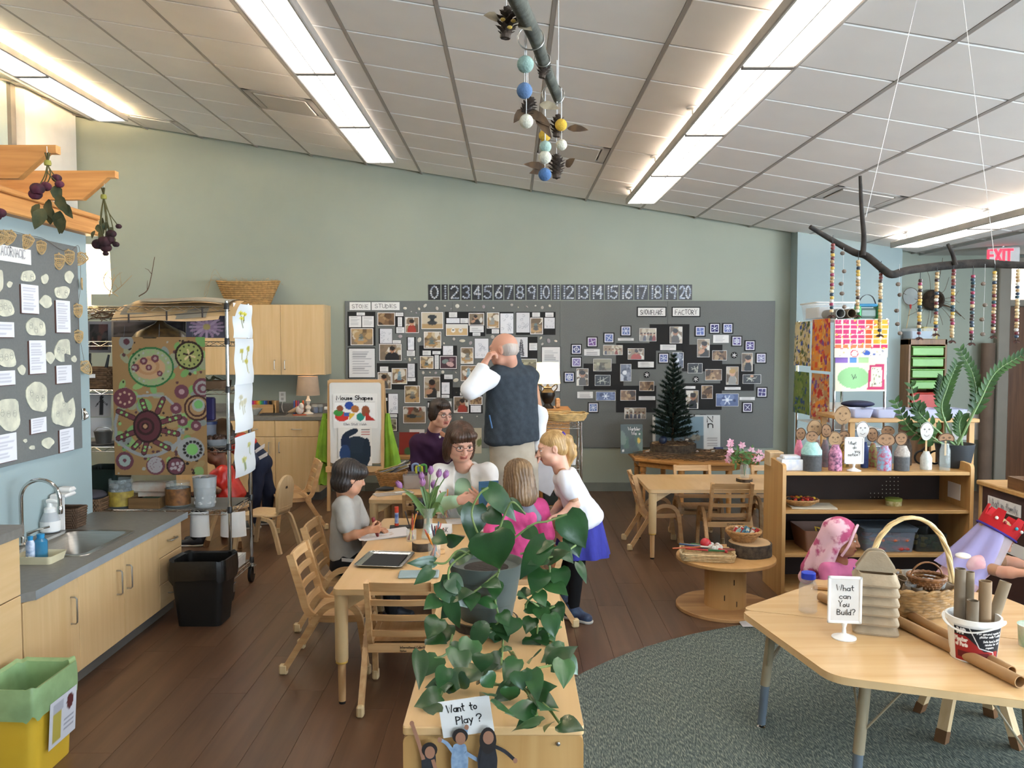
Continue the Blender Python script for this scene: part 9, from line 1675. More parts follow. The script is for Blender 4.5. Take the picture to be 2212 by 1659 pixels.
g.head(pos(1118,1032,4.98),(-.55,.80,-.18),.90,tn,N);g.hair('hair',hairm('hair_dark_blonde','8a6c4a','5b432b'),[((0,-.02,.042),(.092,.105,.088)),((0,-.065,-.05),(.088,.055,.12)),((-.072,-.005,-.06),(.034,.06,.12)),((.072,-.005,-.06),(.034,.06,.12)),((0,-.08,-.12),(.085,.04,.075)),('-',(0,.13,-.03),(.065,.08,.11))],.0055,.003,3)
g.arm(S1,E1,W1_,(-.1,.3,.8),(.7,.4,0),tn,.68,(.6,.7,.5),1,upper=False);g.arm(S2,E2,W2_,(-.8,.4,0),(0,0,-1),tn,.68,upper=False)
PNK=mat('pink_fleece','c2447a',.95,var=.06,scale=25,bump=.3,bscale=180);g.piece('hooded_top',PNK,[('t',N+(0,0,-.07),pv+(0,0,.0),(.125,.085),(.135,.11),S2-S1,.03),('c',S1,S2,.056,.056,.04),('c',S1,E1,.058,.05,.02),('c',E1,W1_*.85+E1*.15,.05,.036,.02),('c',S2,E2,.058,.05,.02),('c',E2,W2_,.05,.036,.02),('c',N+(-.07,-.06,-.07),N+(.06,-.06,-.10),.05,.05,.03)],.0075,.005,9)
g.piece('hood_lining',Ar('grey_jersey','7d7f88'),[('c',N+(.045,-.03,-.02),N+(.105,-.03,-.10),.035,.03,.02),('c',N+(-.03,-.06,-.03),N+(.045,-.06,-.04),.03,.03,.02)],.007,.004,2);g.shoes(As(g,NAVY,pv,(-1,.15,0),.72,.09,.36),Cg,Bl,.75);g.done()
g=Fig('fair girl with a purple-tied ponytail, white T-shirt and blue skirt leaning in',(.40,5.17,0));tn='d9a68e';N=pos(1212,1012,5.14);hip=pos(1258,1110,5.17);S1,S2=pos(1222,1034,5.03),pos(1217,1030,5.24);E1,W1_=pos(1243,1090,5.00),pos(1214,1110,4.98);E2,W2_=pos(1215,1085,5.26),pos(1192,1108,5.2)
g.head(pos(1193,968,5.13),(-.95,-.12,-.22),.90,tn,N,smile=1);BL=hairm('hair_blonde','c39d66','94703f')
g.hair('hair',BL,[((0,-.02,.045),(.082,.098,.08)),((0,-.05,-.015),(.074,.06,.06)),('-',(0,.13,-.02),(.10,.082,.085))],.0055,.0014);g.hair('ponytail',BL,[('c',(-.02,-.085,.07),(-.01,-.115,.03),.02,.034),('c',(-.01,-.115,.03),(0,-.12,-.07),.034,.036),('c',(0,-.12,-.07),(0,-.085,-.15),.034,.012),('c',(.05,-.10,.05),(.06,-.15,-.04),.02,.024),('c',(.06,-.15,-.04),(.05,-.13,-.11),.024,.008)],.006,.003)
mb=MB()
for i in range(26):a=i*2.4;z=1-2*(i+.5)/26;rr_=math.sqrt(1-z*z);c=g.L(-.02,-.085,.075);mb.ball(c+.016*arr((rr_*cos(a),rr_*sin(a),z)),.008,6)
obj('scrunchie',mb,mat('purple_scrunchie','4a2f8f',.8),g.t,60,world=True);obj('hair_tie',MB().ball(g.L(.05,-.10,.055),.014,8),mat('pink_tie','d94a7a',.7),g.t,world=True)
g.arm(S1,E1,W1_,(-.72,.1,-.2),(-.1,-.1,-1),tn,.72,(.3,.4,.3),-1);g.arm(S2,E2,W2_,(-.7,0,-.25),(0,0,-1),tn,.72,(.3,.4,.3),1)
ud=(hip-N)/norm_(hip-N);g.piece('t_shirt',mat('white_jersey','dad9de',.85,var=.02,bump=.1,bscale=300),[('t',N+ud*.05,hip+ud*.01,(.115,.08),(.118,.10),(0,1,0),.03),('t',hip-ud*.04,hip+ud*.045,(.115,.10),(.14,.125),(0,1,0),.02),('c',S1,S2,.05,.05,.04),('c',S1,S1+(E1-S1)*.5,.056,.056,.02),('c',S2,S2+(E2-S2)*.5,.056,.056,.02),('-e',N,(.045,.045,.03))],.0075,.004,12)
mb=MB();hc=hip+arr((.0,0,.0));
def skirt(u,v):a=u*6.283;r_=.112+.06*v+.012*v*sin(a*9);return (hc[0]+.0*v+r_*cos(a),hc[1]+r_*.9*sin(a),hc[2]+.045-.30*v-.03*(1-v)*cos(a))
mb.grid(lambda u,v:skirt(u,v),72,12,True);mb.grid(lambda u,v:tuple(arr(skirt(1-u,v))*[1,1,1]-arr((.0,0,.004))),72,12,True);obj('skirt',mb,mat('royal_blue_jersey','2e3192',.8,var=.12,scale=30,stretch=(1,1,.2)),g.t,60,world=True)
ft=[arr(PZ(1238,1338,0)),arr(PZ(1222,1310,0))];LEG=Ar('black_legging','141416')
g.piece('leggings',LEG,[x for i in (0,1) for x in (('c',hip+(-.02,-.06+.12*i,-.05),ft[i]+(.02,0,.33),.072,.05,.02),('c',ft[i]+(.02,0,.33),ft[i]+(0,0,.07),.05,.036,.02))]+[('e',hip+(0,0,-.07),(.085,.09,.07))],.008,.002,3);g.shoes([(ft[0],(.75,-.65)),(ft[1],(-.2,-1))],mat('navy_trainer','262c44',.6,c2='3d5470',scale=20),Bl,.85);g.done()
g=Fig('girl in a pink flowered headscarf kneeling at the far table',(1.86,4.78,0));tn='9c6a4c';N=pos(1812,1212,4.80);pv=arr((1.84,4.82,.14));S1,S2=pos(1790,1232,4.72),pos(1842,1228,4.86)
g.head(pos(1818,1163,4.76),(.86,-.46,-.10),.88,tn,N,lips='8a4640',brow='2c1c14',up=(.04,0,1));g.hair('hair',hairm('hair_black','1c1512','100c0a'),[((0,-.02,.04),(.079,.098,.081)),('-',(0,.12,-.02),(.10,.078,.085))],.0055,.001)
SC=mat('pink_flowered_scarf','e3b7c0',.8,c2='b34a70',scale=10);e_=SC.node_tree.nodes['Color Ramp'].color_ramp.elements;e_[0].position,e_[1].position=.45,.52;L=g.L;obj('scarf_hem',MB().tube(Ab([L(-.07,.02,-.1),L(-.074,.055,-.02),L(-.055,.075,.07),L(0,.085,.105),L(.055,.075,.07),L(.074,.055,-.02),L(.07,.02,-.1)],5),.008,8),mat('scarf_hem_pink','e3b7c0',.8),g.t,world=True);g.piece('headscarf',SC,[('e',L(0,-.022,.045),(.087,.098,.084),g.R),('c',L(-.075,-.02,-.02),L(-.10,-.10,-.2),.03,.05,.03),('c',L(.075,-.01,-.01),L(.06,-.08,-.2),.026,.045,.03),('c',L(0,-.085,-.03),L(-.03,-.16,-.25),.06,.065,.04),('c',L(-.06,-.12,-.2),L(-.10,-.20,-.33),.06,.045,.04),('-e',L(0,.105,-.02),(.062,.075,.10),g.R),('-e',L(0,.04,-.13),(.05,.06,.07),g.R)],.006,.0015,4)
E1,W1_=pos(1800,1290,4.62),pos(1850,1300,4.52);g.arm(S1,E1,W1_,(.9,-.2,-.1),(0,0,-1),tn,.68);E2,W2_=pos(1866,1285,4.72),pos(1880,1300,4.56);g.arm(S2,E2,W2_,(.6,-.7,-.1),(0,0,-1),tn,.68,ts=-1)
g.piece('top',Ar('pink_jersey','c96f98'),[('t',N+(0,0,-.05),pv+(0,0,.05),(.12,.08),(.125,.10),(.5,.85,0),.03),('c',S1,S2,.05,.05,.04),('c',S1,S1+(E1-S1)*.6,.054,.05,.02),('c',S2,S2+(E2-S2)*.6,.054,.05,.02),('-e',N+(.01,-.01,.02),(.045,.045,.04))],.0075,.003,5)
for k in range(22):
 a=-1.9+3.8*k/21;q=N+arr((.055*sin(a)*1.1+.02,-.075*cos(a)-.0,-.035-.075*cos(a)**2));b_=MB().ball(q,.008,7);obj('bead',b_,mat('bead_blue_%d'%(k%2),['2c3a8f','4a56b0'][k%2],.3),g.t,world=True)
g.piece('trousers',NAVY,[('c',pv+(-.05,0,-.04),pv+(.12,-.10,-.07),.075,.06,.03),('c',pv+(.05,.05,-.04),pv+(.18,-.02,-.07),.075,.06,.03),('c',pv+(.12,-.10,-.07),pv+(-.12,.05,-.09),.055,.045,.03),('c',pv+(.18,-.02,-.07),pv+(-.06,.12,-.09),.055,.045,.03)],.009);g.done()
g=Fig('girl in a red felt crown and lavender veil reaching to the right',(2.36,4.32,0));tn='d29a80';N=pos(2118,1196,4.32);pv=arr((2.20,4.36,.26));S1,S2=pos(2115,1222,4.22),pos(2132,1214,4.42)
g.head(pos(2150,1160,4.30),(.84,-.10,-.50),.88,tn,N,up=(.35,0,1));g.hair('hair',BL,[((0,-.02,.04),(.080,.098,.08)),((0,-.06,-.04),(.07,.05,.07)),((0,.06,.06),(.06,.035,.03)),('-',(0,.135,-.03),(.09,.08,.085))],.0055,.0014)
E1,W1_=pos(2165,1236,4.12),pos(2215,1238,4.02);E2,W2_=pos(2175,1212,4.42),pos(2225,1222,4.36);g.arm(S1,E1,W1_,(1,-.1,-.1),(0,0,-1),tn,.72);g.arm(S2,E2,W2_,(1,0,-.1),(0,0,-1),tn,.72,ts=-1)
g.piece('dress',Ar('pale_pink_dress','d3a2a8',c2='e0c2c4'),[('t',N+(-.02,0,-.04),pv+(0,0,.02),(.115,.08),(.13,.11),(0,1,0),.03),('e',S1,(.065,.06,.06)),('e',S2,(.065,.06,.06)),('t',pv+(0,0,.0),pv+(-.02,0,-.20),(.15,.14),(.22,.22),(0,1,0),.03)],.0075,.006,5)
L=g.L;M_red=mat('red_felt','b5161c',.95,bump=.3,bscale=300);R=g.R;rc_=.114;n=60;mb=MB();vs=[];fs=[]
for i in range(n):
 a=2*pi*i/n;tp=.125 if (i%10)<5 else.06
 for rr_,z in ((rc_,.03),(rc_*1.03,.03+tp),(rc_*.97,.03+tp),(rc_*.95,.03)):vs.append(L(rr_*sin(a)*.92,rr_*cos(a)-.012,z))
for i in range(n):
 j=(i+1)%n
 for k in range(4):fs.append((i*4+k,j*4+k,j*4+(k+1)%4,i*4+(k+1)%4))
cr=obj('crown',MB().add(vs,fs),M_red,g.t,30,world=True);obj('purple_trim',MB().tube([L(rc_*1.02*sin(a)*.92,rc_*1.02*cos(a)-.012,.032) for a in lsp(0,6.283,40,endpoint=False)],.006,6,closed=True),mat('purple_felt','3b2a86',.9),cr,world=True)
for k,c_ in ((18,'8f1a22'),(12.2,'2fa3b5'),(8,'e0dcd0'),(22,'e0dcd0')):a=2*pi*(k)/n*1.0+pi*.0;q=L(rc_*1.06*sin(a)*.92,rc_*1.06*cos(a)-.012,.095);obj('button',MB().ball(q,.009,9),mat('btn_'+c_[1:],c_,.3),cr,world=True)
VE=glass('veil_tulle','a9a0d0',.7,.7);mb=MB()
def veil(u,v):a=(u-.5)*3.0+pi;rr_=.085+.10*v+.02*sin(u*24)*v;q=L(rr_*sin(a),rr_*cos(a)*1.0-.02-.06*v,.065-.02*v);return q+arr((-.10*v*v,0,-.30*v**1.2))
mb.grid(veil,44,16);mb.grid(lambda u,v:tuple(arr(veil(1-u,v))+arr((.012,0,.008))),44,12);vo=obj('veil',mb,VE,cr,60,world=True)
mb=MB();mb.grid(lambda u,v:L(.088*sin(-2.4+u*1.5)*(1+.3*v),.095*cos(-2.4+u*1.5)*(1+.2*v),.05-.2*v),16,10);mb.grid(lambda u,v:L(.088*sin(.9+u*1.5)*(1+.3*v),.095*cos(.9+u*1.5)*(1+.2*v),.05-.2*v),16,10);obj('lace',mb,glass('white_lace','dcd8e2',.8,.5),cr,60,world=True)
g.piece('stocking_legs',WHITE,[('c',pv+(0,-.06,0),pv+(.2,-.08,-.02),.07,.055,.03),('c',pv+(0,.06,0),pv+(.2,.06,-.02),.07,.055,.03),('c',pv+(.2,-.08,-.02),pv+(.2,-.08,-.24),.05,.04,.02),('c',pv+(.2,.06,-.02),pv+(.2,.06,-.24),.05,.04,.02)],.009);g.done()
st=Ba(bpy.data.objects['low_stool']);st.location=(2.18,4.36,-.0);st.scale=(.8,.8,.62);st['label']='low wooden stool under the girl with the crown'
RED=mat('red_vinyl','c02a22',.25,var=.12,scale=10,bump=.5,bscale=22);STR=mat('navy_stripe_jersey','20263c',.85);STW=mat('white_red_stripe','c9c2bd',.85)
g=Fig('child in a red smock and striped navy shirt bending behind the rack',(-2.37,7.66,0));tn='7a4f38';hip=pos(560,1000,7.68);N=pos(512,948,7.62);g.head(pos(492,955,7.6),(-.85,-.3,-.4),.9,tn,N);g.hair('hair',hairm('hair_black','1c1512','100c0a'),[((0,-.02,.04),(.082,.10,.084)),('-',(0,.12,-.02),(.10,.078,.085))],.006,.001)
S1,S2=pos(528,965,7.54),pos(525,960,7.76);E1,W1_=pos(548,995,7.5),pos(515,1020,7.44);g.arm(S1,E1,W1_,(-1,0,-.1),(0,0,-1),tn,.7,upper=False);g.arm(S2,pos(515,1000,7.8),pos(490,1020,7.74),(-1,0,-.1),(0,0,-1),tn,.7,ts=-1,upper=False)
g.piece('striped_shirt',STR,[('t',N+(.05,0,-.03),hip+(0,0,.02),(.125,.09),(.12,.10),(0,1,0),.03),('c',S1,E1,.056,.048,.02),('c',E1,W1_,.048,.036,.02),('c',S2,pos(515,1000,7.8),.056,.048,.02)],.009,.004,2)
for k,(a,b) in enumerate((((540,985),(572,962)),((540,1003),(578,980)))):obj('shirt_stripe',MB().bar([pos(*a,7.548),pos((a[0]+b[0])/2,(a[1]+b[1])/2-1,7.552),pos(*b,7.575)],.035,.006,(0,.1,1)),STW,g.t,world=True)
g.piece('red_smock',RED,[('t',N+(.0,0,-.02),N*.45+hip*.55+(-.02,0,.03),(.14,.10),(.145,.11),(0,1,0),.03),('c',S1+(-.02,0,.02),S1+(.02,-.02,-.05),.07,.066,.03)],.008,.008,3)
f0,f1=arr((-2.40,7.58,0)),arr((-2.32,7.76,0));g.piece('trousers',NAVY,[('e',hip,(.12,.13,.11)),('c',hip+(0,-.06,-.03),f0+(.03,0,.3),.08,.06,.02),('c',f0+(.03,0,.3),f0+(0,0,.07),.06,.05,.02),('c',hip+(0,.06,-.03),f1+(.03,0,.3),.08,.06,.02),('c',f1+(.03,0,.3),f1+(0,0,.07),.06,.05,.02)],.009,.004,4);g.shoes([(f0,(-1,-.2)),(f1,(-1,-.2))],mat('grey_trainer','5f625f',.6),Bl,.85);g.done()
g=Fig('child in a red smock seated behind the rack, face in profile',(-2.42,7.0,0));tn='6b4430';N=pos(478,1005,7.02);pv=arr((-2.40,7.02,.40));g.head(pos(466,975,7.0),(-.95,-.2,-.15),.9,tn,N,lips='5a3028',brow='1c120e');g.hair('hair',hairm('hair_black','1c1512','100c0a'),[((0,-.02,.04),(.082,.10,.084)),('-',(0,.125,-.02),(.10,.08,.085))],.006,.001)
S1,S2=pos(484,1022,6.92),pos(480,1018,7.12);g.arm(S1,pos(470,1060,6.86),pos(440,1060,6.84),(-1,0,0),(0,0,-1),tn,.7);g.arm(S2,pos(470,1055,7.15),pos(440,1058,7.1),(-1,0,0),(0,0,-1),tn,.7,ts=-1)
g.piece('red_smock',RED,[('t',N+(0,0,-.05),pv+(0,0,.0),(.14,.10),(.16,.13),(0,1,0),.03),('c',S1,S2,.06,.06,.04),('c',S1,pos(478,1042,6.89),.066,.06,.02),('-e',N+(0,0,.03),(.05,.05,.045))],.008,.009,6);g.shoes(As(g,Ar('black_jersey','1a1a1c'),pv,(-1,-.1,0),.74,.09,.34),Cg,Bl,.8);g.done()
st=Ba(bpy.data.objects['low_stool']);st.location=(-2.40,7.02,0);st['label']='low wooden stool under the seated child in red'
# == FOREGROUND SHELF WITH TRAILING PLANT
FX0,FX1,FY0,FZ=-.263,.173,1.94,.80;FY1=PZ(1197,1264,FZ).y;t=thing('toy_shelf','maple shelf in the foreground carrying the trailing plant','shelf',((FX0+FX1)/2,FY0,0));W=FX1-FX0;D=FY1-FY0
obj('top',MB().prism(Aa([(-W/2,0),(W/2,0),(W/2,D),(-W/2,D)],.012,4),FZ-.022,FZ,.003),Cf,t,30);obj('end_panel',MB().sheet((0,.03,0),(1,0,0),(0,0,1),Aa([(-W/2+.001,0),(W/2-.001,0),(W/2-.001,FZ-.023),(-W/2+.001,FZ-.023)],[.002,.002,.02,.02],5),.024),Bq,t,30);obj('end_panel',MB().box((0,D-.014,(FZ-.023)/2),(W-.004,.024,FZ-.024)),Bq,t,0)
obj('back_panel',MB().box((-W/2+.02,D/2,FZ/2),(.01,D-.08,FZ-.05)),Ck,t,0)
for z in (.06,.42):obj('shelf_board',MB().box((0,D/2,z),(W-.04,D-.08,.02),.003),Ck,t)
q=P(1206,1608,FY0);obj('screw',MB().lathe((q.x-t.location.x,.003,q.z),[(.005,0),(.005,.003),(.002,.004)],12,R=[[1,0,0],[0,0,-1],[0,1,0]]),Aw,t)
q=PZ(1050,1356,FZ);Ap('round wood slice under the green plant pot',V((q.x,q.y+.02,FZ+.001)),.105,.028);pc=V((q.x,q.y+.02,FZ+.030));t=thing('pothos_plant','trailing heart-leaved plant in a grey-green pot','plant',pc);hp=P(1050,1212,pc.y).z-pc.z
obj('pot',MB().lathe((0,0,0),[(.082,0),(.085,.004),(.094,hp*.3),(.096,hp*.31),(.108,hp*.72),(.112,hp*.73),(.121,hp),(.116,hp),(.104,hp*.9),(0,hp*.88)],40),mat('pot_sage','4b534e',.55,var=.02),t);obj('soil',MB().lathe((0,0,hp*.885),[(.1,0),(0,.006)],20),mat('soil','2a211a',.95,bump=1,bscale=80),t)
M_pl=mat('pothos_leaf','2c5227',.28,c2='1f3f1e',scale=9,bump=.15,bscale=40,spec=.6,rnd=.22);M_pv=mat('pothos_vine','7f9455',.5,c2='56683a',scale=12)
def heart(p,tip,wd,nrm):
 p=arr(p,float);d=arr(tip,float)-p;L=norm_(d);d/=L;n=arr(nrm,float);n-=d*(n@d);n/=norm_(n);s=np.cross(d,n);vs=[];fs=[];rows=((-.02,.06),(.0,.5),(.1,.86),(.24,1.),(.42,.93),(.6,.72),(.78,.42),(.9,.18),(1.,.01))
 for t_,w_ in rows:
  bk=-.10*max(0,.3-t_)/.3 if t_>-.01 else 0
  for k in (-1,-.55,0,.55,1):c=p+d*L*(t_+bk*abs(k)**2)+n*(-.22*L*t_*t_+.16*wd*w_*abs(k)-.1*wd*w_*k*k);vs.append(c+s*(k*wd/2*w_))
 for i in range(len(rows)-1):
  for k in range(4):fs.append((i*5+k,i*5+k+1,i*5+k+6,i*5+k+5))
 return MB().add(vs,fs)
def ZL(zx,zy):return (840+zx/2.679,1040+zy/2.679)
LV=[(500,140,480,350,120),(590,300,625,505,215),(575,35,745,215,95),(700,110,785,180,45),(565,175,665,240,85),(1030,190,1135,385,140),(1050,310,1100,435,85),(975,375,1070,460,75),(1095,470,1150,580,45),(910,340,745,555,110),(890,510,820,640,105),(985,505,1005,630,95),(640,255,730,285,80),(790,280,870,330,75),(265,465,115,475,55),(250,510,150,590,60),(300,580,450,725,105),(290,680,205,725,85),(350,685,400,850,75),(290,795,215,900,105),(345,830,255,960,105),(545,830,480,985,85),(960,715,1000,800,80),(830,790,790,870,75),(930,770,960,900,85),(400,970,425,1105,115),(180,985,190,1160,75),(335,1080,280,1190,80),(740,1030,660,1150,90),(1010,1035,1020,1175,100),(830,1090,860,1250,85),(275,1335,190,1220,80),(870,1395,680,1400,90),(940,1400,885,1410,45),(620,1300,760,1330,110),(965,960,900,1050,80),(760,1100,775,1205,100),(700,1190,700,1275,85),(550,1000,530,1100,100),(240,900,340,970,90),(650,760,690,830,70),(725,790,690,885,90),(860,1000,790,1030,80),(480,920,440,1040,105),(600,880,650,950,80),(820,900,850,1000,85),(900,860,960,930,75),(270,310,330,350,70),(340,350,420,330,60),(760,650,820,640,60),(560,1120,610,1200,80),(450,1130,400,1200,80),(680,970,740,1010,80),(590,1240,540,1180,70)]
rg=Rnd(6)
for k,(x0,y0,x1,y1,w_) in enumerate(LV):
 a=ZL(x0,y0);b=ZL(x1,y1);ym=(a[1]+b[1])/2
 if ym>1400:zz=FZ+.05+rg.uniform(0,.05);pa=PZ(*a,zz+.02);pb=PZ(*b,zz-.015);nn=(rg.uniform(-.4,.4),-.5,1)
 else:Y=pc.y-.15+rg.uniform(-.04,.04)+(.14 if ym<1180 else.0)*(1 if k!=1 else.1);pa=P(*a,Y+.01);pb=P(*b,Y-.03);nn=(rg.uniform(-.5,.5),-1,rg.uniform(.2,.9))
 obj('leaf',heart(arr(pa-pc),arr(pb-pc),w_/2.679/F_PX*pa.y*1.4,nn),M_pl,t,60)
VN=[[(480,430),(400,400),(330,470),(260,470)],[(560,400),(480,200),(520,80),(575,35)],[(620,330),(680,170),(720,120),(790,190)],[(700,350),(830,250),(920,230),(1030,190)],[(640,500),(610,640),(640,800),(660,900),(650,1060)],[(470,400),(350,500),(360,650),(390,700)],[(760,420),(900,400),(930,560),(860,640),(800,700),(790,750)],[(640,520),(520,620),(430,680)],[(790,450),(980,430),(1080,370)],[(650,900),(700,960),(740,1030)],[(370,880),(330,1000),(200,1030)],[(640,1180),(450,1110),(350,1150),(300,1240)],[(640,1180),(780,1200),(850,1330),(850,1360)],[(560,1180),(750,1180),(900,1290),(990,1400)],[(860,1080),(980,1050),(1030,980),(930,920)],[(660,780),(600,850),(560,830)],[(830,700),(900,740),(960,720)],[(860,830),(870,900),(1000,840)],[(360,1150),(330,1180),(335,1090)]]
for k,pts in enumerate(VN):
 out=[]
 for i,p_ in enumerate(pts):
  a=ZL(*p_);out.append(arr((PZ(*a,FZ+.035) if a[1]>1400 else P(*a,pc.y-.14+(.1 if a[1]<1180 else 0)))-pc))
 sp_=Ab(out,5);obj('vine',MB().tube(sp_,.0034,7),M_pv,t,60)
 for i in range(3,len(sp_),4):
  if k>3:d=arr((rg.uniform(-1,1),rg.uniform(-.8,.2),rg.uniform(-.6,.4)));d/=norm_(d);l_=rg.uniform(.055,.085);obj('leaf',heart(sp_[i],sp_[i]+d*l_+arr((0,-.01,.02)),l_*.8,(0,-.8,.9)),M_pl,t,60)
Yc=FY0-.012;c0,c1,c3=[arr(P(*p_,Yc)) for p_ in ((958,1594),(1068,1578),(945,1517))];ex=(c1-c0)/norm_(c1-c0);ey=np.cross((0,-1.,0),ex)*1.;W,H=norm_(c1-c0),abs((c3-c0)@ey);ey=ey if (c3-c0)@ey>0 else-ey
t=thing('card_sign','white card sign asking Want to Play','sign',c0);obj('card',MB().sheet((0,0,0),ex,ey,[(0,0),(W,0),(W,H),(0,H)],.002),Ad,t,0)
for tx,x0,y0,w_ in (('Want',.15,.68,.34),('to',.60,.68,.13),('Play',.30,.34,.32),('?',.70,.34,.09)):Ae('card_letters',tx,c0+ex*W*x0+ey*H*y0+arr((0,-.0025,0)),ex,ey,H*.2,Bs,t,width=w_*W,stroke=.15,jit=.05)
FIG3=[('photo cut-out of a child in black with one arm raised, leftmost',(928,1622),14,'2a2a2e','2b1f1a',[((915,1640),(905,1605),(890,1562)),((935,1640),(945,1680),(940,1720))],(926,1660),16),('photo cut-out of a child in pale blue with both arms up, middle',(994,1592),14,'8fa3b8','1f1a1c',[((980,1625),(965,1605),(950,1597)),((1005,1625),(1030,1640),(1050,1650)),((1000,1600),(1005,1585),(1008,1570))],(993,1660),19),('photo cut-out of a child in a dark top with long dark hair, rightmost',(1054,1590),15,'26262c','171214',[((1065,1610),(1090,1622),(1113,1642)),((1045,1620),(1040,1650),(1042,1690))],(1053,1660),22)]
for k,(lab,hd,hr,c_,hc_,arms,bd,bw) in enumerate(FIG3):
 Y=FY0-.02-.006*k;s_=Y/F_PX;o_=P(bd[0],1720,Y);t=thing('photo_cutout',lab,'photo cutout',o_,0,'photo cut-outs of children');pt=lambda x,y:tuple(arr(P(x,y,Y)-o_)[[0,2]])
 def plate(nm,poly,m,dy=0):obj(nm,MB().sheet((0,-dy,0),(1,0,0),(0,0,1),poly,.0012),m,t,0)
 sk=mat('cutout_skin','9c6f56',.6);cx,cy=bd;plate('top',Aa([pt(cx-bw*.7,1730),pt(cx+bw*.7,1730),pt(cx+bw,1640),pt(cx+bw*.7,1606),pt(cx-bw*.7,1606),pt(cx-bw,1640)],.008,3),mat('cutout_'+c_[1:],c_,.6,c2='#%s'%('6f86a0' if k==1 else '1c1c20'),scale=60),t and 0)
 e=lambda px,py,rx,ry,y0=0:[tuple(arr(pt(px,py))+arr((rx*s_*cos(a),ry*s_*sin(a)))) for a in lsp(0,6.283,18,endpoint=False)]
 plate('hair',e(hd[0],hd[1]-3+(12 if k==2 else 0),hr*1.25,hr*(1.2 if k<2 else 2.)),mat('cutout_hair','1f1815',.6),.0014);plate('face',e(hd[0]+1,hd[1]+2,hr*.8,hr),sk,.0028)
 for arm in arms:
  a3=[arr((pt(*p_)[0],-.0018,pt(*p_)[1])) for p_ in arm];obj('arm',MB().bar(Ab(a3,3),8*s_,.0012,np.cross(a3[1]-a3[0],(0,1.,0))),mat('cutout_'+c_[1:],c_) if k else sk,t,0);q=a3[-1];plate('hand',[(q[0]+5*s_*cos(a),q[2]+6*s_*sin(a)) for a in lsp(0,6.283,12,endpoint=False)],sk,.002)
M_bark=mat('grey_bark','5a5b50',.9,c2='3a3b33',scale=22,bump=.6,bscale=50);Cl=mat('white_thread','d8d4cf',.8)
br=[P(1092,-60,1.15),P(1125,15,1.33),P(1158,85,1.55),P(1178,145,1.75),P(1206,214,1.97)];t=thing('branch_mobile','grey branch hung from the ceiling with wire rings','mobile',br[2]);l=t.location
obj('branch',MB().tube(Ab(br,8),list(lsp(.0145,.0115,33)),12),M_bark,t,60,world=True)
for (px,py,r_,Y) in ((1147,82,28,1.55),(1171,128,17,1.7),(1195,204,23,1.92)):c=arr(P(px,py,Y));r_*=Y/F_PX;obj('wire_ring',MB().tube([c+r_*arr((cos(a),.3*sin(a),sin(a))) for a in lsp(0,6.283,28,endpoint=False)],.0014,6,closed=True),Aw,t,world=True)
for p_ in (br[1],br[4]):q=arr(p_);obj('hang_thread',MB().tube([q,(q[0],q[1],zc(q[0]))],.0008,4),Cl,t,world=True)
for k,(px,py,Y,r_,c_,lab) in enumerate(((1135,139,1.55,18,'8fa79b','sage green felt ball at the top left of the mobile'),(1133,196,1.55,17,'5c7699','blue felt ball below the sage one'),(1137,262,1.55,15,'cfc8b4','cream felt ball lowest on the left thread'),(1212,270,1.92,13,'d0a63c','mustard felt ball at the right of the mobile'),(1177,293,1.9,13,'d0a63c','mustard felt ball half hidden by feathers'),(1178,317,1.88,13,'9db3a6','pale sage felt ball on the middle thread'),(1213,313,1.92,12,'cdc6b2','cream felt ball below the right mustard one'),(1177,340,1.88,14,'cfc8b4','cream felt ball above the lowest blue one'),(1177,377,1.88,14,'4d6c96','deep blue felt ball at the bottom of the mobile'))):
 q=P(px,py,Y);t2=thing('felt_ball',lab,'felt ball',q,0,'felt balls of the mobile');obj('ball',MB().ball((0,0,0),r_*Y/F_PX,18),mat('felt_'+c_[1:],c_,1,var=.1,scale=60,bump=.5,bscale=250),t2);tb=P(px,60 if px<1150 else 190,Y);obj('thread',MB().tube([(0,0,0),(0,0,tb.z-q.z)],.0007,4),Cl,t2)
M_cone=mat('pine_cone_brown','2e231c',.8,c2='4a3a2c',scale=60);M_fea=mat('feather_brown','6b5138',.9,c2='3d2e22',scale=40,stretch=(1,1,.3));M_few=mat('feather_cream','b5a68a',.9,c2='8d7c64',scale=40)
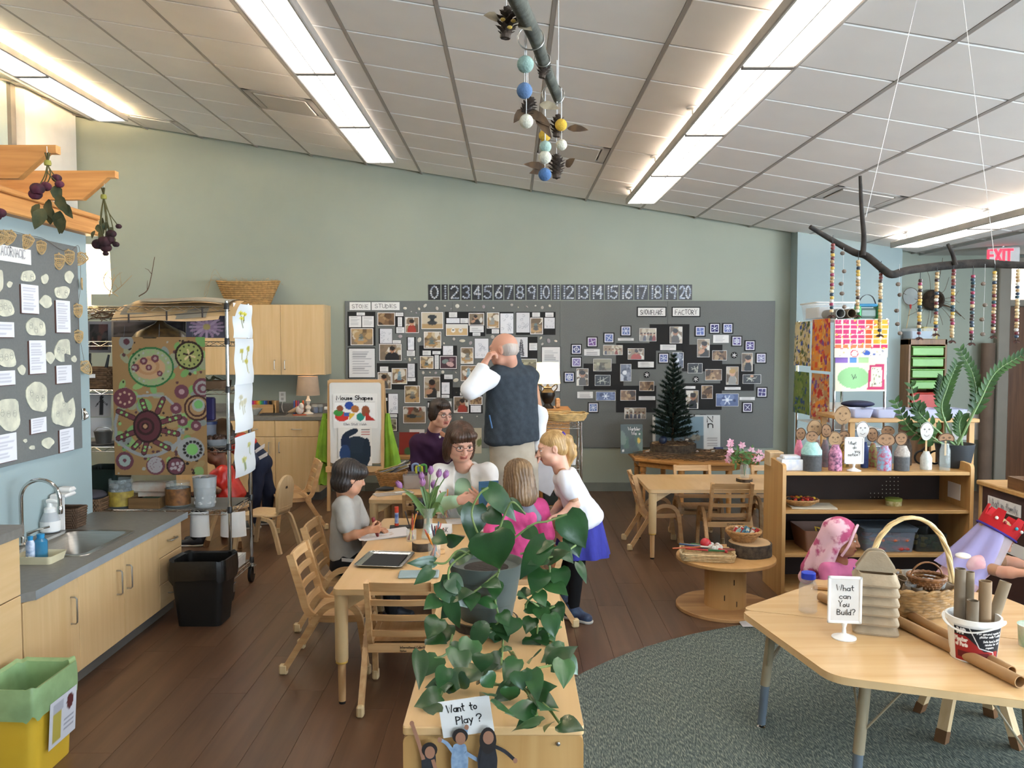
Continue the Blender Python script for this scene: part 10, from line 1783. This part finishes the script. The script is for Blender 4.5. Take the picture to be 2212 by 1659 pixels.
for k,(px,py,Y,r_,ax,fe,lab) in enumerate(((1094,54,1.42,28,(.1,0,1),[((1080,42),(1047,30),1),((1112,40),(1140,45),1),((1120,50),(1148,62),1)],'pine cone bird with yellow eyes at the upper left'),(1140,236,1.62,20,(.5,0,1),[((1135,235),(1110,262),0),((1145,240),(1190,270),0),((1155,245),(1192,295),0),((1165,225),(1208,232),1),((1140,240),(1180,262),0)],'pine cone bird with broad brown feathers'),(1204,275,1.95,20,(.1,0,1),[((1225,277),(1270,278),0)],'pine cone behind the right mustard ball'),(1202,362,1.95,22,(0,0,1),[((1180,362),(1132,352),0),((1222,360),(1240,342),0),((1178,368),(1145,372),0)],'lowest pine cone bird with two wing feathers'),(1174,150,1.72,18,(.2,0,1),[],'small pine cone against the branch'))):
 q=P(px,py,Y);t2=thing('pine_cone_bird',lab,'pine cone',q,0,'pine cones of the mobile');r_*=Y/F_PX;R=Ah(ax);mb=MB()
 for i in range(64):f_=(i+.5)/64;a=i*2.4;rr_=r_*.95*sin(f_*2.9+.15)**.7;p0=R@arr((rr_*.45*cos(a),rr_*.45*sin(a),r_*1.15*(1-2*f_)));p1=R@arr((rr_*cos(a),rr_*sin(a),r_*1.15*(1-2*f_)+r_*.22));leafm(mb,p0,p1-p0,(0,0,1),norm_(p1-p0)*1.05,r_*.42,-.1)
 mb.tube([R@arr((0,0,-r_)),R@arr((0,0,r_))],r_*.4,8);obj('cone_scales',mb,M_cone,t2,40)
 for (a,b,w_) in fe:mb=MB();pa,pb=arr(P(*a,Y)-q),arr(P(*b,Y-.02)-q);leafm(mb,pa,pb-pa,(0,-1,.3),norm_(pb-pa),.02,.12);obj('feather',mb,M_few if w_ else M_fea,t2,60)
 if k==0:
  for (x,y) in ((1086,42),(1109,45),(1101,59)):obj('eye',MB().ball(arr(P(x,y,Y-.03)-q),(.0045,.003,.003),8),mat('seed_yellow','c2a04a',.5),t2)
 tb=P(px,-40 if k==0 else 130,Y);obj('thread',MB().tube([(0,0,0),(0,0,max(.02,tb.z-q.z))],.0007,4),Cl,t2)
Yr=3.0;Cn=mat('dark_bark','3a322b',.9,c2='1f1a16',scale=30,bump=.7,bscale=60);t=thing('bead_branch','dark forked branch hung with strings of beads','branch',P(1925,590,Yr))
mb=[(1750,490),(1800,520),(1845,545),(1872,553),(1908,582),(1928,593),(1962,584),(2040,574),(2120,569),(2180,572),(2300,576)];obj('main_branch',MB().tube(Ab([P(*p_,Yr+.03*sin(i)) for i,p_ in enumerate(mb)],5),list(np.interp(np.arange(51),[0,10,28,40,50],[.008,.0125,.0145,.0165,.011])),10),Cn,t,60,world=True)
obj('side_branch',MB().tube(Ab([P(1864,552,Yr),P(1866,510,Yr),P(1861,450,Yr),P(1858,380,Yr)],5),list(lsp(.011,.006,16)),8),Cn,t,60,world=True);obj('side_branch',MB().tube(Ab([P(2064,572,Yr),P(2058,550,Yr),P(2047,527,Yr)],5),list(lsp(.009,.006,11)),8),Cn,t,60,world=True)
a=arr(P(1870,470,Yr));b=arr(P(1975,262,3.6));b[2]=zc(b[0]);obj('hang_thread',MB().tube([a,b],.001,4),Cl,t,world=True);a=arr(P(2150,572,Yr));obj('hang_thread',MB().tube([a,(a[0],a[1]+.3,zc(a[0]))],.001,4),Cl,t,world=True)
BC=['cdb083','c3a06c','d8c39a','7a3a34','6b2e2e','2b3a4a','27424a','a8865a','c9a24a','8f2f4a','d6d0c4','3d2a26'];BM=[mat('bead_%d'%i,c_,.3) for i,c_ in enumerate(BC)];bms=[Bz(MB().lathe((0,0,0),[(.0015,-.0055),(.0058,-.0052),(.0074,-.002),(.0074,.002),(.0058,.0052),(.0015,.0055)],10),'bead',[m_]) for m_ in BM];rg=Rnd(14);bn=0
for k,(px,y0,y1,lab) in enumerate(((1796,526,680,'leftmost bead string'),(1852,560,680,'bead string under the fork'),(1900,582,722,'third bead string from the left, over the paintings'),(1985,605,728,'bead string left of the nest'),(2021,592,720,'bead string in front of the nest'),(2056,580,735,'long bead string with pale beads below the stub'),(2098,592,740,'dark bead string right of the nest'),(2145,588,725,'bead string beside the door frame'),(2195,586,735,'rightmost bead string in front of the door'))):
 a=P(px,y0,Yr);b=P(px,y1,Yr);t2=thing('bead_string',lab+' on the forked branch','bead string',b,0,'bead strings on the branch');L=a.z-b.z;obj('cord',MB().tube([(0,0,-.01),(0,0,L+.03)],.0012,5),Aj,t2);n=int(L/.0118)
 for i in range(n):
  m_=rg.choice([0,0,1,2,7,7,3,4,5,6,8,9,10,11] if k!=6 else [5,6,5,11,9,6,0]);o=bpy.data.objects.new('bead',bms[m_]);link(o,t2);o.location=(.0008*sin(i*2),0,.014+i*.0118)
 mb=MB()
 for i in range(5):leafm(mb,(0,0,.0),(cos(i*1.26),sin(i*1.26),-.6),(0,0,1),.02,.014,.1)
 obj('seed_pendant',mb,mat('seed_brown','4a2a22',.7),t2,60)
for px,ys,lab in ((1820,(547,586,613,634,663),'thread of small stones right of the leftmost beads'),(1940,(614,637,671,700,720),'thread of small stones left of the nest'),(2124,(613,659,690,722),'thread of small stones beside the door')):
 q=P(px,ys[-1],Yr-.03);t2=thing('stone_thread',lab,'stone string',q,0,'threads of small stones');tb=P(px,570 if px>1830 else 535,Yr-.03);obj('thread',MB().tube([(0,0,0),(0,0,tb.z-q.z)],.0006,4),Cl,t2)
 for i,y in enumerate(ys):p_=P(px+4*sin(i*2),y,Yr-.03)-q;obj('stone',MB().ball(p_,(.009,.008,.0075),8,R=rotz(i)),mat('brown_pebble','6f5f52',.7,rnd=.2),t2)
